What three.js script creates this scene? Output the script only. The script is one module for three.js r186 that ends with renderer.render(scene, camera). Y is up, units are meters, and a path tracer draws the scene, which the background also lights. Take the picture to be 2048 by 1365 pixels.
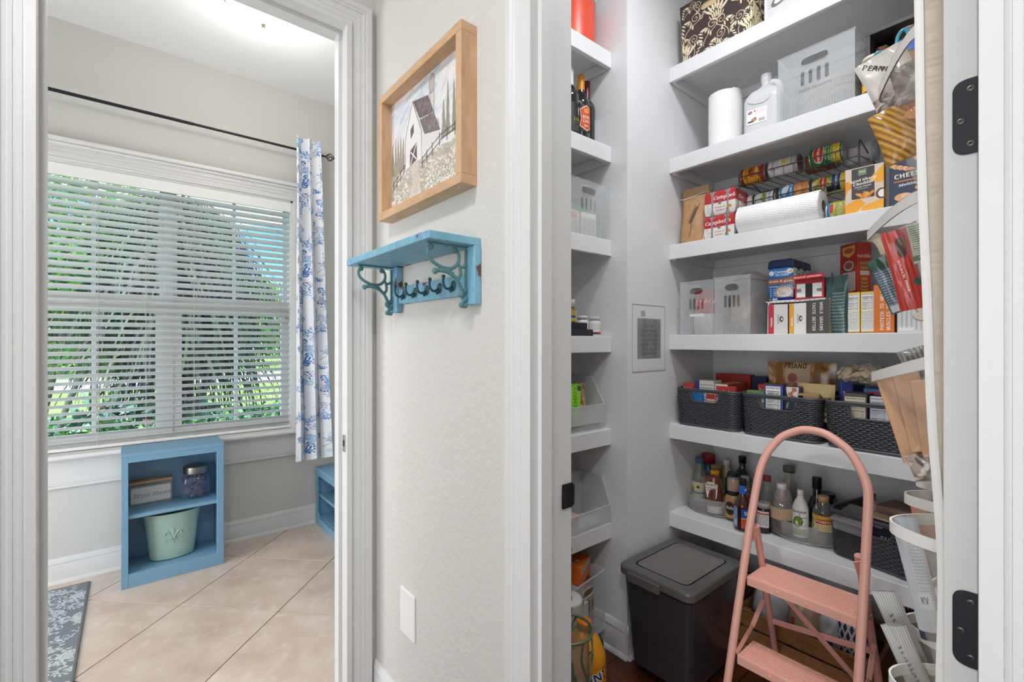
import * as THREE from 'three';
import { RoundedBoxGeometry } from 'three/addons/geometries/RoundedBoxGeometry.js';
import { mergeGeometries, toCreasedNormals, mergeVertices } from 'three/addons/utils/BufferGeometryUtils.js';
import { Sky } from 'three/addons/objects/Sky.js';
import { TextGeometry } from 'three/addons/geometries/TextGeometry.js';
import { FontLoader } from 'three/addons/loaders/FontLoader.js';
import { RectAreaLightUniformsLib } from 'three/addons/lights/RectAreaLightUniformsLib.js';

// ---------- camera, exposure, sky, sun, lamps ----------
const scene = new THREE.Scene();
const camera = new THREE.PerspectiveCamera(72.548, 2048 / 1365, 0.05, 300);
camera.position.set(0, 1.31, 0);
camera.rotation.y = THREE.MathUtils.degToRad(-39.403);
const renderer = new THREE.WebGLRenderer({ antialias: true });
renderer.toneMapping = THREE.LinearToneMapping;
renderer.toneMappingExposure = 1.0;
renderer.shadowMap.enabled = true;
RectAreaLightUniformsLib.init();
const LAMP = { laundry: 0.75, side: 5.6, hall: 7.2, unseenDoor: 0.95, pantry: 4.9, sun: 8, sky: 1.25 };
const sky = new Sky();
sky.scale.setScalar(250);
sky.material.uniforms.sunPosition.value.set(-0.55, 0.8, 0.12);
sky.material.uniforms.turbidity.value = 8;
sky.material.uniforms.rayleigh.value = 0.7;
scene.add(sky);
scene.backgroundIntensity = LAMP.sky;
const sun = new THREE.DirectionalLight(0xfff1dc, LAMP.sun);
sun.position.set(-5.5, 8, -4 + 1.2);
sun.target.position.set(0, 0, -4);
sun.castShadow = true;
Object.assign(sun.shadow.camera, { left: -20, right: 20, top: 20, bottom: -20, near: 0.5, far: 60 });
scene.add(sun, sun.target);

// ---------- helpers ----------
const { PI, sin, cos, abs, min, max, sqrt, floor } = Math;
const rad = THREE.MathUtils.degToRad;
function rng(a) { return () => { a = (a + 0x6d2b79f5) | 0; let t = Math.imul(a ^ (a >>> 15), 1 | a); t = (t + Math.imul(t ^ (t >>> 7), 61 | t)) ^ t; return ((t ^ (t >>> 14)) >>> 0) / 4294967296; }; }
const P = (u, h, w) => new THREE.Vector3(u, h, -w);   // u runs along the window wall, w towards it
const names = new Map();
function numbered(n) { const k = names.get(n) ?? 0; names.set(n, k + 1); return k ? n + '_' + String(k).padStart(3, '0') : n; }
function tag(o, label, category, group, kind) { const d = o.userData; if (label) d.label = label; if (category) d.category = category; if (group) d.group = group; if (kind) d.kind = kind; return o; }
function thing(name, label, category, at, turn = 0, group) { const o = new THREE.Group(); o.name = numbered(name); scene.add(o); o.position.copy(at); o.rotation.y = turn; return tag(o, label, category, group); }
function mesh(name, g, m, parent) { if (Array.isArray(g)) g = merge(g); const o = new THREE.Mesh(g, m); o.name = parent ? name : numbered(name); o.castShadow = o.receiveShadow = true; (parent ?? scene).add(o); return o; }
const struct = (name, g, m) => tag(mesh(name, g, m), null, null, null, 'structure');
function one(name, label, category, g, m, at, turn = 0, group) { const o = mesh(name, g, m); if (at) o.position.copy(at); o.rotation.y = turn; return tag(o, label, category, group); }
function copy(o, at, turn, label, group) { const c = o.clone(); c.name = numbered(o.name.replace(/_\d\d\d$/, '')); scene.add(c); c.position.copy(at); if (turn !== undefined) c.rotation.y = turn; if (label) c.userData.label = label; if (group) c.userData.group = group; return c; }
function merge(list) {
  list = list.flat(9).filter(Boolean).map((g) => { g = g.index ? g.toNonIndexed() : g.clone(); for (const k of Object.keys(g.attributes)) if (!['position', 'normal', 'uv'].includes(k)) g.deleteAttribute(k); if (!g.attributes.uv) g.setAttribute('uv', new THREE.BufferAttribute(new Float32Array(g.attributes.position.count * 2), 2)); g.morphAttributes = {}; return g; });
  return list.length === 1 ? list[0] : mergeGeometries(list, false);
}
const M4 = new THREE.Matrix4(), Q = new THREE.Quaternion(), E = new THREE.Euler();
function place(g, x = 0, y = 0, z = 0, rx = 0, ry = 0, rz = 0, sx = 1, sy = sx, sz = sx) { return g.applyMatrix4(M4.compose(new THREE.Vector3(x, y, z), Q.setFromEuler(E.set(rx, ry, rz)), new THREE.Vector3(sx, sy, sz))); }
const bx = (w, h, d, x, y, z, rx, ry, rz) => place(new THREE.BoxGeometry(w, h, d), x, y, z, rx, ry, rz);
const rb = (w, h, d, r, x, y, z, rx, ry, rz, seg = 2) => place(new RoundedBoxGeometry(w, h, d, seg, min(r, w / 2.01, h / 2.01, d / 2.01)), x, y, z, rx, ry, rz);
const cyl = (r0, r1, h, x, y, z, rx, ry, rz, n = 20, open = false) => place(new THREE.CylinderGeometry(r1, r0, h, n, 1, open), x, y, z, rx, ry, rz);
const ball = (r, x, y, z, sx = 1, sy = sx, sz = sx, n = 14) => place(new THREE.SphereGeometry(r, n, n * 0.7 | 0), x, y, z, 0, 0, 0, sx, sy, sz);
const V = (a) => a.map((p) => (p.isVector3 ? p : new THREE.Vector3(p[0], p[1], p[2] ?? 0)));
const tube = (pts, r, seg = 24, n = 8, closed = false, tension = 0.5) => new THREE.TubeGeometry(new THREE.CatmullRomCurve3(V(pts), closed, 'catmullrom', tension), seg, r, n, closed);
function rod(a, b, r, n = 8, r2 = r) { [a, b] = V([a, b]); const d = b.clone().sub(a), g = new THREE.CylinderGeometry(r2, r, d.length(), n); return g.applyMatrix4(M4.compose(a.clone().add(b).multiplyScalar(0.5), Q.setFromUnitVectors(new THREE.Vector3(0, 1, 0), d.normalize()), new THREE.Vector3(1, 1, 1))); }
const lathe = (pts, n = 28) => new THREE.LatheGeometry(pts.map(([x, y]) => new THREE.Vector2(max(x, 0), y)), n);
const shape = (pts) => new THREE.Shape(pts.map(([x, y]) => new THREE.Vector2(x, y)));
function rrect(x, y, w, h, r, S = THREE.Shape) { const s = new S(); s.moveTo(x + r, y); s.lineTo(x + w - r, y); s.quadraticCurveTo(x + w, y, x + w, y + r); s.lineTo(x + w, y + h - r); s.quadraticCurveTo(x + w, y + h, x + w - r, y + h); s.lineTo(x + r, y + h); s.quadraticCurveTo(x, y + h, x, y + h - r); s.lineTo(x, y + r); s.quadraticCurveTo(x, y, x + r, y); return s; }
const ext = (s, depth, bevel = 0, curve = 6) => new THREE.ExtrudeGeometry(s, { depth: depth - 2 * bevel, bevelEnabled: bevel > 0, bevelThickness: bevel, bevelSize: bevel, bevelOffset: -bevel, bevelSegments: 2, curveSegments: curve }).translate(0, 0, bevel);
// a grid surface from f(s, t) -> [x, y, z]; s, t in 0..1
function surf(f, ns, nt, uvf) {
  const p = [], uv = [], ix = [];
  for (let j = 0; j <= nt; j++) for (let i = 0; i <= ns; i++) { const s = i / ns, t = j / nt; p.push(...f(s, t)); uv.push(...(uvf ? uvf(s, t) : [s, t])); }
  for (let j = 0; j < nt; j++) for (let i = 0; i < ns; i++) { const a = j * (ns + 1) + i, b = a + ns + 1; ix.push(a, a + 1, b, b, a + 1, b + 1); }
  const g = new THREE.BufferGeometry(); g.setAttribute('position', new THREE.Float32BufferAttribute(p, 3)); g.setAttribute('uv', new THREE.Float32BufferAttribute(uv, 2)); g.setIndex(ix); g.computeVertexNormals(); return g;
}
// texture coordinates in metres, chosen by the way each face points
function boxuv(g, k = 1, swap = false) {
  g = g.index ? g.toNonIndexed() : g; const p = g.attributes.position, n = g.attributes.normal, uv = new Float32Array(p.count * 2);
  for (let i = 0; i < p.count; i += 3) {
    const c = Math.floor(i / 3) * 3, ax = abs(n.getX(c)), ay = abs(n.getY(c)), az = abs(n.getZ(c));
    for (let j = i; j < i + 3; j++) { const x = p.getX(j), y = p.getY(j), z = p.getZ(j); let a = ay >= ax && ay >= az ? [x, z] : ax >= az ? [z, y] : [x, y]; if (swap) a = [a[1], a[0]]; uv[j * 2] = a[0] * k; uv[j * 2 + 1] = a[1] * k; }
  }
  g.setAttribute('uv', new THREE.BufferAttribute(uv, 2)); return g;
}
// ---------- noise and textures ----------
function noise2(seed, size) { const r = rng(seed), t = Array.from({ length: size * size }, r); return (x, y) => { const x0 = floor(x), y0 = floor(y), fx = x - x0, fy = y - y0, s = fx * fx * (3 - 2 * fx), q = fy * fy * (3 - 2 * fy), at = (i, j) => t[(((j % size) + size) % size) * size + (((i % size) + size) % size)]; return (at(x0, y0) * (1 - s) + at(x0 + 1, y0) * s) * (1 - q) + (at(x0, y0 + 1) * (1 - s) + at(x0 + 1, y0 + 1) * s) * q; }; }
function fbm(seed, base, oct = 4) { const ns = Array.from({ length: oct }, (_, i) => noise2(seed + i * 7, base << i)); return (x, y) => { let v = 0, a = 0.5, tot = 0; for (let i = 0; i < oct; i++) { v += a * ns[i](x * (base << i), y * (base << i)); tot += a; a *= 0.5; } return v / tot; }; }
const lerp3 = (a, b, t) => a.map((x, i) => x + (b[i] - x) * t);
const hex = (h) => [(h >> 16) & 255, (h >> 8) & 255, h & 255];
function dataTex(w, h, f, srgb = true) {
  const d = new Uint8Array(w * h * 4);
  for (let y = 0; y < h; y++) for (let x = 0; x < w; x++) { const c = f(x / w, y / h, x, y), o = (y * w + x) * 4; d[o] = c[0]; d[o + 1] = c[1] ?? c[0]; d[o + 2] = c[2] ?? c[0]; d[o + 3] = 255; }
  const t = new THREE.DataTexture(d, w, h); t.wrapS = t.wrapT = THREE.RepeatWrapping; t.magFilter = THREE.LinearFilter; t.minFilter = THREE.LinearMipmapLinearFilter; t.generateMipmaps = true; if (srgb) t.colorSpace = THREE.SRGBColorSpace; t.needsUpdate = true; return t;
}
function canvasTex(w, h, draw, srgb = true) { const c = document.createElement('canvas'); c.width = w; c.height = h; draw(c.getContext('2d'), w, h); const t = new THREE.CanvasTexture(c); t.wrapS = t.wrapT = THREE.RepeatWrapping; if (srgb) t.colorSpace = THREE.SRGBColorSpace; t.anisotropy = 8; return t; }
const rep = (t, x, y = x) => { const c = t.clone(); c.repeat.set(x, y); c.needsUpdate = true; return c; };
const std = (c, rough = 0.6, o = {}) => new THREE.MeshStandardMaterial({ color: c, roughness: rough, ...o });
const phy = (c, rough = 0.3, o = {}) => new THREE.MeshPhysicalMaterial({ color: c, roughness: rough, ...o });
const metal = (c, rough = 0.35, o = {}) => new THREE.MeshStandardMaterial({ color: c, roughness: rough, metalness: 1, ...o });
const two = { side: THREE.DoubleSide };
const peel = dataTex(256, 256, ((f) => (x, y) => [255 * f(x, y)])(fbm(3, 32, 3)), false);
const brush = dataTex(256, 256, ((f) => (x, y) => [255 * f(x, y * 0.06)])(fbm(5, 32, 3)), false);
const M = {
  greige: std(0xd3d0c9, 0.75, { bumpMap: rep(peel, 3.2), bumpScale: 0.0012 }),
  laundryWall: std(0xcac9c4, 0.8), laundryBelow: 0,
  pantryWall: std(0xe4e4e4, 0.7, { bumpMap: rep(peel, 4), bumpScale: 0.0006 }),
  trim: phy(0xdad9d7, 0.36, { bumpMap: rep(brush, 6, 1), bumpScale: 0.00006 }),
  shelf: phy(0xe2e2e1, 0.42, { bumpMap: rep(peel, 2), bumpScale: 0.0003 }),
  ceiling: std(0xe2e2e1, 0.9), grout: std(0x6b5f55, 0.9), black: std(0x17171a, 0.5), white: std(0xe8e8e6, 0.5),
  bronze: phy(0x2b2a30, 0.42, { metalness: 0.5 }), steel: metal(0xb9b7b4, 0.3), darkSteel: metal(0x6e675e, 0.35), chrome: metal(0xd8d8d8, 0.15),
};
// ---------- printed art: one sheet per zone holds every package print ----------
function sheet() {
  const c = document.createElement('canvas'); c.width = c.height = 2048; const x = c.getContext('2d'); x.fillStyle = '#888'; x.fillRect(0, 0, 2048, 2048);
  const t = new THREE.CanvasTexture(c); t.colorSpace = THREE.SRGBColorSpace; t.anisotropy = 8;
  const s = { card: phy(0xffffff, 0.55, { map: t }), gloss: phy(0xffffff, 0.22, { map: t, side: THREE.DoubleSide }), film: phy(0xffffff, 0.3, { map: t, side: THREE.DoubleSide, clearcoat: 0.5, clearcoatRoughness: 0.15 }), cx: 0, cy: 0, row: 0, sw: new Map() };
  s.art = (w, h, draw) => {
    w = Math.ceil(w); h = Math.ceil(h); if (s.cx + w + 4 > 2048) { s.cx = 0; s.cy += s.row + 4; s.row = 0; } if (s.cy + h > 2048) throw new Error('sheet full');
    const X = s.cx + 2, Y = s.cy + 2; s.cx += w + 4; s.row = max(s.row, h); x.save(); x.beginPath(); x.rect(X - 1, Y - 1, w + 2, h + 2); x.clip(); x.translate(X, Y); draw(x, w, h); x.restore();
    return { x0: (X + 0.5) / 2048, x1: (X + w - 0.5) / 2048, y0: 1 - (Y + h - 0.5) / 2048, y1: 1 - (Y + 0.5) / 2048, s };
  };
  s.flat = (col) => { if (!s.sw.has(col)) s.sw.set(col, s.art(6, 6, (x, w, h) => { x.fillStyle = col; x.fillRect(-1, -1, w + 2, h + 2); })); return s.sw.get(col); };
  return s;
}
const uvIn = (r, a, b) => [r.x0 + (r.x1 - r.x0) * min(max(a, 0), 1), r.y0 + (r.y1 - r.y0) * min(max(b, 0), 1)];
// a carton whose faces (f front, b back, l left, r right, t top, d down) take prints
function pbox(w, h, d, F, round = 0.0015) {
  let g = new RoundedBoxGeometry(w, h, d, 1, round); g = g.index ? g.toNonIndexed() : g; const p = g.attributes.position, n = p.count / 6, uv = new Float32Array(p.count * 2), k = ['r', 'l', 't', 'd', 'f', 'b'];
  for (let i = 0; i < p.count; i++) { const face = k[floor(i / n)], x = p.getX(i) / w + 0.5, y = p.getY(i) / h + 0.5, z = p.getZ(i) / d + 0.5, a = { r: [1 - z, y], l: [z, y], t: [x, 1 - z], d: [x, z], f: [x, y], b: [1 - x, y] }[face]; const q = uvIn(F[face] ?? F.base, a[0], a[1]); uv[i * 2] = q[0]; uv[i * 2 + 1] = q[1]; }
  g.setAttribute('uv', new THREE.BufferAttribute(uv, 2)); return g.translate(0, h / 2, 0);
}
function reuv(g, r) { const uv = g.attributes.uv; for (let i = 0; i < uv.count; i++) { const q = uvIn(r, uv.getX(i), uv.getY(i)); uv.setXY(i, q[0], q[1]); } return g; }
// a filled pouch, base at y 0: front print r, back plain
function pouch(w, h, d, r, back, o = {}) {
  const { seed = 1, crinkle = 0.004, top = 0.06, bottom = 0.5, lean = 0, pinch = 0.1, n = 16 } = o, f = fbm(seed, 4, 3);
  const prof = (s, t) => { const e = Math.pow(max(0, 1 - Math.pow(abs(2 * s - 1), 3)), 0.6), v = t < 0.25 ? bottom + (1 - bottom) * sin(t / 0.25 * PI / 2) : 1 - (1 - top) * Math.pow((t - 0.25) / 0.75, 1.6); return d / 2 * e * v; };
  const side = (sg) => (s, t) => { const z = prof(s, t), c = (f(s * 0.9 + (sg > 0 ? 0 : 0.4), t * 0.9) - 0.5) * 2 * crinkle * min(1, 8 * s * (1 - s) + 0.1), x = (s - 0.5) * w * (1 - pinch * sin(t * PI) * 0.5); return [x, t * h, sg * (z + c) - lean * t * h]; };
  return merge([surf(side(1), n, n, (s, t) => uvIn(r, s, t)), reuv(surf((s, t) => side(-1)(1 - s, t), n, n), back), surf((s, t) => { const z = prof(s, 0) * (2 * t - 1); return [(s - 0.5) * w, 0, -z]; }, n, 1, () => uvIn(back, 0.5, 0.5))]);
}
function txt(x, s, px, py, size, col, o = {}) { x.save(); x.translate(px, py); if (o.rot) x.rotate(o.rot); if (o.skew) x.transform(1, 0, -o.skew, 1, 0, 0); if (o.sx) x.scale(o.sx, 1); x.font = (o.w ?? 'bold') + ' ' + size + 'px ' + (o.f ?? 'sans-serif'); x.textAlign = o.a ?? 'center'; x.textBaseline = 'middle'; if (o.stroke) { x.strokeStyle = o.stroke; x.lineWidth = o.lw ?? size * 0.16; x.lineJoin = 'round'; x.strokeText(s, 0, 0); } x.fillStyle = col; x.fillText(s, 0, 0); x.restore(); }
const fillR = (x, c, a, b, w, h) => { x.fillStyle = c; x.fillRect(a, b, w, h); };
function disc(x, c, px, py, rx, ry = rx, rot = 0) { x.fillStyle = c; x.beginPath(); x.ellipse(px, py, rx, ry, rot, 0, 2 * PI); x.fill(); }
function poly(x, c, pts) { x.fillStyle = c; x.beginPath(); pts.forEach(([a, b], i) => (i ? x.lineTo(a, b) : x.moveTo(a, b))); x.closePath(); x.fill(); }
function facts(x, X, Y, w, h, ink = '#222', paper = '#efeee9') { fillR(x, paper, X, Y, w, h); txt(x, 'Nutrition Facts', X + w / 2, Y + h * 0.055, w * 0.125, ink); const n = max(8, floor(h / 11)); for (let i = 1; i < n; i++) { const y = Y + h * (0.1 + 0.88 * i / n), thick = i % 4 === 1; fillR(x, ink, X + w * 0.05, y, w * 0.9, thick ? h * 0.018 : 1); if (!thick) { x.globalAlpha = 0.55; fillR(x, ink, X + w * 0.06, y - h * 0.045, w * (0.35 + 0.3 * ((i * 7 % 5) / 5)), h * 0.018); fillR(x, ink, X + w * 0.82, y - h * 0.045, w * 0.1, h * 0.018); x.globalAlpha = 1; } } txt(x, 'Calories 130', X + w * 0.5, Y + h * 0.27, w * 0.12, ink); }
function lines(x, X, Y, w, n, gap, col, th = 1.5, seed = 1) { const r = rng(seed); for (let i = 0; i < n; i++) { let a = X; while (a < X + w) { const l = 4 + r() * 14; fillR(x, col, a, Y + i * gap, min(l, X + w - a), th); a += l + 3; } } }
// ================= the rooms =================
const CEIL = 3.06, UP = 0.705, WD = 1.655, WW = 3.51;
const wbox = (u0, u1, h0, h1, w0, w1) => bx(u1 - u0, h1 - h0, w1 - w0, (u0 + u1) / 2, (h0 + h1) / 2, -(w0 + w1) / 2);
const walls = (list, k = 1) => boxuv(merge(list.map((a) => wbox(...a))), k);
// window wall of the laundry, with its opening
const WIN = { u0: -0.5, u1: 0.882, h0: 0.66, h1: 2.29 };
struct('wall_window', walls([[-1.7, WIN.u0, 0, CEIL, WW, WW + 0.15], [WIN.u1, 1.55, 0, CEIL, WW, WW + 0.15], [WIN.u0, WIN.u1, 0, WIN.h0, WW, WW + 0.15], [WIN.u0, WIN.u1, WIN.h1, CEIL, WW, WW + 0.15]]), M.laundryWall);
struct('wall_laundry_left', walls([[-1.7, -1.6, 0, CEIL, 1.76, WW]]), M.laundryWall);
struct('wall_laundry_right', walls([[1.4, 1.55, 0, CEIL, 1.76, WW]]), M.laundryWall);
// wall with the laundry doorway: hall leaf and laundry leaf
const D1 = { u0: -0.18, u1: 0.592, h: 2.43 }, D2 = { w0: 0.066, w1: 0.772, h: 2.43 };
const doorWall = (w0, w1, ua, ub) => walls([[ua, D1.u0 - 0.018, 0, CEIL, w0, w1], [D1.u1 + 0.018, ub, 0, CEIL, w0, w1], [D1.u0 - 0.018, D1.u1 + 0.018, D1.h + 0.018, CEIL, w0, w1]]);
struct('wall_hall_end', doorWall(WD, 1.71, -2.0, 0.76), M.greige);
struct('wall_laundry_door', doorWall(1.71, 1.76, -1.7, 1.55), M.laundryWall);
// wall with the pantry doorway: hall leaf and pantry leaf
const pWall = (u0, u1, wa, wb) => walls([[u0, u1, 0, CEIL, wa, D2.w0 - 0.018], [u0, u1, 0, CEIL, D2.w1 + 0.018, wb], [u0, u1, D2.h + 0.018, CEIL, D2.w0 - 0.018, D2.w1 + 0.018]]);
struct('wall_hall_right', pWall(UP, 0.76, -2.2, WD), M.greige);
struct('wall_pantry_front', pWall(0.76, 0.815, -0.55, 1.71), M.pantryWall);
struct('wall_hall_left', walls([[-2.1, -2.0, 0, CEIL, -2.3, 1.71]]), M.greige);
struct('wall_hall_back', walls([[-2.1, 0.815, 0, CEIL, -2.3, -2.2]]), M.greige);
struct('wall_niche_back', walls([[0.815, 1.59, 0, CEIL, 1.6, 1.71]]), M.pantryWall);
struct('wall_pantry_pier', walls([[1.59, 2.42, 0, CEIL, 1.185, 1.71]]), M.pantryWall);
struct('wall_pantry_back', walls([[2.305, 2.42, 0, CEIL, -0.55, 1.185]]), M.pantryWall);
struct('wall_pantry_right', walls([[0.815, 2.42, 0, CEIL, -0.65, -0.55]]), M.pantryWall);
struct('ceiling_laundry', walls([[-1.7, 1.55, CEIL, CEIL + 0.1, 1.71, 3.66]]), M.ceiling);
struct('ceiling_hall', walls([[-2.1, 0.76, CEIL, CEIL + 0.1, -2.3, 1.71]]), M.ceiling);
struct('ceiling_pantry', walls([[0.76, 2.42, CEIL, CEIL + 0.1, -0.65, 1.71]]), M.ceiling);
// unseen roof, placed to keep sun and sky out except through the window
struct('roof', walls([[-2.4, 2.8, CEIL + 0.1, CEIL + 0.25, -2.6, 4.15]]), std(0x77706a, 0.9));

// ---------- laundry floor: square tiles laid on the diagonal ----------
{
  const base = struct('floor_laundry', walls([[-1.7, 1.55, -0.08, -0.004, 1.655, WW + 0.02]]), M.grout);
  const S = 0.5165, G = 0.0035, va = fbm(11, 4, 5), vb = fbm(29, 10, 4), vc = fbm(47, 3, 3);
  const tex = [0, 1, 2].map((k) => dataTex(384, 384, (x, y) => { const n = va(x + k * 0.33, y + k * 0.21), m = vb(x * 1.3 + k * 0.4, y), q = vc(x + k * 0.27, y); let c = lerp3([194, 174, 155], [221, 207, 195], n * 1.5 - 0.25); c = lerp3(c, [228, 219, 212], max(0, m - 0.55) * 1.6); c = lerp3(c, [191, 168, 147], max(0, q - 0.6) * 1.2); return c; }));
  const mats = tex.map((t) => phy(0xffffff, 0.36, { map: t, bumpMap: t, bumpScale: 0.0006 }));
  const A = 3.014, B = -1.905, step = S * Math.SQRT2, geo = new Map();   // joints: u + w = A + i step, u - w = B - j step
  const r = rng(5);
  for (let i = -4; i < 4; i++) for (let j = -3; j < 6; j++) {
    const p = A + (i + 0.5) * step, q = B - (j + 0.5) * step, u = (p + q) / 2, w = (p - q) / 2;
    const e = S * 0.7071;
    if (w + e < 1.66 || w - e > WW || u + e < -1.6 || u - e > 1.4) continue;
    // clip the diamond to the room
    let pts = [[u - e + G, w], [u, w + e - G], [u + e - G, w], [u, w - e + G]];
    const cut = (pts, f) => { const o = []; pts.forEach((a, k) => { const b = pts[(k + 1) % pts.length], fa = f(a), fb = f(b); if (fa >= 0) o.push(a); if (fa * fb < 0) { const t = fa / (fa - fb); o.push([a[0] + (b[0] - a[0]) * t, a[1] + (b[1] - a[1]) * t]); } }); return o; };
    for (const f of [(a) => a[1] - 1.66, (a) => WW - a[1], (a) => a[0] + 1.6, (a) => 1.4 - a[0]]) { pts = cut(pts, f); if (pts.length < 3) break; }
    if (pts.length < 3) continue;
    let g = ext(shape(pts.map(([a, b]) => [a - u, b - w])), 0.009, 0.0012); g.rotateX(-PI / 2); g = g.index ? g.toNonIndexed() : g;
    const uv = g.attributes.uv, ps = g.attributes.position, o1 = r(), k = floor(r() * 3);
    for (let n = 0; n < uv.count; n++) { const a = ps.getX(n), b = ps.getZ(n); uv.setXY(n, (a * 0.7071 + b * 0.7071) / S + 0.5 + o1, (a * 0.7071 - b * 0.7071) / S + 0.5 + o1 * 0.6); }
    const t = mesh('tile', g, mats[k], base); t.position.set(u, -0.009, -w);
  }
}
// ---------- dark wood planks on the pantry and hall floor ----------
const woodTex = (seed, a, b, c, stretch = 14) => { const f = fbm(seed, 3, 5), g = fbm(seed + 90, 16, 3); return dataTex(512, 256, (x, y) => { const n = f(x, y * stretch * 0.25), m = g(x * 0.5, y * 4 % 1), ring = 0.5 + 0.5 * sin((y * 9 + n * 5) * 2 * PI); let k = lerp3(a, b, n * 0.8 + ring * 0.25); return lerp3(k, c, max(0, m - 0.55) * 1.4); }); };
{
  const base = struct('floor_pantry', walls([[-2.1, 2.42, -0.08, -0.012, -2.3, 1.655]]), std(0x1c0f0b, 0.8));
  const mats = [7, 8, 9].map((s) => { const t = woodTex(s, [62, 27, 17], [104, 54, 32], [38, 16, 11]); return phy(0xffffff, 0.3, { map: t, bumpMap: t, bumpScale: 0.0008 }); });
  const r = rng(17), W = 0.127;
  for (let i = 0; i < 13; i++) { const w = 0.36 + i * W - 0.42; if (w > 1.6) break; let u = 0.63 - r() * 0.5; while (u < 2.3) { const L = 0.7 + r() * 0.5, u1 = min(u + L, 2.302), wh = min(W, 1.598 - w); if (u1 - u > 0.05) { const g = rb(u1 - u - 0.002, 0.012, wh - 0.002, 0.002, 0, 0, 0, 0, 0, 0, 1); const q = boxuv(g, 1); const uv = q.attributes.uv, o = r(); for (let n = 0; n < uv.count; n++) uv.setXY(n, uv.getX(n) * 0.8 + o, uv.getY(n) * 3.9 + o); const m = mesh('plank', q, mats[floor(r() * 3)], base); m.position.set((u + u1) / 2, -0.006, -(w + wh / 2)); } u = u1; } }
}
// ---------- casings, jambs, stops, baseboards ----------
const CASE = [[0, 0], [0, 0.011], [0.004, 0.014], [0.008, 0.014], [0.011, 0.011], [0.018, 0.0105], [0.019, 0.012], [0.026, 0.0125], [0.027, 0.0115], [0.035, 0.012], [0.036, 0.0135], [0.044, 0.0145], [0.046, 0.013], [0.054, 0.0145], [0.057, 0.018], [0.06, 0.018], [0.062, 0.0165], [0.066, 0.018], [0.068, 0.0205], [0.083, 0.0215], [0.087, 0.02], [0.089, 0.016], [0.089, 0]];
// a mitred moulding round a doorway: s runs along the wall, b stands proud of it
function casing(s0, s1, head, at) {
  const pos = [], ix = [];
  const path = (a) => [[s0 - a, 0], [s0 - a, head + a], [s1 + a, head + a], [s1 + a, 0]];
  for (let k = 0; k + 1 < CASE.length; k++) { const [a, b] = CASE[k], [c, d] = CASE[k + 1], p = path(a), q = path(c); for (let j = 0; j < 3; j++) { const n = pos.length / 3; for (const [pt, z] of [[p[j], b], [p[j + 1], b], [q[j + 1], d], [q[j], d]]) pos.push(...at(pt[0], pt[1], z).toArray()); ix.push(n, n + 1, n + 2, n, n + 2, n + 3); } }
  const g = new THREE.BufferGeometry(); g.setAttribute('position', new THREE.Float32BufferAttribute(pos, 3)); g.setIndex(ix); g.computeVertexNormals(); return boxuv(g);
}
const trimSide = M.trim.clone(); trimSide.side = THREE.DoubleSide;
const door1 = struct('door_1', [
  wbox(D1.u0 - 0.018, D1.u0, 0, D1.h, 1.637, 1.762), wbox(D1.u1, D1.u1 + 0.018, 0, D1.h, 1.637, 1.762), wbox(D1.u0 - 0.018, D1.u1 + 0.018, D1.h, D1.h + 0.018, 1.637, 1.762)].map((g) => boxuv(g)), M.trim);
mesh('casing', casing(D1.u0 - 0.005, D1.u1 + 0.005, D1.h + 0.004, (s, h, b) => P(s, h, WD - b)), trimSide, door1);
mesh('door_stop', [wbox(D1.u0, D1.u0 + 0.012, 0, D1.h - 0.012, 1.69, 1.73), wbox(D1.u1 - 0.012, D1.u1, 0, D1.h - 0.012, 1.69, 1.73), wbox(D1.u0, D1.u1, D1.h - 0.012, D1.h, 1.69, 1.73)].map((g) => boxuv(g)), M.trim, door1);
{ // strike with its latch tongue on the right jamb
  const s = mesh('strike_plate', [rb(0.003, 0.06, 0.024, 0.001, D1.u1 - 0.0015, 0.945, -1.663), rod([D1.u1 - 0.004, 0.968, -1.663], [D1.u1, 0.968, -1.663], 0.004), rod([D1.u1 - 0.004, 0.922, -1.663], [D1.u1, 0.922, -1.663], 0.004)], M.steel, door1);
  mesh('latch_opening', [rb(0.006, 0.022, 0.014, 0.002, D1.u1 - 0.002, 0.945, -1.663)], M.black, s);
}
const door2 = struct('door_2', [wbox(0.686, 0.818, 0, D2.h, D2.w0 - 0.018, D2.w0), wbox(0.686, 0.818, 0, D2.h, D2.w1, D2.w1 + 0.018), wbox(0.686, 0.818, D2.h, D2.h + 0.018, D2.w0 - 0.018, D2.w1 + 0.018)].map((g) => boxuv(g)), M.trim);
mesh('casing', casing(-D2.w1 - 0.005, -D2.w0 + 0.005, D2.h + 0.004, (s, h, b) => P(UP - b, h, -s)), trimSide, door2);
mesh('door_stop', [wbox(0.71, 0.742, 0, D2.h, D2.w1 - 0.012, D2.w1), wbox(0.71, 0.742, 0, D2.h, D2.w0, D2.w0 + 0.0), wbox(0.71, 0.742, D2.h - 0.012, D2.h, D2.w0, D2.w1)].slice(0, 1).concat([wbox(0.71, 0.742, D2.h - 0.012, D2.h, D2.w0, D2.w1)]).map((g) => boxuv(g)), M.trim, door2);
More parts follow.
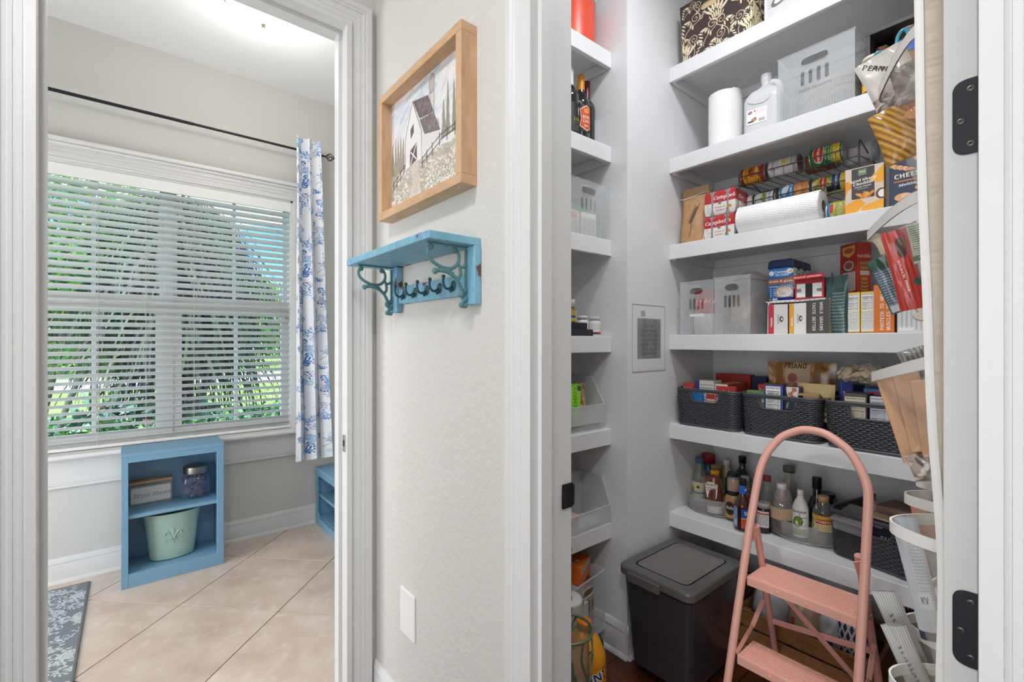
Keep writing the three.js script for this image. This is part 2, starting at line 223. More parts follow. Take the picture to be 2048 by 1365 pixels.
{
  const s = mesh('strike_plate', [ext(rrect(-0.012, -0.029, 0.036, 0.058, 0.004), 0.002).applyMatrix4(new THREE.Matrix4().makeTranslation(0.795, 0.943, -D2.w1 + 0.003)), rb(0.004, 0.05, 0.008, 0.0015, 0.8205, 0.943, -D2.w1 + 0.004)], M.bronze, door2);
  mesh('latch_opening', [rb(0.013, 0.024, 0.004, 0.001, 0.793, 0.943, -D2.w1 + 0.004)], M.black, s);
  for (const d of [0.021, -0.021]) mesh('screw', [cyl(0.0035, 0.0035, 0.002, 0.793, 0.943 + d, -D2.w1 + 0.0055, PI / 2)], M.darkSteel, s);
}
const BASE = [[0, 0], [0.014, 0], [0.015, 0.006], [0.0145, 0.094], [0.0125, 0.098], [0.0125, 0.102], [0.0145, 0.106], [0.013, 0.112], [0.0095, 0.122], [0.008, 0.127], [0.005, 0.131], [0, 0.132]];
const SHOE = [[0, 0], [0.026, 0], [0.0245, 0.008], [0.02, 0.014], [0.0145, 0.018], [0, 0.018]];
function baseboard(name, a, b, out, shoe = true) { // a, b: [u, w]; out: [u, w] away from the wall
  const L = Math.hypot(b[0] - a[0], b[1] - a[1]), ang = Math.atan2(-(b[1] - a[1]) * -1, b[0] - a[0]);
  const d = [(b[0] - a[0]) / L, (b[1] - a[1]) / L];
  const run = (prof) => { const pos = [], ix = []; prof.forEach(([o, h]) => { for (const q of [a, b]) { const v = P(q[0] + out[0] * o, h, q[1] + out[1] * o); pos.push(v.x, v.y, v.z); } }); const cut = []; for (let k = 0; k + 1 < prof.length; k++) { const i = k * 2; ix.push(i, i + 1, i + 3, i, i + 3, i + 2); } for (let k = 1; k + 1 < prof.length; k++) { ix.push(0, k * 2, k * 2 + 2); ix.push(1, k * 2 + 3, k * 2 + 1); } let g = new THREE.BufferGeometry(); g.setAttribute('position', new THREE.Float32BufferAttribute(pos, 3)); g.setIndex(ix); g = g.toNonIndexed(); g.computeVertexNormals(); return toCreasedNormals(boxuv(g), 0.5); };
  return struct(name, [run(BASE), shoe && run(SHOE)], trimSide);
}
baseboard('baseboard_window', [-1.6, WW], [1.4, WW], [0, -1]);
baseboard('baseboard_laundry_right', [1.4, WW], [1.4, 1.76], [-1, 0]);
baseboard('baseboard_hall_right', [UP, WD], [UP, D2.w1 + 0.094], [-1, 0], false);
baseboard('baseboard_niche_side', [1.59, 1.6], [1.59, 1.17], [-1, 0]);
baseboard('baseboard_pier', [1.575, 1.185], [2.305, 1.185], [0, -1]);
baseboard('baseboard_pantry_back', [2.305, 1.185], [2.305, -0.55], [-1, 0]);
baseboard('baseboard_niche_back', [0.815, 1.6], [1.59, 1.6], [0, -1]);

// ---------- the window ----------
{
  const win = struct('window_1', [ // jamb lining and the mullion post between the two units
    wbox(WIN.u0, WIN.u0 + 0.012, WIN.h0, WIN.h1, 3.5, 3.66), wbox(WIN.u1 - 0.012, WIN.u1, WIN.h0, WIN.h1, 3.5, 3.66), wbox(WIN.u0, WIN.u1, WIN.h1 - 0.012, WIN.h1, 3.5, 3.66),
    wbox(0.165, 0.208, WIN.h0, WIN.h1, 3.57, 3.66), wbox(WIN.u0, WIN.u1, WIN.h0, WIN.h0 + 0.06, 3.57, 3.67)].map((g) => boxuv(g)), M.trim);
  const frame = (u0, u1, h0, h1, w0, w1, st, rt, rbm) => [wbox(u0, u0 + st, h0, h1, w0, w1), wbox(u1 - st, u1, h0, h1, w0, w1), wbox(u0 + st, u1 - st, h1 - rt, h1, w0, w1), wbox(u0 + st, u1 - st, h0, h0 + rbm, w0, w1)].map((g) => boxuv(g));
  const glass = phy(0xffffff, 0.02, { transmission: 1, thickness: 0, ior: 1.45, specularIntensity: 0.6 });
  for (const [a, b, m] of [[WIN.u0 + 0.012, 0.165, -0.163], [0.208, WIN.u1 - 0.012, 0.545]]) {
    const up = mesh('upper_sash', frame(a, b, 1.515, 2.278, 3.615, 3.645, 0.022, 0.035, 0.05), M.trim, win);
    mesh('muntin', [boxuv(rb(0.02, 0.69, 0.016, 0.004, m, 1.905, -3.628))], M.trim, up);
    mesh('pane', [wbox(a + 0.02, b - 0.02, 1.56, 2.246, 3.632, 3.636)], glass, up);
    const lo = mesh('lower_sash', frame(a, b, 0.72, 1.555, 3.575, 3.605, 0.044, 0.07, 0.05), M.trim, win);
    mesh('muntin', [boxuv(rb(0.022, 0.72, 0.016, 0.004, m + 0.004, 1.125, -3.588))], M.trim, lo);
    mesh('pane', [wbox(a + 0.042, b - 0.042, 0.765, 1.49, 3.592, 3.596)], glass, lo);
  }
  mesh('sash_lock', [rb(0.05, 0.018, 0.02, 0.004, 0.84, 1.455, -3.565), cyl(0.009, 0.009, 0.02, 0.84, 1.468, -3.565)], M.trim, win);
  // head casing, side casings, stool and apron
  const side = (u0, u1) => [wbox(u0, u1, 0.69, 2.29, 3.494, WW), wbox(u0 + 0.012, u1 - 0.012, 0.69, 2.29, 3.488, WW), wbox(u0 + 0.03, u0 + 0.036, 0.69, 2.29, 3.484, WW), wbox(u0 + 0.05, u0 + 0.056, 0.69, 2.29, 3.484, WW)].map((g) => boxuv(g));
  const t1 = struct('trim_1', [boxuv(rb(1.62, 0.024, 0.05, 0.006, 0.191, 2.4, -3.488)), boxuv(rb(1.6, 0.02, 0.034, 0.008, 0.191, 2.38, -3.495)), wbox(-0.6, 0.982, 2.29, 2.37, 3.492, WW), wbox(-0.6, 0.982, 2.345, 2.352, 3.486, WW), wbox(-0.6, 0.982, 2.325, 2.331, 3.487, WW), boxuv(rb(1.584, 0.012, 0.026, 0.004, 0.191, 2.298, -3.498)), side(-0.592, -0.5), side(0.882, 0.974)], M.trim);
  const t2 = struct('trim_2', [boxuv(rb(1.66, 0.026, 0.17, 0.01, 0.191, 0.687, -3.505)), boxuv(rb(1.6, 0.018, 0.034, 0.007, 0.191, 0.664, -3.496)), wbox(-0.6, 0.982, 0.525, 0.66, 3.492, WW), wbox(-0.6, 0.982, 0.53, 0.54, 3.487, WW), boxuv(rb(1.584, 0.02, 0.024, 0.006, 0.191, 0.52, -3.5))], M.trim);
}
// ================= the laundry room =================
{ // horizontal blind, slats tilted with the room edge up
  const b = thing('window_blind', 'white wooden horizontal blind across the whole double window, slats half open', 'blind', P(0.191, 0, 3.537));
  const slatM = phy(0xd2d6d2, 0.45, { side: THREE.DoubleSide }), W = 1.362, cordM = std(0xc9c7bd, 0.8), edgeM = std(0xe9e9e6, 0.5);
  mesh('head_rail', [rb(W, 0.05, 0.05, 0.004, 0, 2.25, 0.002), rb(W + 0.004, 0.066, 0.012, 0.004, 0, 2.244, 0.033)], edgeM, b);
  const prof = []; for (let i = 0; i <= 6; i++) { const x = -0.025 + 0.05 * i / 6; prof.push([x, 0.0026 * (1 - (x / 0.025) ** 2)]); } for (let i = 6; i >= 0; i--) { const x = -0.025 + 0.05 * i / 6; prof.push([x, 0.0026 * (1 - (x / 0.025) ** 2) - 0.0028]); }
  const slat = boxuv(ext(shape(prof), W).translate(0, 0, -W / 2).rotateY(PI / 2).rotateX(0));
  const N = 36, top = 2.195, pitch = (2.195 - 0.742) / (N - 1);
  for (let i = 0; i < N; i++) { const s = mesh('slat', slat, slatM, b); s.position.y = top - i * pitch; s.rotation.x = rad(-25); }
  mesh('bottom_rail', [rb(W, 0.018, 0.052, 0.005, 0, 0.712, 0)], edgeM, b);
  for (const u of [-0.62, -0.331, -0.117, 0.12, 0.572]) mesh('ladder_cord', [rod([u, 0.71, 0.024], [u, 2.23, 0.024], 0.0009, 5), rod([u, 0.71, -0.024], [u, 2.23, -0.024], 0.0009, 5), Array.from({ length: N }, (_, i) => rod([u, top - i * pitch - 0.016, -0.022], [u, top - i * pitch + 0.012, 0.022], 0.0006, 4))], cordM, b);
  for (const u of [0.585, 0.6]) mesh('lift_cord', [tube([[u, 2.22, 0.03], [u + 0.003, 1.6, 0.031], [u - 0.002, 0.95, 0.031]], 0.0012, 20, 5), lathe([[0, 0], [0.005, 0.002], [0.004, 0.018], [0.0015, 0.028], [0, 0.03]], 10).translate(u - 0.002, 0.925, 0.031)], cordM, b);
}
{ // curtain rod with open cage finial
  const r = thing('curtain_rod', 'thin dark bronze curtain rod above the window with a twisted cage finial', 'curtain rod', P(0, 2.632, 3.42));
  mesh('pole', [rod([-0.7, 0, 0], [0.3, 0, 0], 0.0095, 12), rod([0.28, 0, 0], [1.07, 0, 0], 0.0078, 12)], M.bronze, r);
  const cage = []; for (let k = 0; k < 6; k++) cage.push(tube(Array.from({ length: 9 }, (_, i) => { const t = i / 8, a = k * PI / 3 + t * 1.6, q = 0.003 + 0.023 * sin(t * PI); return [1.085 + t * 0.055, q * cos(a), q * sin(a)]; }), 0.0026, 16, 6)); mesh('finial', [cage, ball(0.006, 1.084, 0, 0), ball(0.005, 1.141, 0, 0), rod([1.065, 0, 0], [1.085, 0, 0], 0.006)], M.bronze, r);
  for (const x of [1.055, -0.6]) mesh('bracket', [rod([x, -0.004, 0], [x, -0.004, -0.085], 0.005), cyl(0.018, 0.018, 0.006, x, -0.004, -0.085, PI / 2)], M.bronze, r);
}
{ // curtain
  const sprig = (x, px, py, s, col, rot) => { x.save(); x.translate(px, py); x.rotate(rot); x.scale(s, s); x.strokeStyle = col; x.lineWidth = 2; x.beginPath(); x.moveTo(0, 30); x.quadraticCurveTo(4, 0, 0, -34); x.stroke(); for (const [a, b, t] of [[-11, -20, -0.7], [11, -16, 0.7], [-13, -2, -0.9], [13, 2, 0.9], [-10, 16, -0.9], [10, 18, 0.9], [0, -38, 0]]) disc(x, col, a, b, 5.5, 11, t); x.restore(); };
  const t = canvasTex(512, 1024, (x) => { fillR(x, '#eef1f6', 0, 0, 512, 1024); const r = rng(21), C = ['#b9bed2', '#a9c4e2', '#6fa3d6', '#3f78bd', '#9fcbe0', '#c3c2d6', '#5a86c4']; for (let i = 0; i < 95; i++) { const px = r() * 512, py = r() * 1024, c = C[floor(r() * 8)], s = 0.8 + r() * 0.8, a = r() * 6.3; for (const dx of [-512, 0, 512]) for (const dy of [-1024, 0, 1024]) sprig(x, px + dx, py + dy, s, c, a); } });
  t.repeat.set(1.6, 3.6);
  const cloth = new THREE.MeshPhysicalMaterial({ map: t, roughness: 0.9, side: THREE.DoubleSide, transmission: 0.12, thickness: 0, sheen: 0.2 });
  const c = thing('window_curtain', 'white curtain printed with blue leaf sprigs, gathered at the right of the window', 'curtain', P(0, 0, 3.42));
  const folds = (s, t, dz) => { const wdt = 0.178 + 0.075 * (1 - t) ** 1.2, x = 0.866 + s * wdt, a = s * 2 * PI * 2.4; return [x + 0.014 * sin(a * 2 + t), 0.49 + t * 2.215 + (t < 0.01 ? 0.008 * sin(a) : 0), (0.028 + 0.016 * (1 - t)) * sin(a + 0.6) + 0.006 * sin(t * 9 + s * 8) + 0.034 + dz]; };
  mesh('cloth', [surf((s, t) => folds(s, t, 0), 90, 60), surf((s, t) => folds(s, t, -0.0012), 90, 60)], cloth, c);
  mesh('hem', [surf((s, t) => { const p = folds(s, t * 0.018, 0.0012); return [p[0], p[1], p[2]]; }, 90, 2)], std(0xdfe4ee, 0.9, two), c);
}
{ // ceiling lamp
  const l = thing('ceiling_lamp', 'frosted glass dome ceiling lamp, lit, with a small dark finial', 'lamp', P(0.53, CEIL, 2.66));
  mesh('base_plate', [lathe([[0, -0.012], [0.19, -0.012], [0.195, -0.004], [0.19, 0], [0, 0]], 40)], M.bronze, l);
  mesh('dome', [lathe([[0.178, -0.012], [0.175, -0.03], [0.155, -0.068], [0.12, -0.096], [0.075, -0.115], [0.03, -0.123], [0, -0.124]], 48)], phy(0xf6f1e8, 0.4, { emissive: 0xfffaf4, emissiveIntensity: 1.1, side: THREE.DoubleSide }), l);
  mesh('finial', [lathe([[0, -0.142], [0.006, -0.14], [0.009, -0.134], [0.006, -0.128], [0.013, -0.124], [0, -0.122]], 16)], M.darkSteel, l);
  const p = new THREE.PointLight(0xfffaf4, LAMP.laundry); p.position.set(0, -0.26, 0); p.shadow.radius = 5; p.castShadow = true; l.add(p);
}
{ // blue two-tier bookcase below the window
  const paint = phy(0x7aa4c0, 0.42, { bumpMap: rep(brush, 3), bumpScale: 0.0002 });
  const b = thing('small_bookcase', 'small open blue painted bookcase with two tiers standing under the window', 'bookcase', P(0.195, 0, 3.187));
  const W = 0.463, H = 0.713, D = 0.256, z = -D / 2;
  mesh('side_panel', [boxuv(rb(0.02, H - 0.002, D - 0.018, 0.002, -W / 2 + 0.01, H / 2, z - 0.009))], paint, b); mesh('side_panel', [boxuv(rb(0.02, H - 0.002, D - 0.018, 0.002, W / 2 - 0.01, H / 2, z - 0.009))], paint, b);
  mesh('top_panel', [boxuv(rb(W + 0.004, 0.02, D + 0.004, 0.003, 0, H - 0.01, z))], paint, b);
  mesh('face_frame', [rb(0.03, H - 0.02, 0.02, 0.002, -W / 2 + 0.015, (H - 0.02) / 2, -0.01), rb(0.034, H - 0.02, 0.02, 0.002, W / 2 - 0.017, (H - 0.02) / 2, -0.01), rb(W - 0.06, 0.032, 0.02, 0.002, 0, H - 0.034, -0.01), rb(W - 0.06, 0.073, 0.02, 0.002, 0, 0.0365, -0.01)].map((g) => boxuv(g)), paint, b);
  mesh('shelf', [boxuv(rb(W - 0.042, 0.02, D - 0.03, 0.002, 0, 0.37, z))], paint, b); mesh('shelf', [boxuv(rb(W - 0.042, 0.02, D - 0.022, 0.002, 0, 0.062, z))], paint, b);
  mesh('back_panel', [boxuv(rb(W - 0.04, H - 0.03, 0.006, 0.001, 0, H / 2, -D + 0.004))], paint, b);
}
const A0 = sheet();
{ // clear dryer sheet box with a wooden lid
  const t = thing('storage_box', 'clear box with a wooden lid, labelled for dryer sheets, on the bookcase', 'box', P(0.093, 0.3805, 3.405), rad(2));
  const clear = new THREE.MeshPhysicalMaterial({ color: 0xf4f6f7, roughness: 0.08, transparent: true, opacity: 0.1 });
  const w = 0.196, h = 0.118, d = 0.066;
  mesh('clear_case', [rb(w, h, 0.003, 0.001, 0, h / 2, d / 2), rb(w, h, 0.003, 0.001, 0, h / 2, -d / 2), rb(0.003, h, d, 0.001, -w / 2, h / 2, 0), rb(0.003, h, d, 0.001, w / 2, h / 2, 0), rb(w, 0.003, d, 0.001, 0, 0.002, 0)], clear, t);
  const wood = woodTex(61, [188, 140, 100], [216, 176, 138], [170, 120, 84]);
  mesh('wooden_lid', [boxuv(rb(w + 0.006, 0.014, d + 0.006, 0.005, 0, h + 0.007, 0), 3), boxuv(rb(0.085, 0.004, 0.018, 0.0018, 0.0, h + 0.015, 0.005), 3)], phy(0xffffff, 0.5, { map: wood }), t);
  const r = A0.art(256, 120, (x, W, H) => { fillR(x, '#eceae6', 0, 0, W, H); poly(x, '#d6d3cc', [[0, H], [W, H], [W, H * 0.88], [0, H * 0.95]]); txt(x, 'Dryer Sheets', W * 0.53, H * 0.5, 38, '#2a2522', { f: 'serif', w: 'normal', skew: 0.12 }); });
  mesh('folded_sheets', [pbox(w - 0.01, h - 0.026, d - 0.012, { f: r, base: A0.flat('#dedad3') }, 0.006).translate(0, 0.004, 0)], A0.card, t);
}
{ // glass jar of dark detergent pods
  const t = thing('glass_jar', 'square glass jar of dark blue laundry pods with a steel lid', 'jar', P(0.305, 0.3805, 3.35), rad(-10)); t.scale.set(1.28, 1.4, 1.28);
  const glass = phy(0xf2f6ff, 0.05, { transmission: 0.96, thickness: 0, ior: 1.45 });
  const sq = (prof, n = 40) => { const g = lathe(prof, n), p = g.attributes.position; for (let i = 0; i < p.count; i++) { const a = Math.atan2(p.getZ(i), p.getX(i)), k = 1 + 0.09 * cos(4 * a + PI) * 0.8; p.setX(i, p.getX(i) * k); p.setZ(i, p.getZ(i) * k); } g.computeVertexNormals(); return g; };
  mesh('jar_body', [sq([[0, 0.002], [0.05, 0.003], [0.06, 0.012], [0.063, 0.03], [0.063, 0.075], [0.058, 0.092], [0.046, 0.1], [0.044, 0.106]])], glass, t);
  const pods = [], r = rng(3); for (let i = 0; i < 70; i++) { const a = r() * 6.3, q = sqrt(r()) * 0.042; pods.push(place(new RoundedBoxGeometry(0.026, 0.012, 0.022, 1, 0.005), q * cos(a), 0.012 + r() * 0.068, q * sin(a), r() * 3, r() * 3, r() * 3)); }
  mesh('laundry_pods', [pods], phy(0x2a3a62, 0.12, { clearcoat: 1, clearcoatRoughness: 0.1 }), t).userData.kind = 'stuff';
  mesh('lid', [lathe([[0, 0.134], [0.046, 0.134], [0.05, 0.131], [0.051, 0.106], [0.049, 0.104], [0, 0.104]], 40)], metal(0x8d8a86, 0.35), t);
}
{ // oval metal bin with an embossed fleur-de-lis
  const t = thing('metal_bucket', 'pale green oval metal bin embossed with a fleur-de-lis on the lower shelf', 'bucket', P(0.189, 0.0725, 3.32), 0);
  const m = phy(0xa3bfb6, 0.4, { side: THREE.DoubleSide });
  const oval = (prof) => { const g = lathe(prof, 56); return g.scale(1.08, 1.2, 0.66); };
  mesh('body', [oval([[0, 0.003], [0.092, 0.003], [0.096, 0.006], [0.097, 0.02], [0.1, 0.022], [0.099, 0.026], [0.115, 0.17], [0.1185, 0.172], [0.1175, 0.176], [0.124, 0.212], [0.128, 0.216], [0.128, 0.22], [0.122, 0.22], [0.114, 0.17], [0.094, 0.008], [0, 0.006]])], m, t);
  const E2 = []; const S = 0.0046, arc = (pts, r = S) => tube(pts.map(([a, b]) => [a, b, 0]), r, 18, 6);
  E2.push(lathe([[0, -0.032], [0.006, -0.02], [0.008, -0.004], [0.005, 0.016], [0, 0.03]], 12).scale(1, 1, 0.5).translate(0, 0.128, 0), arc([[-0.004, 0.104], [-0.012, 0.12], [-0.024, 0.134], [-0.035, 0.13], [-0.034, 0.12]]), arc([[0.004, 0.104], [0.012, 0.12], [0.024, 0.134], [0.035, 0.13], [0.034, 0.12]]), arc([[-0.014, 0.1], [0, 0.103], [0.014, 0.1]], 0.004), arc([[-0.004, 0.098], [-0.014, 0.09], [-0.03, 0.09], [-0.034, 0.099], [-0.026, 0.101]], 0.0028), arc([[0.004, 0.098], [0.014, 0.09], [0.03, 0.09], [0.034, 0.099], [0.026, 0.101]], 0.0028), lathe([[0, -0.016], [0.005, -0.004], [0.003, 0.01], [0, 0.014]], 10).scale(1, 1, 0.5).translate(0, 0.086, 0));
  mesh('embossed_emblem', E2.map((g) => { const p = g.attributes.position; for (let i = 0; i < p.count; i++) { const x = p.getX(i), y = p.getY(i), r = 0.098 + 0.11 * y; p.setZ(i, p.getZ(i) + 0.66 * sqrt(max(0, r * r - x * x)) - 0.0003); } g.scale(1.08, 1.2, 1); g.computeVertexNormals(); return g; }), m, t);
}
{ // blue bench cubby along the right wall
  const paint = phy(0x76a2bd, 0.42, { bumpMap: rep(brush, 3), bumpScale: 0.0002 });
  const b = thing('storage_bench', 'blue painted open cubby bench against the right laundry wall', 'bench', P(1.04, 0, 3.49), -PI / 2);
  const H = 0.405, D = 0.33, L = 1.2;
  mesh('top_panel', [boxuv(rb(L, 0.022, D + 0.014, 0.006, L / 2, H - 0.011, -D / 2 + 0.006))], paint, b);
  mesh('side_panel', [boxuv(rb(0.02, H - 0.022, D, 0.002, 0.01, (H - 0.022) / 2, -D / 2))], paint, b); mesh('side_panel', [boxuv(rb(0.02, H - 0.022, D, 0.002, L - 0.01, (H - 0.022) / 2, -D / 2))], paint, b);
  mesh('divider', [boxuv(rb(0.02, H - 0.05, D - 0.02, 0.002, L / 2, H / 2, -D / 2))], paint, b);
  mesh('shelf', [boxuv(rb(L - 0.04, 0.018, D - 0.02, 0.002, L / 2, 0.205, -D / 2))], paint, b); mesh('shelf', [boxuv(rb(L - 0.04, 0.018, D - 0.02, 0.002, L / 2, 0.05, -D / 2))], paint, b);
  mesh('back_panel', [boxuv(rb(L - 0.02, H - 0.03, 0.006, 0.001, L / 2, H / 2, -D + 0.004))], paint, b);
  mesh('face_frame', [rb(0.035, H - 0.024, 0.016, 0.002, 0.0175, (H - 0.024) / 2, 0), rb(L - 0.035, 0.055, 0.016, 0.002, L / 2 + 0.0175, 0.0275, 0), rb(L - 0.035, 0.03, 0.016, 0.002, L / 2 + 0.0175, H - 0.038, 0), ext(shape([[0, 0], [0.03, 0], [0, -0.03]]), 0.015).translate(0.035, H - 0.052, -0.008), ext(shape([[0, 0], [0.03, 0], [0, 0.03]]), 0.015).translate(0.035, 0.055, -0.008)].map((g) => boxuv(g)), paint, b);
}
{ // rug
  const t = canvasTex(1024, 1024, (x, W) => { for (let j = 0; j < W; j++) { fillR(x, j % 6 < 3 ? '#6d7377' : '#80868a', 0, j, W, 1); } const R = rng(71); x.lineCap = 'round'; for (let i = 0; i < 110; i++) { const px = R() * W, py = R() * W, s = 26 + R() * 46, a0 = R() * 6.3, dir = R() > 0.5 ? 1 : -1; for (const ox of [-W, 0, W]) for (const oy of [-W, 0, W]) { if (px + ox < -120 || px + ox > W + 120 || py + oy < -120 || py + oy > W + 120) continue; x.save(); x.translate(px + ox, py + oy); x.rotate(a0); x.strokeStyle = i % 3 ? '#c3c9cc' : '#b0b8bd'; x.lineWidth = 8; x.beginPath(); for (let k = 0; k < 30; k++) { const q = s * (1 - k / 36), a = dir * k * 0.24; x.lineTo(q * cos(a), q * sin(a)); } x.stroke(); for (let k = 0; k < 7; k++) { const a = dir * k * 0.6; disc(x, '#c3c9cc', (s + 10) * cos(a), (s + 10) * sin(a), 16, 8, a + 0.8 * dir); } x.restore(); } } for (let i = 0; i < 60000; i++) { x.globalAlpha = 0.2; fillR(x, R() > 0.5 ? '#dfe6ea' : '#4c5256', R() * W, R() * W, 3, 1.5); } x.globalAlpha = 1; });
  const r = thing('area_rug', 'flat woven grey and pale blue floral rug on the tile floor', 'rug', P(-0.168, 0.0005, 3.404));
  const m = std(0xffffff, 0.95, { map: t, bumpMap: t, bumpScale: 0.0012 });
  const L = 1.65, W = 0.75;
  mesh('pile', [boxuv(rb(W - 0.012, 0.006, L - 0.012, 0.002, -W / 2, 0.003, L / 2), 1.7)], m, r);
  mesh('bound_edge', [rb(0.012, 0.007, L, 0.003, -0.004, 0.0035, L / 2), rb(W, 0.007, 0.012, 0.003, -W / 2, 0.0035, 0.004), rb(W, 0.007, 0.012, 0.003, -W / 2, 0.0035, L - 0.004)], std(0x686c6e, 0.95), r);
}
{ // unseen glowing window left of the frame, placed to light the laundry floor
  const w = struct('window_3', [wbox(-1.6, -1.56, 0.12, 0.2, 1.8, 3.1), wbox(-1.6, -1.56, 1.85, 1.93, 1.8, 3.1), wbox(-1.6, -1.56, 0.12, 1.93, 1.8, 1.88), wbox(-1.6, -1.56, 0.12, 1.93, 3.02, 3.1), wbox(-1.6, -1.57, 0.12, 1.93, 2.43, 2.47)], M.trim);
  mesh('pane', [wbox(-1.595, -1.585, 0.2, 1.85, 1.88, 3.02)], phy(0xffffff, 0.3, { emissive: 0xf4f7ff, emissiveIntensity: 1.5 }), w);
  const a = new THREE.RectAreaLight(0xf8faff, LAMP.side, 1.14, 1.65); a.position.copy(P(-1.565, 1.02, 2.45)); a.rotation.y = -PI / 2; w.add(a);
}
// ================= the hall =================
const LEFT = -PI / 2;   // things on the right-hand walls and shelves face the hall
{ // framed barn picture
  const t = thing('framed_picture', 'deep natural wood frame around a painting of a white barn with silo and fence', 'picture', P(UP, 1.9275, 1.259), LEFT);
  const wood = woodTex(33, [196, 152, 112], [218, 182, 146], [178, 132, 94], 10), m = phy(0xffffff, 0.5, { map: wood });
  const W = 0.512, H = 0.42, D = 0.05, T = 0.026;
  mesh('frame_board', [boxuv(rb(W, T, D, 0.0015, 0, H / 2 - T / 2, D / 2), 1.6)], m, t); mesh('frame_board', [boxuv(rb(W, T, D, 0.0015, 0, -H / 2 + T / 2, D / 2), 1.6)], m, t);
  mesh('frame_board', [boxuv(rb(T, H - 2 * T, D, 0.0015, -W / 2 + T / 2, 0, D / 2), 1.6, true)], m, t); mesh('frame_board', [boxuv(rb(T, H - 2 * T, D, 0.0015, W / 2 - T / 2, 0, D / 2), 1.6, true)], m, t);
  const r = A0.art(620, 500, (x, w, h) => {
    const R = rng(8), st = (n, f) => { for (let i = 0; i < n; i++) f(R(), R(), R()); };
    fillR(x, '#e4e0de', 0, 0, w, h);
    x.globalAlpha = 0.55; st(500, (a, b, c) => disc(x, ['#f1edea', '#dcdfe4', '#e8dfdc', '#eeeae6', '#c9d3df'][floor(c * 5)], a * w, b * h * 0.62, 10 + 22 * c, 3 + 6 * c, -0.6));
    x.globalAlpha = 0.35; st(110, (a, b, c) => disc(x, ['#a9bfdb', '#b8cade', '#c6d4e2'][floor(c * 3)], a * w * 0.7, (b * b * 0.2 + 0.1 * (1 - a)) * h, 20, 7, -0.6));
    x.globalAlpha = 0.55; st(900, (a, b, c) => disc(x, ['#b4ad9c', '#bfb6a2', '#a9ab9b', '#c9bfae', '#a39d88', '#b8ad96'][floor(c * 6)], a * w, h * (0.66 + 0.38 * b), 12 + 16 * c, 6, -0.4 + c)); x.globalAlpha = 1;
    const tree = (px, base, hh, col) => { for (let k = 0; k < 3; k++) { x.globalAlpha = 0.6; const pts = [[px + (R() - 0.5) * 3, base - hh]]; for (let i = 1; i <= 12; i++) pts.push([px + (2 + i * 1.3) * (0.6 + R() * 0.7), base - hh * (1 - i / 12)]); for (let i = 12; i >= 1; i--) pts.push([px - (2 + i * 1.3) * (0.6 + R() * 0.7), base - hh * (1 - i / 12)]); poly(x, col[k], pts); } x.globalAlpha = 1; };
    [[0.02, 0.66, 150], [0.07, 0.67, 175], [0.11, 0.66, 160], [0.15, 0.67, 170], [0.19, 0.66, 150], [0.74, 0.6, 150], [0.79, 0.6, 215], [0.86, 0.6, 200], [0.91, 0.58, 150], [0.95, 0.58, 250], [0.99, 0.58, 230]].forEach(([a, b, c], i) => tree(a * w, b * h, c, i < 5 ? ['#a09a86', '#b0a792', '#8f8b78'] : ['#949180', '#a39e8b', '#858374']));
    fillR(x, '#d6cdc8', w * 0.57, h * 0.15, 30, h * 0.3); disc(x, '#c2b6b0', w * 0.594, h * 0.1, 21, 38, 0.05); x.strokeStyle = '#6b5d58'; x.lineWidth = 3; x.beginPath(); x.ellipse(w * 0.594, h * 0.1, 21, 38, 0.05, 0, 6.3); x.moveTo(w * 0.57, h * 0.16); x.lineTo(w * 0.575, h * 0.3); x.moveTo(w * 0.618, h * 0.16); x.lineTo(w * 0.625, h * 0.4); x.stroke();
    const front = [[0.22, 0.67], [0.225, 0.4], [0.33, 0.12], [0.455, 0.42], [0.46, 0.64]].map(([a, b]) => [a * w, b * h]);
    poly(x, '#ece7e2', front); x.strokeStyle = '#5b4f4b'; x.lineWidth = 3.5; x.beginPath(); front.forEach(([a, b], i) => (i ? x.lineTo(a, b) : x.moveTo(a, b))); x.stroke();
    poly(x, '#e2dcd7', [[0.46, 0.45], [0.69, 0.5], [0.685, 0.6], [0.46, 0.65]].map(([a, b]) => [a * w, b * h]));
    poly(x, '#6f6262', [[0.335, 0.12], [0.545, 0.17], [0.62, 0.34], [0.43, 0.31]].map(([a, b]) => [a * w, b * h])); poly(x, '#7c7070', [[0.43, 0.32], [0.62, 0.345], [0.7, 0.52], [0.5, 0.47]].map(([a, b]) => [a * w, b * h]));
    st(240, (a, b, c) => { x.globalAlpha = 0.5; disc(x, ['#8f8584', '#574b4b', '#b5aba7'][floor(c * 3)], w * (0.37 + 0.2 * b + a * 0.13), h * (0.15 + 0.33 * b), 2, 9, 0.4); x.globalAlpha = 1; });
    for (let i = 0; i < 22; i++) { x.globalAlpha = 0.35; fillR(x, '#bdb4ae', w * 0.23, h * (0.36 + i * 0.013), w * 0.22, 1.4); x.globalAlpha = 1; }
    poly(x, '#6a5f5c', [[0.3, 0.35], [0.345, 0.31], [0.35, 0.39], [0.305, 0.43]].map(([a, b]) => [a * w, b * h]));
    poly(x, '#665b58', [[0.29, 0.66], [0.295, 0.53], [0.39, 0.49], [0.395, 0.64]].map(([a, b]) => [a * w, b * h])); x.strokeStyle = '#f2eeea'; x.lineWidth = 6; x.beginPath(); x.moveTo(0.3 * w, 0.54 * h); x.lineTo(0.39 * w, 0.635 * h); x.moveTo(0.385 * w, 0.5 * h); x.lineTo(0.3 * w, 0.65 * h); x.stroke();
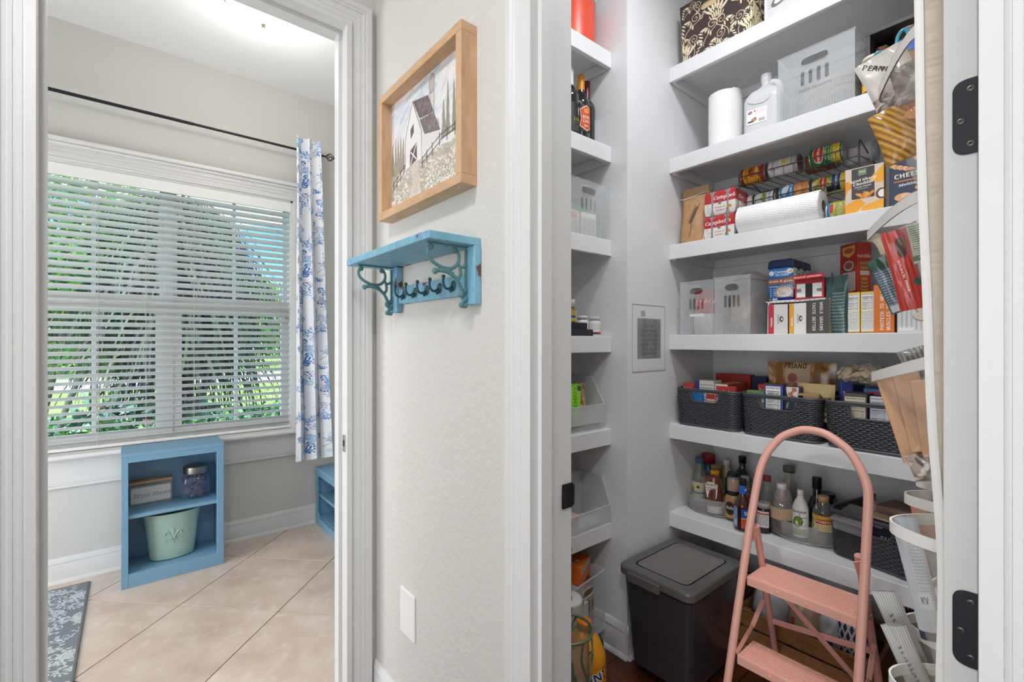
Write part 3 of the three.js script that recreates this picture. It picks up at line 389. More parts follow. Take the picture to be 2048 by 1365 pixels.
    poly(x, '#d5c8be', [[0.31, 0.67], [0.4, 0.65], [0.42, 0.8], [0.47, 1], [0.25, 1], [0.33, 0.82]].map(([a, b]) => [a * w, b * h])); st(160, (a, b, c) => disc(x, ['#cbbdb3', '#e0d6cd', '#bfb0a5'][floor(c * 3)], w * (0.32 + 0.1 * a + 0.03 * b), h * (0.68 + 0.32 * b), 9, 2.2, 1.2));
    x.strokeStyle = '#4c423e'; x.lineWidth = 4; for (const [a, b, c, d] of [[0.02, 0.75, 0.22, 0.62], [0.02, 0.79, 0.22, 0.67], [0.46, 0.66, 0.7, 0.56], [0.46, 0.7, 0.7, 0.61], [0.7, 0.56, 0.99, 0.54], [0.7, 0.6, 0.99, 0.575]]) { x.beginPath(); x.moveTo(a * w, b * h); x.lineTo(c * w, d * h); x.stroke(); }
    for (const a of [0.04, 0.09, 0.15, 0.2, 0.47, 0.53, 0.6, 0.69, 0.78, 0.87, 0.95]) { const b = a < 0.3 ? 0.78 - a * 0.55 : a < 0.7 ? 0.91 - a * 0.46 : 0.585; x.lineWidth = 5; x.beginPath(); x.moveTo(a * w, (b - 0.055) * h); x.lineTo(a * w, (b + 0.05) * h); x.stroke(); }
    for (const [cx, cy, sx, sy] of [[0.14, 0.93, 0.13, 0.1], [0.6, 0.86, 0.1, 0.13], [0.86, 0.8, 0.14, 0.09], [0.75, 0.95, 0.2, 0.06], [0.03, 0.97, 0.05, 0.08]]) st(130, (a, b, c) => { const A = a * 6.3, q = sqrt(b); disc(x, c > 0.3 ? '#f4f2ee' : ['#cfc7bd', '#8c876f'][floor(c * 6) % 2], (cx + sx * q * cos(A)) * w, (cy + sy * q * sin(A)) * h, 3.2, 3.2); });
  });
  mesh('canvas', [pbox(W - 2 * T, H - 2 * T, 0.006, { f: r, base: A0.flat('#e0dcd8') }, 0.0005).translate(0, -(H - 2 * T) / 2, 0.011)], A0.card, t);
}
{ // blue distressed coat-hook shelf
  const t = thing('wall_shelf', 'distressed turquoise wall shelf with iron scroll brackets and five coat hooks', 'shelf', P(UP, 0, 1.2575), LEFT);
  const f = fbm(81, 9, 4), g = fbm(82, 24, 3), h = fbm(83, 3, 3);
  const worn = (a, b, c) => dataTex(512, 512, (x, y) => { const n = f(x, y), m = g(x, y * 0.4), k = h(x, y); let q = lerp3(a, b, k); if (n > 0.62) q = lerp3(q, c, min(0.8, (n - 0.62) * 10)); if (n > 0.725) q = [98, 70, 54]; return q.map((v) => v + (m - 0.5) * 26); });
  const tx = worn([118, 176, 200], [140, 190, 206], [122, 154, 196]), paint = phy(0xffffff, 0.45, { map: tx, bumpMap: tx, bumpScale: 0.0006 });
  const L = 0.545, D = 0.155, x0 = -L / 2;
  // the board: its front right and left corners are clipped
  const board = ext(shape([[x0, 0.001], [-x0, 0.001], [-x0, D - 0.004], [-x0 - 0.006, D], [x0 + 0.006, D], [x0, D - 0.004]]), 0.021, 0.0025).rotateX(PI / 2);
  mesh('board', [boxuv(board.translate(0, 1.5775, 0), 2)], paint, t);
  const iron = phy(0x5d8e92, 0.45, { bumpMap: rep(peel, 4), bumpScale: 0.0004 });
  for (const x of [-0.197, 0.253]) {
    mesh('upright', [boxuv(rb(0.047, 0.152, 0.022, 0.003, x - 0.001, 1.4805, 0.012), 2)], paint, t);
    const b = [], c = (pts, r = 0.0048, n = 26) => b.push(tube(pts.map(([z, y]) => [0, y, z]), r, n, 8)), nub = (z, y, r = 0.0085) => b.push(ball(r, 0, y, z, 1));
    const xx = x - 0.012;
    b.push(rb(0.012, 0.004, 0.115, 0.001, 0, 1.5545, 0.082)); b.push(rb(0.007, 0.118, 0.005, 0.001, 0, 1.49, 0.0265));
    c([[0.126, 1.545], [0.138, 1.536], [0.136, 1.52], [0.118, 1.504], [0.09, 1.494], [0.066, 1.497], [0.05, 1.512], [0.048, 1.532], [0.056, 1.545]]); nub(0.13, 1.544); nub(0.06, 1.543);
    c([[0.116, 1.487], [0.098, 1.488], [0.074, 1.483], [0.054, 1.468], [0.042, 1.448], [0.034, 1.428]], 0.0055); nub(0.118, 1.485); c([[0.09, 1.494], [0.078, 1.486], [0.066, 1.48]], 0.007, 8); c([[0.05, 1.512], [0.044, 1.496], [0.044, 1.478], [0.052, 1.468]]); c([[0.046, 1.5], [0.03, 1.503]], 0.004, 6);
    b.push(ball(0.01, 0, 1.432, 0.04), ball(0.009, 0, 1.42, 0.027), ball(0.008, 0, 1.442, 0.027), ball(0.0065, 0, 1.505, 0.028));
    c([[0.04, 1.43], [0.034, 1.416], [0.04, 1.404], [0.03, 1.4]], 0.0055, 12); nub(0.04, 1.404, 0.008); nub(0.028, 1.402, 0.007);
    mesh('scroll_bracket', b.map((q) => q.scale(0.72, 1, 1).translate(xx, 0, 0)), iron, t);
  }
  mesh('hook_rail', [boxuv(rb(0.4, 0.056, 0.016, 0.002, 0.028, 1.46, 0.009), 2)], paint, t);
  const dark = phy(0x3d5f68, 0.4, { metalness: 0.3 });
  for (let i = 0; i < 5; i++) { const x = -0.13 + i * 0.074; mesh('hook', [lathe([[0, 0.004], [0.011, 0.003], [0.015, 0.0005], [0.015, 0]], 18).rotateX(PI / 2).translate(x, 1.462, 0.017), tube([[x, 1.462, 0.018], [x, 1.455, 0.028], [x, 1.452, 0.037], [x, 1.458, 0.046], [x, 1.47, 0.05], [x, 1.482, 0.049]], 0.0035, 22, 8), ball(0.0055, x, 1.485, 0.0488), tube([[x, 1.462, 0.018], [x, 1.452, 0.02], [x, 1.447, 0.026]], 0.003, 8, 6), ball(0.0045, x, 1.447, 0.026)], dark, t); }
}
{ // blank wall plate
  const t = thing('wall_plate', 'tall blank white wall plate low on the grey hall wall', 'wall plate', P(UP, 0.418, 1.391), LEFT);
  mesh('plate', [ext(rrect(-0.05, -0.075, 0.1, 0.15, 0.005), 0.007, 0.0025)], phy(0xeeeeea, 0.35), t);
  for (const y of [0.048, -0.048]) mesh('screw', [lathe([[0, 0.0008], [0.003, 0.0006], [0.0035, 0]], 12).rotateX(PI / 2).translate(0, y, 0.007)], M.white, t);
}
// unseen hall ceiling lamps and an unseen glass door, placed to light hall and pantry
function ceilingPanel(name, label, at, size, power, col = 0xfafbff) {
  const l = thing(name, label, 'lamp', at);
  mesh('rim', [rb(size + 0.05, 0.03, 0.02, 0.004, 0, -0.015, (size + 0.03) / 2), rb(size + 0.05, 0.03, 0.02, 0.004, 0, -0.015, -(size + 0.03) / 2), rb(0.02, 0.03, size + 0.05, 0.004, (size + 0.03) / 2, -0.015, 0), rb(0.02, 0.03, size + 0.05, 0.004, -(size + 0.03) / 2, -0.015, 0)], M.white, l);
  mesh('diffuser', [rb(size + 0.01, 0.012, size + 0.01, 0.002, 0, -0.014, 0)], phy(0xffffff, 0.5, { emissive: col, emissiveIntensity: 2 }), l);
  const a = new THREE.RectAreaLight(col, power / (size * size), size, size); a.position.set(0, -0.024, 0); a.rotation.x = -PI / 2; l.add(a); return l;
}
ceilingPanel('unseen_hall_lamp', 'unseen square flush ceiling lamp behind the viewer, lighting the hall casings and the pantry doorway', P(-0.5, CEIL, -0.5), 0.24, LAMP.hall);  // lamp out of view behind the camera, lights casings and pantry doorway
ceilingPanel('unseen_hall_lamp', 'added square flush ceiling lamp in the hall before the laundry door, fill for the hall wall', P(-0.75, CEIL, 0.75), 0.24, LAMP.hall);  // second lamp added to even out light between right casing and hall wall
{
  const w = struct('door_4', [wbox(-2.0, -1.96, 0.02, 0.1, -1.5, 0.75), wbox(-2.0, -1.96, 2.1, 2.18, -1.5, 0.75), wbox(-2.0, -1.96, 0.02, 2.18, -1.5, -1.42), wbox(-2.0, -1.96, 0.02, 2.18, 0.67, 0.75), wbox(-2.0, -1.97, 0.02, 2.18, -0.4, -0.36)], M.trim);  // glowing glass door out of view, lights hall wall and lower pantry from the front
  mesh('pane', [wbox(-1.995, -1.985, 0.1, 2.1, -1.42, 0.67)], phy(0xffffff, 0.3, { emissive: 0xf4f7ff, emissiveIntensity: 1.5 }), w);
  const a = new THREE.RectAreaLight(0xf8faff, LAMP.unseenDoor, 2.05, 1.98); a.position.copy(P(-1.965, 1.1, -0.375)); a.rotation.y = -PI / 2; w.add(a);
}
ceilingPanel('unseen_pantry_lamp', 'unseen square flush ceiling lamp in the pantry, lighting the shelves from above', P(1.22, CEIL, 0.5), 0.24, LAMP.pantry, 0xf6f9ff);  // lamp out of view overhead, throws the shadows under the shelves
// ================= the pantry: built-in shelves =================
const HS = [2.556, 2.141, 1.747, 1.337, 0.933, 0.531], UF = 1.903, WNF = 1.266, HN = [2.544, 2.14, 1.74, 1.33, 0.935, 0.535];
{
  const what = ['topmost long pantry shelf carrying the brown damask box', 'long pantry shelf carrying the paper towel roll and milk jug', 'long pantry shelf carrying soup packs and the can rack', 'long pantry shelf at eye level carrying cereal and cracker boxes', 'long pantry shelf carrying three woven baskets in a row', 'lowest long pantry shelf carrying bottles on turntables'];
  HS.forEach((h, i) => {
    const s = thing('pantry_shelf', 'white painted ' + what[i], 'shelf', P(UF, h, 0.3175), LEFT, 'long shelves on the pantry back wall'), L = 1.735;
    mesh('board', [boxuv(rb(L, 0.03, 0.385, 0.002, 0, -0.015, -0.2095))], M.shelf, s);
    mesh('front_edge', [boxuv(rb(L, 0.066, 0.02, 0.0025, 0, -0.033, -0.01))], M.shelf, s);
    mesh('cleat', [boxuv(rb(L, 0.04, 0.018, 0.002, 0, -0.05, -0.392))], M.shelf, s); mesh('cleat', [boxuv(rb(0.018, 0.04, 0.36, 0.002, -L / 2 + 0.01, -0.05, -0.202))], M.shelf, s);
  });
  const nn = ['topmost short niche shelf under the orange cooler', 'short niche shelf under the wine bottles', 'short niche shelf under the frosted bin of packets', 'short niche shelf under the pill bottles', 'short niche shelf under the green snack bag', 'lowest short niche shelf under the clear stacking bin'];
  HN.forEach((h, i) => {
    const s = thing('niche_shelf', 'white painted ' + nn[i], 'shelf', P(1.2025, h, WNF), 0, 'short shelves in the niche'), L = 0.773;
    mesh('board', [boxuv(rb(L, 0.03, 0.312, 0.002, 0, -0.015, -0.176))], M.shelf, s);
    mesh('front_edge', [boxuv(rb(L, 0.068, 0.02, 0.0025, 0, -0.034, -0.01))], M.shelf, s);
    mesh('cleat', [boxuv(rb(L, 0.04, 0.018, 0.002, 0, -0.05, -0.325))], M.shelf, s); mesh('cleat', [boxuv(rb(0.018, 0.04, 0.29, 0.002, L / 2 - 0.01, -0.05, -0.168))], M.shelf, s);
  });
}
const A1 = sheet(), A2 = sheet();
const frost = new THREE.MeshPhysicalMaterial({ color: 0xe6e9ea, roughness: 0.32, transparent: true, opacity: 0.2, side: THREE.DoubleSide });
const clearP = new THREE.MeshPhysicalMaterial({ color: 0xf2f4f5, roughness: 0.1, transparent: true, opacity: 0.22, side: THREE.DoubleSide });
const glassM = phy(0xffffff, 0.04, { transmission: 0.96, thickness: 0, ior: 1.45 });
const vinyl = new THREE.MeshPhysicalMaterial({ color: 0xf4efe8, roughness: 0.08, transparent: true, opacity: 0.2, side: THREE.DoubleSide, specularIntensity: 1 });
const carton = (name, label, at, w, h, d, F, turn = 0, group, sh = A1, round) => one(name, label, 'box', pbox(w, h, d, F, round), sh.card, at, LEFT + turn, group);
// frosted bin with a handle hole, four slots and a ribbed foot; front face at z 0
function frostedBin(name, label, at, w, h, d, turn = 0, group, base = LEFT, hx = 0) {
  const t = thing(name, label, 'bin', at, base + turn, group), T = 0.003, k = w / 0.25;
  const face = () => { const s = rrect(-w / 2, 0, w, h, 0.008); const hw = 0.09 * min(1, k * 1.15), hh = 0.03; s.holes.push(rrect(hx - hw / 2, h * 0.75, hw, hh, hh * 0.48, THREE.Path)); for (let i = 0; i < 4; i++) s.holes.push(rrect(hx - 0.006 + (i - 1.5) * hw * 0.29, h * 0.47, 0.012, 0.05 * h / 0.24, 0.0058, THREE.Path)); return s; };
  mesh('front_panel', [ext(face(), T).translate(0, 0, -T)], frost, t);
  const hw = 0.09 * min(1, k * 1.15) / 2; mesh('handle_rim', [tube([[hx - hw + 0.014, h * 0.75 + 0.03, 0.001], [hx + hw - 0.014, h * 0.75 + 0.03, 0.001], [hx + hw, h * 0.75 + 0.015, 0.001], [hx + hw - 0.014, h * 0.75, 0.001], [hx - hw + 0.014, h * 0.75, 0.001], [hx - hw, h * 0.75 + 0.015, 0.001]], 0.0025, 40, 6, true)], frost, t);
  mesh('side_panel', [rb(T, h, d, 0.001, -w / 2 + T / 2, h / 2, -d / 2)], frost, t); mesh('side_panel', [rb(T, h, d, 0.001, w / 2 - T / 2, h / 2, -d / 2)], frost, t);
  mesh('back_panel', [rb(w, h, T, 0.001, 0, h / 2, -d)], frost, t); mesh('bottom_panel', [rb(w, T, d, 0.001, 0, T / 2, -d / 2)], frost, t);
  mesh('rim', [rb(w + 0.006, 0.004, 0.006, 0.0015, 0, h, 0), rb(0.006, 0.004, d, 0.0015, -w / 2, h, -d / 2), rb(0.006, 0.004, d, 0.0015, w / 2, h, -d / 2)], frost, t);
  const ribs = []; for (let x = -w / 2 + 0.008; x < w / 2 - 0.004; x += 0.008) ribs.push(bx(0.0025, h * 0.33, 0.002, x, h * 0.17, 0.001)); mesh('ribs', ribs, frost, t).userData.kind = 'stuff';
  return t;
}
// ---------- shelf 1 ----------
{
  const t = thing('storage_box', 'dark brown storage box with cream damask scrolls and a handle slot, on the top shelf', 'box', P(1.925, HS[0], 0.98), LEFT);
  const damask = (x, W, H, holes) => {
    fillR(x, '#41342f', 0, 0, W, H); x.strokeStyle = '#e2d3b2'; x.lineCap = 'round';
    const curl = (px, py, s, fl, rot) => { x.save(); x.translate(px, py); x.rotate(rot); x.scale(s * fl, s); x.lineWidth = 3; x.beginPath(); x.moveTo(0, 70); x.bezierCurveTo(-10, 20, 40, 10, 46, -20); x.stroke(); x.beginPath(); for (let i = 0; i < 40; i++) { const a = i / 39 * 9, q = 24 * (1 - i / 44); x.lineTo(46 - 24 + q * cos(a), -20 - q * sin(a)); } x.stroke(); for (let i = 0; i < 6; i++) { const a = 0.3 + i * 0.35; disc(x, '#e2d3b2', 20 + 38 * cos(a + 1.2), 30 - 34 * sin(a), 4, 12, a - 0.6); } for (let i = 0; i < 4; i++) disc(x, '#e2d3b2', -14 - i * 4, 60 - i * 16, 3.5, 11, -0.8 - i * 0.15); x.restore(); };
    const flower = (px, py, s) => { x.save(); x.translate(px, py); x.scale(s, s); for (let i = -3; i <= 3; i++) disc(x, '#ead9b6', i * 13, -48 + abs(i) * 9, 5.5, 24, i * 0.26); for (let i = -2; i <= 2; i++) disc(x, '#e2d3b2', i * 9, 2 + abs(i) * 2, 3.6, 20, i * 0.12); x.lineWidth = 5; x.beginPath(); x.arc(0, 0, 32, 0.15, PI - 0.15); x.stroke(); x.beginPath(); x.arc(0, -4, 34, 1.1 * PI, 1.9 * PI); x.stroke(); x.restore(); };
    for (const [a, b] of [[0.5, 0.42], [0.02, 0.9], [0.98, 0.9], [0.24, -0.1], [0.78, -0.08]]) flower(a * W, b * H, 1.45);
    for (const [a, b, s, f, r] of [[0.36, 0.62, 1, 1, 0.2], [0.64, 0.62, 1, -1, -0.2], [0.13, 0.36, 1, 1, 0.4], [0.87, 0.36, 1, -1, -0.4], [0.22, 0.75, 0.9, -1, 0.3], [0.78, 0.75, 0.9, 1, -0.3], [0.5, 0.85, 0.9, 1, 0], [0.3, 0.2, 0.8, -1, 0.2], [0.72, 0.2, 0.8, 1, -0.2], [0.05, 0.62, 0.7, -1, 0], [0.95, 0.62, 0.7, 1, 0], [0.4, 0.95, 0.7, 1, 0.4], [0.62, 0.95, 0.7, -1, -0.4], [0.12, 0.1, 0.7, 1, 0.5], [0.88, 0.12, 0.7, -1, 0.5], [0.5, 0.1, 0.7, 1, 0.9]]) curl(a * W, b * H, s * 1.6, f, r);
  };
  const W = 0.3, H = 0.262, D = 0.3, fr = A1.art(520, 450, damask), sd = A1.art(300, 300, damask), kraft = std(0xd9c096, 0.8);
  const flare = (g) => { const p = g.attributes.position; for (let i = 0; i < p.count; i++) { const k = 1 + 0.1 * (p.getY(i) / H); p.setX(i, p.getX(i) * k); } g.computeVertexNormals(); return g; };
  const s = rrect(-W / 2, 0, W, H, 0.001); s.holes.push(rrect(-0.062, 0.196, 0.104, 0.034, 0.016, THREE.Path)); let f = ext(s, 0.003); const uv = f.attributes.uv, p = f.attributes.position; for (let i = 0; i < uv.count; i++) { const q = uvIn(fr, p.getX(i) / W + 0.5, p.getY(i) / H); uv.setXY(i, q[0], q[1]); } f.translate(0, 0, -0.003);
  mesh('front_panel', [flare(f)], A1.card, t);
  mesh('side_panel', [flare(pbox(0.003, H, D, { base: sd }, 0.0005).translate(-W / 2, 0, -D / 2))], A1.card, t); mesh('side_panel', [flare(pbox(0.003, H, D, { base: sd }, 0.0005).translate(W / 2, 0, -D / 2))], A1.card, t);
  mesh('back_panel', [flare(bx(W, H, 0.003, 0, H / 2, -D))], kraft, t); mesh('bottom_panel', [bx(W, 0.003, D, 0, 0.002, -D / 2)], kraft, t); mesh('inner_lining', [bx(0.28, 0.1, 0.002, 0, 0.2, -0.012)], kraft, t); mesh('cord', [tube([[0.0, 0.235, -0.006], [0.004, 0.21, -0.005], [0.001, 0.19, -0.006]], 0.0012, 10, 5)], M.black, t);
}
{
  const r = A1.art(300, 200, (x, w, h) => { fillR(x, '#dedddb', 0, 0, w, h); fillR(x, '#c9c9c6', 14, 10, w - 28, h - 30); lines(x, 16, 14, w - 34, 12, 12, '#8e8d8a', 1.5, 4); disc(x, '#6a6966', 90, 120, 60, 22, -0.4); disc(x, '#d4d3d0', 92, 118, 46, 15, -0.4); for (let i = 0; i < 3; i++) fillR(x, '#a8a7a4', 0, h - 14 + i * 4, w, 1.5); });
  carton('storage_box', 'white printed box on the top shelf right of the damask box', P(2.06, HS[0] + 0.0005, 0.672), 0.225, 0.2, 0.26, { f: r, base: A1.flat('#e0dfdd') });
}
// ---------- shelf 2 ----------
const towelT = dataTex(256, 256, (x, y) => { const a = (x * 14) % 1, b = (y * 14) % 1, d = abs(((x + y) * 14) % 1 - 0.5) + abs((((x - y) * 14) % 1 + 1) % 1 - 0.5); return [255 * min(1, 0.25 + d)]; }, false);
const towelM = std(0xf0efed, 0.95, { bumpMap: rep(towelT, 3, 2), bumpScale: 0.0016 });
function towelRoll(name, label, at, r, len) { const t = thing(name, label, 'paper towels', at, LEFT); mesh('paper', [lathe([[0.021, 0], [r - 0.006, 0], [r, 0.004], [r + 0.0006, len / 2], [r, len - 0.004], [r - 0.006, len], [0.021, len]], 48)], towelM, t); mesh('loose_sheet', [surf((s, k) => { const a = 0.9 + s * 1.3, q = r + 0.0008 + 0.003 * s * s; return [q * sin(a), k * len, q * cos(a)]; }, 14, 6)], new THREE.MeshStandardMaterial({ color: 0xf0efed, roughness: 0.95, side: THREE.DoubleSide }), t); mesh('cardboard_core', [lathe([[0.019, 0.001], [0.0212, 0.001], [0.0212, len - 0.001], [0.019, len - 0.001], [0.019, 0.001]], 28)], std(0x8d8172, 0.9, two), t); return t; }
towelRoll('paper_towel_roll', 'white paper towel roll standing upright beside the milk jug', P(2.045, HS[1], 0.997), 0.068, 0.262);
{
  const t = thing('milk_jug', 'empty translucent white gallon jug with a small label and moulded handle', 'jug', P(2.035, HS[1], 0.818), LEFT + rad(6));
  const m = new THREE.MeshPhysicalMaterial({ color: 0xdfdfde, roughness: 0.35, transparent: true, opacity: 0.8, side: THREE.DoubleSide });
  const w = 0.072; const prof = (y) => (y < 0.012 ? 0.92 + 0.08 * y / 0.012 : y < 0.15 ? 1 : y < 0.225 ? 1 - 0.74 * Math.pow((y - 0.15) / 0.075, 1.7) : 0.26);
  const body = surf((s, t2) => { const a = s * 2 * PI, y = t2 * 0.24, k = prof(y), sq = 1 / Math.pow(Math.pow(abs(cos(a)), 6) + Math.pow(abs(sin(a)), 6), 1 / 6), q = y > 0.2 ? 1 : sq; let x = w * k * q * cos(a), z = w * k * q * sin(a); if (y > 0.08 && y < 0.2 && x > 0.02 && z > 0.01) z -= 0.016 * sin((y - 0.08) / 0.12 * PI) * min(1, (x - 0.02) / 0.02) * 0; return [x, y, z]; }, 56, 44);
  mesh('jug_body', [body, bx(0.12, 0.002, 0.12, 0, 0.003, 0)], m, t);
  mesh('handle', [tube([[0.022, 0.226, 0.012], [0.045, 0.214, 0.02], [0.06, 0.185, 0.03], [0.064, 0.15, 0.04], [0.058, 0.135, 0.05]], 0.0125, 24, 12)], m, t);
  mesh('moulded_panel', [tube([[-0.04, 0.14, 0.0725], [-0.045, 0.16, 0.07], [-0.02, 0.19, 0.05], [0.02, 0.19, 0.05], [0.03, 0.16, 0.069], [0.028, 0.14, 0.0725], [0, 0.13, 0.0725]], 0.003, 40, 6, true)], m, t);
  mesh('neck', [lathe([[0.019, 0.236], [0.021, 0.24], [0.022, 0.25], [0.0215, 0.27], [0.018, 0.271], [0.018, 0.24]], 24)], m, t);
  const r = A1.art(150, 130, (x, W, H) => { fillR(x, '#f2f0ee', 0, 0, W, H); disc(x, '#7a2f4c', 26, 26, 17, 12, -0.3); txt(x, 'fresh', 26, 26, 10, '#f3e9ec'); fillR(x, '#c24a5e', 56, 10, 10, 18); lines(x, 74, 14, 66, 4, 8, '#cf8b9b', 2.5, 3); disc(x, '#b98c74', 55, 92, 22, 15, 0.2); disc(x, '#4d3a35', 30, 106, 26, 8); disc(x, '#a2624f', 64, 82, 8, 10); for (let i = 0; i < 14; i++) fillR(x, '#333', 92 + i * 3.2, 92, i % 3 ? 1 : 2, 26); });
  mesh('paper_label', [place(reuv(new THREE.PlaneGeometry(0.075, 0.06), r), -0.016, 0.082, 0.0735)], A1.card, t);
}
const paperBin = frostedBin('storage_bin', 'frosted plastic bin lettered for paper products, holding paper plates', P(1.93, HS[1], 0.611), 0.246, 0.25, 0.33);
{
  const font = await new FontLoader().loadAsync('fonts/droid/droid_serif_regular.typeface.json');
  const g = new TextGeometry('PAPER PRODUCTS', { font, size: 0.0088, depth: 0.0003, curveSegments: 2 }); g.center(); mesh('lettering', [g.translate(0.002, 0.098, 0.0004)], std(0x77736d, 0.6), paperBin);
  for (let i = 0; i < 3; i++) { const t = thing('paper_plate_stack', ['lowest slanting stack of white paper plates in the paper products bin', 'middle slanting stack of white paper plates in the paper products bin', 'uppermost slanting stack of white paper plates in the paper products bin'][i], 'plates', P(2.07, HS[1] + 0.045 + i * 0.028, 0.6), LEFT, 'paper plates in the frosted bin'); t.rotation.z = 0.34 - i * 0.03; t.rotation.order = 'YXZ'; mesh('plates', Array.from({ length: 5 }, (_, k) => lathe([[0, 0], [0.075, 0.0005], [0.095, 0.01], [0.108, 0.012], [0.095, 0.0125], [0.075, 0.003], [0, 0.0025]], 36).translate(0, k * 0.004, 0)), std([0xe8e2d8, 0xd8d3cc, 0xe9e4dc][i], 0.8), t); }
}
{
  const wood = woodTex(42, [34, 30, 28], [58, 52, 48], [26, 23, 22], 10), m = phy(0xffffff, 0.55, { map: wood }), W = 0.32, H = 0.248, D = 0.25;
  const t = thing('wooden_crate', 'black stained wooden box open at the front, holding jars and twine', 'crate', P(1.99, HS[1], 0.313), LEFT);
  mesh('side_board', [boxuv(rb(0.014, H - 0.0282, D, 0.001, -W / 2 + 0.007, H / 2, -D / 2), 2)], m, t); mesh('side_board', [boxuv(rb(0.014, H - 0.0282, D, 0.001, W / 2 - 0.007, H / 2, -D / 2), 2)], m, t); mesh('top_board', [boxuv(rb(W, 0.014, D, 0.001, 0, H - 0.007, -D / 2), 2)], m, t); mesh('bottom_board', [boxuv(rb(W, 0.014, D, 0.001, 0, 0.007, -D / 2), 2)], m, t); mesh('back_board', [boxuv(rb(W - 0.028, H - 0.028, 0.008, 0.001, 0, H / 2, -D + 0.004), 2)], m, t);
}
{
  const tw = thing('twine_bundle', 'tan jute twine knot in the black wooden box', 'twine', P(2.06, HS[1] + 0.1445, 0.44), LEFT); const r = rng(9), pts = Array.from({ length: 26 }, (_, i) => [0.022 * cos(i * 1.9) * (0.6 + r() * 0.6), 0.03 + 0.03 * sin(i * 1.1) * (0.7 + 0.4 * r()), 0.02 * sin(i * 1.9)]); mesh('cord', [tube(pts, 0.0045, 200, 6)], std(0xa47b52, 0.95), tw);
  const rest = thing('small_box', 'small dark cardboard box beneath the twine in the black wooden box', 'box', P(2.07, HS[1] + 0.0145, 0.44), LEFT); mesh('carton', [rb(0.055, 0.128, 0.08, 0.003, 0, 0.064, 0)], std(0x2f2a28, 0.8), rest);
  const jar = thing('glass_jar', 'large clear glass jar with a metal lid and a blue label in the black box', 'jar', P(2.07, HS[1] + 0.0145, 0.365), LEFT);
  mesh('jar_body', [lathe([[0, 0.001], [0.046, 0.002], [0.05, 0.01], [0.05, 0.17], [0.042, 0.19], [0.042, 0.2]], 32)], glassM, jar); mesh('snack_filling', [cyl(0.045, 0.046, 0.14, 0, 0.075, 0)], std(0x8a5a34, 0.9), jar);
  mesh('lid', [lathe([[0, 0.222], [0.046, 0.222], [0.048, 0.218], [0.048, 0.2], [0, 0.2]], 36), lathe([[0.0475, 0.213], [0.0495, 0.211], [0.0475, 0.209]], 36), lathe([[0.0475, 0.206], [0.0495, 0.204], [0.0475, 0.202]], 36)], M.steel, jar); mesh('label_band', [cyl(0.0506, 0.0506, 0.045, 0, 0.155, 0, 0, 0, 0, 32, true)], std(0x1f56b4, 0.5, two), jar);
  const r2 = A1.art(300, 150, (x, w, h) => { fillR(x, '#e9b93a', 0, 0, w, h); fillR(x, '#c8402c', 0, 8, w, 22); txt(x, 'SUKARI', 70, 20, 20, '#f6ead8'); txt(x, 'SUKARI', 210, 20, 20, '#f6ead8'); for (const a of [0, 140]) { txt(x, 'dates', 70 + a, 58, 30, '#6b3a1c', { skew: 0.2 }); fillR(x, '#c8402c', a + 8, 78, 120, 16); txt(x, 'PREMIUM', 68 + a, 86, 14, '#f6e3b8'); disc(x, '#8c5226', 60 + a, 120, 26, 12, 0.4); disc(x, '#6e3b1a', 90 + a, 124, 20, 10, -0.3); } });
  const k = thing('snack_jar', 'dark jar with a yellow and red label and cream lid on the shelf edge', 'jar', P(1.947, HS[1], 0.435), LEFT); mesh('jar_body', [lathe([[0, 0.001], [0.034, 0.002], [0.0365, 0.008], [0.0365, 0.092], [0.032, 0.104], [0.032, 0.11]], 28)], phy(0x3c2114, 0.12), k); mesh('label_wrap', [reuv(cyl(0.037, 0.037, 0.07, 0, 0.045, 0, 0, 0, 0, 28, true), r2)], A1.gloss, k); mesh('lid', [lathe([[0, 0.127], [0.035, 0.127], [0.0365, 0.124], [0.0365, 0.11], [0, 0.11]], 28)], phy(0xe6dcc4, 0.4), k);
}
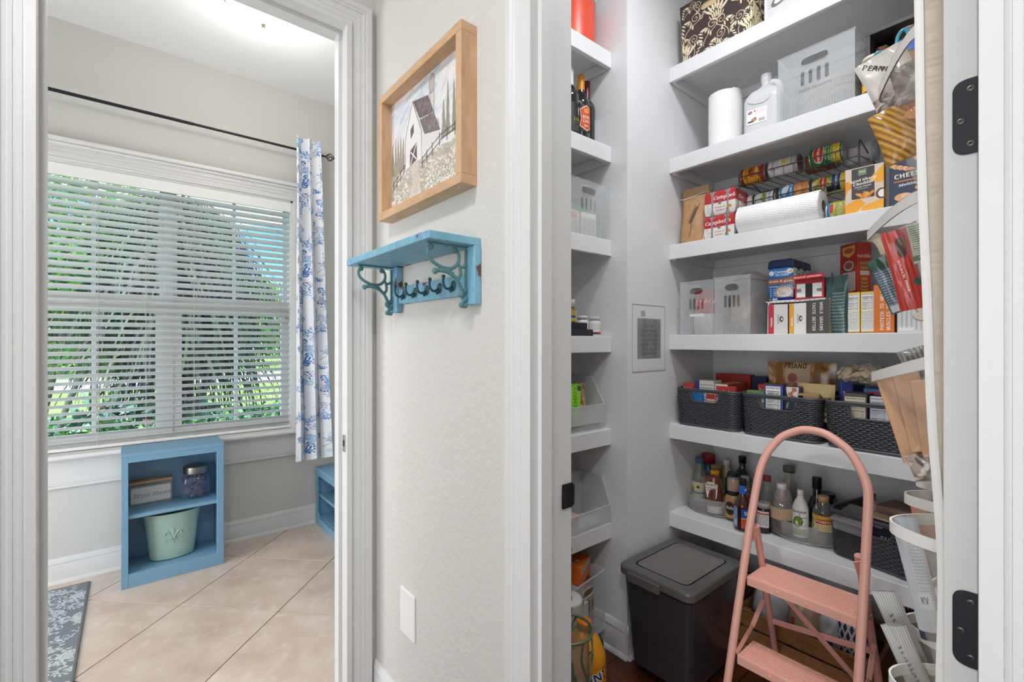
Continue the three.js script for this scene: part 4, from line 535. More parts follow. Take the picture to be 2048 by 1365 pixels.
// ---------- shelf 3 ----------
{
  const r = A1.art(260, 440, (x, w, h) => { const f = fbm(15, 5, 4); fillR(x, '#b98d62', 0, 0, w, h); const R = rng(4); for (let i = 0; i < 500; i++) { x.globalAlpha = 0.12; disc(x, R() > 0.5 ? '#d2aa80' : '#93683f', R() * w, R() * h, 4 + R() * 16, 2 + R() * 5, R() * 3); x.globalAlpha = 1; } fillR(x, '#a9865f', 0, 0, w, 52); x.strokeStyle = '#eee7dc'; x.lineWidth = 5; x.beginPath(); x.moveTo(0, 58); x.lineTo(w, 54); x.stroke(); const I = '#3b2a1c'; x.strokeStyle = I; x.lineWidth = 6; x.beginPath(); x.moveTo(112, 385); x.quadraticCurveTo(150, 320, 126, 270); x.stroke(); for (let i = 0; i < 9; i++) { const y = 270 - i * 14, px = 124 + i * 4.5; disc(x, I, px - 9, y, 4, 11, -0.5); disc(x, I, px + 9, y - 4, 4, 11, 0.6); x.lineWidth = 2.5; x.beginPath(); x.moveTo(px, y); x.lineTo(px - 38 + i * 3, y - 34); x.moveTo(px, y); x.lineTo(px + 36, y - 50 + i); x.stroke(); } });
  const t = thing('paper_bag', 'crumpled brown paper bag printed with a dark wheat ear, folded top tied', 'bag', P(1.985, HS[2], 1.107), LEFT + rad(4));
  mesh('bag', [pouch(0.132, 0.25, 0.095, r, A1.flat('#a87d54'), { seed: 3, crinkle: 0.007, top: 0.1, bottom: 0.9, pinch: 0.12, lean: 0.08, n: 26 })], A1.card, t);
  mesh('folded_top', [place(reuv(new RoundedBoxGeometry(0.122, 0.04, 0.006, 1, 0.001), A1.flat('#ab8a63')), 0, 0.246, -0.012, -0.1)], A1.card, t); mesh('tie_string', [tube([[-0.063, 0.215, 0.008], [0, 0.222, 0.003], [0.06, 0.232, 0.0], [0.0625, 0.2, 0.012], [0.061, 0.1, 0.03], [0.06, 0.02, 0.04], [0.055, 0.005, 0.046]], 0.0014, 50, 5)], M.white, t);
}
{
  const art = (v) => A1.art(300, 230, (x, w, h) => { fillR(x, '#b8272c', 0, 0, w, h * 0.52); const R = rng(30 + v); for (let i = 0; i < 20; i++) { x.globalAlpha = 0.18; fillR(x, R() > 0.5 ? '#d8595a' : '#8c1a1e', R() * w, 0, 3 + R() * 7, h * 0.52); x.globalAlpha = 1; } fillR(x, '#e4dfd6', 0, h * 0.5, w, h * 0.5); txt(x, "Campbell's", w * (v ? 0.72 : 0.46), h * 0.3, 46, '#f4efe8', { f: 'serif', skew: 0.25 }); disc(x, '#8b7a5a', w * 0.5, h * 0.52, 17, 17); lines(x, 22, h * 0.66, 44, 5, 12, '#8b8880', 3, 3); txt(x, 'Cream of', w * 0.5, h * 0.7, 22, '#a04038', { f: 'serif' }); txt(x, 'Chicken', w * 0.5, h * 0.82, 22, '#a04038', { f: 'serif' }); disc(x, '#d98a3c', w * 0.8, h * 0.72, 24, 15, 0.2); disc(x, '#8aa04c', w * 0.74, h * 0.82, 18, 12, 0.5); txt(x, '4', w * 0.1, h * 0.57, 20, '#3b3b3b'); });
  const arts = [art(0), art(1)];
  const pack = (name, label, at, h, k, n = 2, turn = 0) => { // shrink film drawn tightly over a block of cans
    const t = thing(name, label, 'soup pack', at, LEFT + turn, 'shrink wrapped soup packs'), w = 0.066 * n; const f = fbm(40 + k, 5, 3);
    const d = 0.066, g = [0, 1, 2, 3].map((side) => surf((q, v) => { const bul = 0.003 * abs(cos(q * PI * (side % 2 ? 2 : n))) - 0.003, cx = side === 0 ? (q - 0.5) * w : side === 1 ? w / 2 + bul : side === 2 ? (0.5 - q) * w : -w / 2 - bul, cz = side === 0 ? d + bul : side === 1 ? d - q * 2 * d : side === 2 ? -d - bul : -d + q * 2 * d; const e = 1 - 0.08 * Math.pow(abs(2 * v - 1), 6), cr = (f(side * 0.3 + q * 0.5, v) - 0.5) * 0.03; return [cx * e, v * h + (v > 0.95 ? cr * 0.08 : 0), cz * e * (1 + cr)]; }, 20, 14, (q, v) => uvIn(arts[k % 2], q, v)));
    mesh('shrink_film', [g, surf((s, v) => [(s - 0.5) * w * 0.9, h - 0.001 + 0.002 * sin(s * PI * n) * sin(v * PI * 2), (v - 0.5) * 0.12], 10, 10, () => uvIn(A1.flat('#b8272c'), 0.5, 0.5))], A1.film, t);
    mesh('can', Array.from({ length: n * 2 }, (_, i) => cyl(0.0315, 0.0315, h - 0.006, (i % n - (n - 1) / 2) * 0.065, h / 2, (floor(i / n) - 0.5) * 0.065)), M.steel, t); return t;
  };
  pack('soup_multipack', 'red and white shrink wrapped soup pack, lower of the front pair', P(2.008, HS[2], 0.971), 0.103, 0, 2, rad(-1.5)); pack('soup_multipack', 'torn red and white soup pack stacked on top of another', P(2.01, HS[2] + 0.1045, 0.973), 0.104, 1, 2, rad(2));
}
towelRoll('paper_towel_roll', 'white paper towel roll lying on its side in front of the can rack', P(1.966, HS[2] + 0.059, 0.592), 0.058, 0.3).rotation.z = PI / 2;
{ // tiered wire can rack
  const t = thing('can_rack', 'bronze wire rack with two sloping tiers of food cans', 'rack', P(2.16, HS[2], 0.72), LEFT), R = 0.0022, W = 0.43, g = M.darkSteel;
  for (const x of [-W / 2, W / 2]) mesh('side_frame', [tube([[x, 0.002, 0.118], [x, 0.14, 0.116], [x, 0.285, 0.112], [x, 0.3, 0.1], [x, 0.262, -0.06], [x, 0.255, -0.1], [x, 0.002, -0.13]], R * 1.2, 60, 6, false, 0.05), rod([x, 0.262, -0.06], [x, 0.236, 0.114], R)], g, t);
  for (const [y, z, nm] of [[0.236, 0.116, 'upper_tier'], [0.12, 0.12, 'middle_tier'], [0.018, 0.122, 'lower_tier']]) { const list = [rod([-W / 2, y, z], [W / 2, y, z], R), rod([-W / 2, y + 0.036, z + 0.004], [W / 2, y + 0.036, z + 0.004], R), rod([-W / 2, y + 0.02, z - 0.23], [W / 2, y + 0.02, z - 0.23], R)]; for (let i = 0; i <= 12; i++) { const x = -W / 2 + W * i / 12; list.push(rod([x, y + 0.001, z], [x, y + 0.02, z - 0.23], R * 0.7, 5), rod([x, y, z], [x, y + 0.036, z + 0.004], R * 0.6, 5)); } mesh(nm, list, g, t); }
}
function can(name, label, at, r, len, art, group, roll = 0, spin = PI / 2, sh = A1) { // lies along the shelf, its top end to the left
  const t = thing(name, label, 'can', at, LEFT, group); t.rotation.z = spin;
  mesh('paper_label', [reuv(new THREE.CylinderGeometry(r, r, len - 0.008, 32, 1, true, roll - PI, 2 * PI), art)], sh.gloss, t);
  const lid = [[0, len / 2 - 0.003], [r * 0.86, len / 2 - 0.003], [r * 0.9, len / 2], [r * 0.99, len / 2 + 0.0005], [r * 1.02, len / 2 - 0.002], [r * 0.99, len / 2 - 0.005], [r * 0.96, len / 2 - 0.006]]; mesh('rim', [lathe(lid, 32)], M.steel, t); mesh('rim', [lathe(lid, 32).rotateX(PI)], M.steel, t); return t;
}
{
  const W = 320, H = 180;
  const bush = A1.art(W, H, (x, w, h) => { fillR(x, '#e0a52c', 0, 0, w, h); fillR(x, '#7c241c', 0, 0, w, 18); fillR(x, '#8a2a20', 0, h - 34, w, 34); disc(x, '#c9562c', w * 0.5, h * 0.5, 40, 34); disc(x, '#8f3b20', w * 0.52, h * 0.42, 24, 14); txt(x, 'Beans', w * 0.5, h * 0.22, 30, '#7c2416', { f: 'serif' }); txt(x, 'Chili', w * 0.5, h * 0.66, 24, '#f3e3b4'); for (let i = 0; i < 20; i++) disc(x, ['#6e2a1a', '#a44b25'][i % 2], w * (0.3 + (i * 37 % 41) / 100), h * (0.72 + (i * 17 % 13) / 100), 8, 5, i); });
  const silver = A1.art(W, H, (x, w, h) => { fillR(x, '#c9c6cb', 0, 0, w, h); fillR(x, '#d6d2d6', 0, 20, w, 60); fillR(x, '#e3b33c', w * 0.4, 84, w * 0.28, 50); facts(x, w * 0.42, 90, 60, 40, '#555', '#e8d8a0'); lines(x, w * 0.36, 30, 90, 5, 9, '#77747c', 2.5, 2); txt(x, 'CHILI BEANS', w * 0.5, 24, 18, '#9c3a34'); txt(x, 'SOUP', w * 0.5, 150, 24, '#5c5a66'); fillR(x, '#a8a6ae', 0, h - 16, w, 16); });
  const brown = A1.art(W, H, (x, w, h) => { fillR(x, '#8a4a38', 0, 0, w, h); for (let i = 0; i < 60; i++) disc(x, ['#a55c44', '#6e3528', '#b97a5c'][i % 3], (i * 53) % w, (i * 31) % h, 14, 8, i); txt(x, 'REFRIED', w * 0.5, 70, 30, '#ead9c0'); fillR(x, '#d7c9b4', w * 0.35, 100, 100, 40); });
  const corn = A1.art(W, H, (x, w, h) => { fillR(x, '#1e6a3a', 0, 0, w, h); disc(x, '#f0dca0', w * 0.5, 50, 62, 33); disc(x, '#c5342c', w * 0.5, 50, 56, 28); txt(x, 'Del Monte', w * 0.5, 50, 23, '#f8efdc', { skew: 0.15 }); txt(x, 'Fresh Cut', w * 0.5, 90, 19, '#eef4e4', { skew: 0.2 }); txt(x, 'GOLDEN SWEET', w * 0.5, 108, 15, '#d9e06a'); txt(x, 'WHOLE KERNEL CORN', w * 0.5, 122, 13, '#e9ef9a'); fillR(x, '#e2bb36', 0, 130, w, 40); for (let i = 0; i < 150; i++) disc(x, ['#f0cf55', '#d8a526', '#f6e08c'][i % 3], (i * 47) % w, 132 + (i * 29) % 38, 6, 5, i); fillR(x, '#e2bb36', w * 0.7, 0, 30, h); });
  const red = A1.art(W, H, (x, w, h) => { fillR(x, '#b8242a', 0, 0, w, h * 0.55); fillR(x, '#e6e6e2', 0, h * 0.55, w, h); txt(x, "Campbell's", w * 0.5, h * 0.28, 48, '#f6f0ea', { f: 'serif', skew: 0.2 }); });
  const pickle = A1.art(W, H, (x, w, h) => { fillR(x, '#d7dde0', 0, 0, w, h); for (let i = 0; i < 4; i++) disc(x, ['#8a9440', '#a8ac58', '#6f7c34'][i % 3], w * 0.5 + (i - 1.5) * 16, h * 0.42 + i * 4, 7, 34, 0.8); txt(x, 'GREEN BEANS', w * 0.5, h * 0.75, 22, '#4c5a62'); fillR(x, '#3a3a3c', 0, h - 14, w, 14); });
  const blue = A1.art(W, H, (x, w, h) => { fillR(x, '#d98d4c', 0, 0, w, h); fillR(x, '#3d83b4', 0, 0, w, h * 0.52); for (let i = 0; i < 14; i++) disc(x, ['#e8a860', '#c97a3c', '#8fae58'][i % 3], w * 0.3 + (i * 47) % (w * 0.4), h * 0.6 + (i * 23) % (h * 0.35), 16, 9, i); disc(x, '#dfe8ee', w * 0.5, h * 0.2, 40, 20, 0.3); txt(x, 'LOW SODIUM', w * 0.58, h * 0.4, 20, '#eef4f6'); facts(x, w * 0.62, 10, 64, h * 0.5, '#444'); });
  const mixed = A1.art(W, H, (x, w, h) => { fillR(x, '#d8c04a', 0, 0, w, h); for (let i = 0; i < 160; i++) disc(x, ['#5d7a3a', '#3f5a2c', '#8fa058', '#c9ba6a', '#758a44'][i % 5], (i * 61) % w, (i * 37) % (h * 0.55), 9, 6, i); disc(x, '#b8322a', w * 0.48, h * 0.3, 34, 20); txt(x, 'Del Monte', w * 0.48, h * 0.3, 13, '#f6ecd8', { skew: 0.2 }); fillR(x, '#24408c', w * 0.4, h * 0.56, w * 0.3, h * 0.24); fillR(x, '#262b3c', w * 0.3, h * 0.4, w * 0.1, h * 0.4); txt(x, 'Sweet Peas', w * 0.55, h * 0.68, 20, '#e8dca0'); });
  const beans = A1.art(W, H, (x, w, h) => { fillR(x, '#a8a25a', 0, 0, w, h); for (let i = 0; i < 70; i++) disc(x, ['#8a9a3c', '#a9b45c', '#6f7f30', '#c5c27c'][i % 4], (i * 59) % w, (i * 41) % h, 22, 4, i * 0.7); disc(x, '#b4402c', w * 0.5, 44, 28, 18); fillR(x, '#2f6ea0', 0, 0, w, 26); fillR(x, '#c98c44', 0, h - 26, w, 26); });
  const U = 2.085;
  can('food_can', 'yellow and red bean can at the left of the upper tier', P(U, HS[2] + 0.279, 0.883), 0.037, 0.102, bush, 'cans in the wire rack', 0.3);
  can('food_can', 'silver can showing its metal end in the upper tier', P(U, HS[2] + 0.279, 0.765), 0.037, 0.112, silver, 'cans in the wire rack', 0.5);
  can('food_can', 'red-brown can set back between silver and green cans', P(U + 0.09, HS[2] + 0.291, 0.66), 0.037, 0.11, brown, 'cans in the wire rack', 0.2);
  can('food_can', 'green corn can with red oval emblem at the right of the upper tier', P(U - 0.004, HS[2] + 0.279, 0.612), 0.037, 0.112, corn, 'cans in the wire rack', 0.25);
  can('food_can', 'plain steel can end behind the green corn can', P(U + 0.11, HS[2] + 0.291, 0.535), 0.037, 0.1, silver, 'cans in the wire rack', 2);
  can('food_can', 'red soup can at the left of the middle tier', P(2.08, HS[2] + 0.16, 0.905), 0.033, 0.05, red, 'cans in the wire rack', 0.2);
  can('food_can', 'pale can with green bean picture in the middle tier', P(2.08, HS[2] + 0.16, 0.832), 0.033, 0.085, pickle, 'cans in the wire rack', 0.2);
  can('food_can', 'blue and orange can in the middle tier behind the lying paper roll', P(2.084, HS[2] + 0.164, 0.722), 0.037, 0.11, blue, 'cans in the wire rack', 0.4);
  can('food_can', 'yellow topped mixed vegetable can at the right of the middle tier', P(2.084, HS[2] + 0.164, 0.598), 0.037, 0.118, mixed, 'cans in the wire rack', 0.3);
  can('food_can', 'green bean can beside the end of the paper towel roll', P(1.985, HS[2] + 0.0345, 0.548), 0.0345, 0.07, beans, 'cans in the wire rack', 0.2);
}
{
  const cheddar = A1.art(240, 390, (x, w, h) => { fillR(x, '#d8c4ae', 0, 0, w, h); poly(x, '#e8a12c', [[0, h * 0.78], [90, h * 0.66], [130, h * 0.8], [60, h], [0, h]]); poly(x, '#e9a631', [[110, h * 0.86], [w, h * 0.74], [w, h * 0.97], [100, h]]); poly(x, '#eaa42e', [[w, 10], [w - 70, 100], [w - 40, 160], [w, 150]]); poly(x, '#e58e2a', [[0, 100], [30, 110], [60, 150], [20, 180], [0, 240]]); fillR(x, '#3e3b3a', 42, 8, 142, h * 0.66); poly(x, '#eaa42e', [[184, 70], [150, 130], [184, 140]]); fillR(x, '#6d8a62', 84, 20, 50, 50); txt(x, 'FRESH', 109, 40, 13, '#eef2e6'); txt(x, 'Aged Sharp', 112, 108, 29, '#f1ece4', { f: 'serif', skew: 0.25, rot: -0.07 }); txt(x, 'Cheddar', 116, 138, 30, '#f1ece4', { f: 'serif', skew: 0.25, rot: -0.07 }); txt(x, 'CHEESE STRAWS', 112, 166, 14, '#e3dccf', { rot: -0.07 }); txt(x, 'CLASSIC RECIPE', 112, 184, 9, '#cfc6b8', { rot: -0.07 }); for (let i = 0; i < 7; i++) { x.save(); x.translate(86 + i * 13, 232 + (i % 3) * 8); x.rotate(-0.9 + i * 0.28); fillR(x, ['#d98a35', '#e6a24a', '#c97c2c'][i % 3], -9, -22, 18, 44); x.restore(); } disc(x, '#5c4034', w - 14, 250, 36, 44); disc(x, '#efe9e2', w - 10, 250, 25, 32); });
  const side = A1.art(60, 300, (x, w, h) => { fillR(x, '#dca035', 0, 0, w, h); fillR(x, '#4a4034', 12, 12, 34, 150); lines(x, 14, 16, 30, 14, 10, '#cbbf9a', 3, 2); fillR(x, '#3a4a34', 0, h - 80, w, 80); lines(x, 8, h - 74, 44, 8, 9, '#b9c4a0', 3, 3); });
  carton('snack_box', 'orange and charcoal cheddar cheese straws box with salt bowl', P(1.949, HS[2], 0.4635), 0.107, 0.158, 0.036, { f: cheddar, r: side, l: side, base: A1.flat('#dfa43a') }, rad(3));
  const sti = A1.art(280, 380, (x, w, h) => { fillR(x, '#383e52', 0, 0, w, h); const straw = (px, py, a, n) => { for (let i = 0; i < n; i++) { x.save(); x.translate(px + i * 13 * cos(a), py + i * 13 * sin(a)); x.rotate(a + (i % 2 ? 0.7 : 0.2)); disc(x, i % 2 ? '#e8b98c' : '#d59a68', 0, 0, 17, 11); x.restore(); } }; straw(80, 10, 1.0, 11); straw(14, 92, 0.5, 9); straw(120, 262, 0.75, 9); disc(x, '#6a5a48', 165, 92, 34, 28); disc(x, '#d6c39c', 165, 92, 27, 21); disc(x, '#8b7a5c', 165, 92, 15, 10); fillR(x, '#383e52', 14, 138, w, 56); txt(x, 'CHEESE STICKS', 20, 168, 41, '#efe2cc', { a: 'left', rot: -0.05, sx: 0.86 }); fillR(x, '#c97d3a', 20, 196, w, 8); txt(x, 'Melting Parmesan', 140, 222, 22, '#eef0f2', { f: 'serif', skew: 0.2, rot: -0.06 }); disc(x, '#d9a878', 60, 305, 38, 26); disc(x, '#e6bd90', 72, 298, 22, 14); });
  carton('snack_box', 'navy cheese stick box with twisted straw picture behind the door pockets', P(1.985, HS[2], 0.315), 0.172, 0.19, 0.042, { f: sti, base: A1.flat('#33384a') });
}
// ---------- shelf 4 ----------
{
  frostedBin('storage_bin', 'left frosted bin on the eye-level shelf with a blank white tag', P(1.92, HS[3], 1.064), 0.155, 0.235, 0.33);
  one('bin_tag', 'small blank white tag on the front of the left frosted bin', 'tag', rb(0.065, 0.012, 0.001, 0.0004, 0, 0, 0), M.white, P(1.9193, HS[3] + 0.086, 1.062), LEFT);
  frostedBin('storage_bin', 'right frosted bin on the eye-level shelf beside the wire riser', P(1.92, HS[3], 0.908), 0.148, 0.24, 0.33);
  const net = thing('snack_bag', 'red printed snack bag standing in the left frosted bin', 'bag', P(2.02, HS[3] + 0.004, 1.062), LEFT); mesh('bag', [pouch(0.13, 0.2, 0.1, A1.art(120, 160, (x, w, h) => { fillR(x, '#9c3a34', 0, 0, w, h); for (let i = 0; i < 60; i++) disc(x, ['#c98d74', '#8a2a26', '#d9b7a0', '#b85a4a'][i % 4], (i * 37) % w, (i * 53) % h, 9, 6, i); fillR(x, '#d8d2cc', 0, h * 0.55, w, h * 0.45); }), A1.flat('#a8574c'), { seed: 7, crinkle: 0.012 })], A1.film, net);
  const n2 = thing('snack_bag', 'dull brown snack bag standing in the right frosted bin', 'bag', P(2.03, HS[3] + 0.004, 0.908), LEFT); mesh('bag', [pouch(0.12, 0.17, 0.1, A1.flat('#8d7a6c'), A1.flat('#8d7a6c'), { seed: 8, crinkle: 0.012 })], A1.film, n2);
  // clear bag with a red seam bulging up behind the two bins
  const bagM = new THREE.MeshPhysicalMaterial({ color: 0xd9cfc9, roughness: 0.15, transparent: true, opacity: 0.3, side: THREE.DoubleSide });
  const b = thing('plastic_bag', 'clear crinkled plastic bag with a red seam behind the two frosted bins', 'bag', P(2.262, HS[3], 0.995), LEFT); const f = fbm(66, 4, 3);
  const bagAt = (s, t) => { const a = s * 2 * PI, y = t; const q = (0.6 + 0.4 * sin(min(1, y * 1.15) * PI * 0.62 + 0.5)) * (y > 0.82 ? 1 - (y - 0.82) * 4.6 : 1) * (0.85 + 0.3 * f(s, y)); return [0.15 * q * cos(a) + 0.02 * y, y * 0.305 + (f(s + 0.3, y) - 0.5) * 0.03 * y, 0.034 * q * sin(a)]; };
  mesh('film', [surf(bagAt, 40, 24)], bagM, b); mesh('red_seam', [tube(Array.from({ length: 16 }, (_, i) => { const p = bagAt(0.06 + i * 0.026, 0.72 + 0.16 * sin(i / 15 * PI)); return [p[0], p[1] + 0.002, p[2] + 0.004]; }), 0.003, 40, 6)], std(0xb4443c, 0.4), b);
}
{ // white wire riser with cereal canisters and boxes
  const t = thing('wire_riser', 'white wire riser shelf carrying cereal canisters and a red box', 'rack', P(1.935, HS[3], 0.6475), LEFT), W = 0.265, D = 0.25, H = 0.128;
  const list = []; for (let i = 0; i <= 16; i++) list.push(rod([-W / 2 + W * i / 16, H - 0.002, 0], [-W / 2 + W * i / 16, H - 0.002, -D], 0.0018, 5)); for (let i = 0; i < 3; i++) list.push(rod([-W / 2, H - 0.005, -D * (0.05 + 0.45 * i)], [W / 2, H - 0.005, -D * (0.05 + 0.45 * i)], 0.002, 5));
  mesh('wire_deck', list, M.white, t).userData.kind = 'stuff';
  for (const z of [-0.03, -D]) mesh('leg_frame', [tube([[-W / 2 - 0.004, 0.002, z], [-W / 2 - 0.002, H - 0.012, z], [-W / 2 + 0.01, H, z], [W / 2 - 0.01, H, z], [W / 2 + 0.002, H - 0.012, z], [W / 2 + 0.004, 0.002, z]], 0.0032, 60, 8, false, 0.15)], M.white, t);
  const art = A1.art(260, 400, (x, w, h) => { fillR(x, '#1f62a8', 0, 0, w, h); disc(x, '#3f86c8', w * 0.5, h * 0.15, w * 0.45, 60); txt(x, 'Cereal', w * 0.52, 62, 40, '#f4f6f8', { f: 'serif' }); txt(x, 'for baby', w * 0.56, 94, 30, '#f4f6f8', { f: 'serif' }); disc(x, '#e9eef2', w * 0.16, 72, 26, 28); disc(x, '#e7e2d6', w * 0.84, 60, 30, 30); disc(x, '#b8863c', w * 0.84, 60, 14, 14); poly(x, '#a0623c', [[0, 140], [w, 128], [w, 196], [0, 206]]); txt(x, 'Grain & grow', w * 0.5, 168, 36, '#f3ece2', { f: 'serif' }); txt(x, 'OATMEAL', w * 0.24, 228, 20, '#eef2f6'); disc(x, '#c9a48c', w * 0.64, 296, 86, 72); disc(x, '#efe8e0', w * 0.64, 296, 70, 58); x.strokeStyle = '#c9a890'; x.lineWidth = 8; for (let i = 0; i < 3; i++) { x.beginPath(); x.arc(w * 0.62, 292, 16 + i * 16, i, i + 4); x.stroke(); } for (let i = 0; i < 26; i++) disc(x, '#efe6da', w * 0.64 + 94 * cos(i * 0.24), 296 + 82 * sin(i * 0.24), 6, 5); for (let i = 0; i < 5; i++) { disc(x, '#9cc4e8', 36, 258 + i * 24, 9, 8); fillR(x, '#dfe8f0', 54, 254 + i * 24, 22, 5); } fillR(x, '#173f86', 0, h - 46, w, 46); fillR(x, '#dfe9f2', 48, h - 36, 50, 26); disc(x, '#e7a34a', 24, h - 24, 12, 14); });
  const side = A1.art(90, 300, (x, w, h) => { fillR(x, '#1f5ca0', 0, 0, w, h); facts(x, 10, 14, w - 20, h * 0.62); fillR(x, '#173f86', 0, h - 40, w, 40); });
  for (let i = 0; i < 3; i++) {
    const c = thing('cereal_canister', ['blue baby cereal canister, frontmost of the row of three', 'blue baby cereal canister, middle of the row of three', 'blue baby cereal canister, rearmost of the row of three'][i], 'canister', P(2.03 + i * 0.064, HS[3] + 0.1315, 0.752), LEFT, 'cereal canisters on the wire riser');
    const w = 0.1, h = 0.138, d = 0.058; let g = pbox(w, h, d, { f: art, r: side, l: side, base: A1.flat('#1f62a8') }, 0.016); const p = g.attributes.position; for (let k = 0; k < p.count; k++) { const y = p.getY(k) / h; if (y > 0.35 && y < 0.8 && p.getX(k) > 0.02) p.setX(k, p.getX(k) - 0.006 * sin((y - 0.35) / 0.45 * PI)); } g.computeVertexNormals(); mesh('body', [toCreasedNormals(g, 0.6)], A1.gloss, c);
    mesh('lid', [ext(shape([[-0.05, 0], [0.05, 0], [0.047, 0.026], [0.036, 0.033], [-0.036, 0.033], [-0.047, 0.026]]), d - 0.002, 0.004).translate(0, h - 0.004, -d / 2 + 0.001)], phy(0x172452, 0.35), c);
  }
  const quaker = (bg, band, word) => A1.art(150, 250, (x, w, h) => { fillR(x, bg, 0, 0, w, h); fillR(x, band, 0, 0, w * 0.3, h); txt(x, word, w * 0.17, h * 0.6, 17, '#f4efe8', { rot: PI / 2 }); disc(x, '#46362e', w * 0.68, h * 0.5, 15, 24); disc(x, '#d9c3ae', w * 0.7, h * 0.5, 8, 12); txt(x, 'QUAKER', w * 0.52, h * 0.5, 17, '#46362e', { f: 'serif', rot: PI / 2 }); });
  carton('oatmeal_box', 'small grey and red oatmeal box under the left end of the wire riser', P(2.01, HS[3], 0.741), 0.07, 0.115, 0.14, { f: quaker('#d3d0cd', '#b3343a', 'ORIGINAL'), base: A1.flat('#8c5c44') }, rad(2), 'oatmeal boxes under the riser');
  carton('oatmeal_box', 'small white and orange protein oatmeal box next to the red striped one', P(2.01, HS[3], 0.67), 0.058, 0.115, 0.14, { f: quaker('#dedbd4', '#e2a240', 'PROTEIN'), base: A1.flat('#c7c2ba') }, 0, 'oatmeal boxes under the riser');
  const whole = A1.art(200, 280, (x, w, h) => { fillR(x, '#55514d', 0, 0, w, h); txt(x, 'WHOLE GRAINS', w * 0.68, h * 0.5, 33, '#e7e3de', { rot: PI / 2, f: 'monospace' }); txt(x, 'TASTE BETTER', w * 0.38, h * 0.5, 33, '#e7e3de', { rot: PI / 2, f: 'monospace' }); });
  const wb = carton('cereal_bar_box', 'dark grey box lettered about whole grains, leaning at the shelf edge', P(1.962, HS[3] + 0.0012, 0.598), 0.088, 0.122, 0.055, { f: whole, r: A1.flat('#9a8a74'), base: A1.flat('#6a6560') }, rad(-14)); wb.rotation.z = 0.0;
  const fresh = A1.art(200, 170, (x, w, h) => { fillR(x, '#b22a30', 0, 0, w, h); fillR(x, '#e9e6e2', 14, 46, 60, h - 60); fillR(x, '#e9e6e2', 122, 46, 62, h - 60); fillR(x, '#17110e', 74, 46, 48, h - 56); poly(x, '#8f8478', [[14, 88], [46, 84], [46, 112], [14, 116]]); poly(x, '#8f8478', [[150, 92], [186, 88], [186, 116], [150, 112]]); });  // near-black middle paints the shaded gap of the opened front
  const freshTop = A1.art(200, 60, (x, w, h) => { fillR(x, '#b92c32', 0, 0, w, h); txt(x, 'fresh stacks', w * 0.5, h * 0.55, 30, '#f2e6dc', { f: 'serif', skew: 0.2 }); });
  const ft = thing('cracker_box', 'opened red and white cracker box with torn flap on the wire riser', 'box', P(2.01, HS[3] + 0.1315, 0.64), LEFT + rad(3)); mesh('carton', [pbox(0.096, 0.078, 0.1, { f: fresh, base: A1.flat('#a8262c') })], A1.card, ft); mesh('torn_flap', [place(reuv(rb(0.1, 0.002, 0.036, 0.0008), freshTop), -0.002, 0.082, 0.06, 0.5, 0, 0.04)], A1.card, ft);
  const sb = thing('snack_bag', 'narrow silver and purple foil bag beside the red cracker box', 'bag', P(2.0, HS[3] + 0.1315, 0.575), LEFT + rad(-70)); mesh('bag', [pouch(0.06, 0.09, 0.03, A1.art(60, 90, (x, w, h) => { fillR(x, '#b9b3b8', 0, 0, w, h); fillR(x, '#4c3a5c', w * 0.6, 0, w * 0.4, h); for (let i = 0; i < 20; i++) disc(x, ['#e2dde0', '#8d868c'][i % 2], (i * 23) % w, (i * 31) % h, 4, 9, i); }), A1.flat('#a39ca4'), { seed: 12, crinkle: 0.006 })], A1.film, sb);
  const gb = thing('snack_bag', 'dark green standing pouch in front of the wire riser', 'bag', P(1.955, HS[3], 0.542), LEFT + rad(-24)); mesh('bag', [pouch(0.085, 0.205, 0.05, A1.art(140, 300, (x, w, h) => { fillR(x, '#2e4a4a', 0, 0, w, h); fillR(x, '#24403f', 0, 0, w, 40); for (let i = 0; i < 12; i++) { fillR(x, '#a9b8b2', w * 0.42, 90 + i * 17, w * 0.5, 2.5); fillR(x, '#7f938e', w * 0.46, 96 + i * 17, w * 0.4, 2); } disc(x, '#6ea03c', 16, 230, 9, 22); disc(x, '#c9d2c8', 18, 268, 10, 9); }), A1.flat('#2b4544'), { seed: 14, crinkle: 0.006, top: 0.12, bottom: 0.9, lean: -0.05 })], A1.film, gb);
  const pearl = A1.art(150, 330, (x, w, h) => { fillR(x, '#b83a30', 0, 0, w, h); poly(x, '#e2b85c', [[20, 20], [w - 20, 14], [w - 26, 60], [w / 2, 84], [26, 64]]); disc(x, '#c65a44', w / 2, 42, 42, 16); disc(x, '#5c4038', w / 2, 134, 48, 34); disc(x, '#ded5cb', w / 2, 132, 44, 30); disc(x, '#a4614a', w / 2, 130, 34, 22); lines(x, 24, 176, 100, 14, 8, '#d9c9bd', 3, 8); fillR(x, '#d8cfc6', 18, 170, w - 36, 110); lines(x, 24, 176, 100, 13, 8, '#8a6a5c', 2.5, 8); });
  const pearlS = A1.art(150, 330, (x, w, h) => { fillR(x, '#c24436', 0, 0, w, h); txt(x, 'Pearl Milling', w / 2, 82, 25, '#f2e2cc', { f: 'serif' }); fillR(x, '#c98a4c', 30, 116, w - 60, 44); txt(x, 'PANCAKE', w / 2, 138, 18, '#5c2a1c'); fillR(x, '#dccfc0', 30, 168, w - 50, 26); for (let i = 0; i < 5; i++) { disc(x, '#8a4628', w / 2, 300 - i * 20, 46 - i, 15); disc(x, '#d08a4a', w / 2, 296 - i * 20, 44 - i, 12); } });
  carton('pancake_mix_box', 'tall red pancake mix box standing cornerwise at the back of the wire riser', P(2.13, HS[3] + 0.1315, 0.537), 0.082, 0.21, 0.055, { f: pearl, r: pearlS, l: pearlS, base: A1.flat('#b83a30') }, rad(-35));
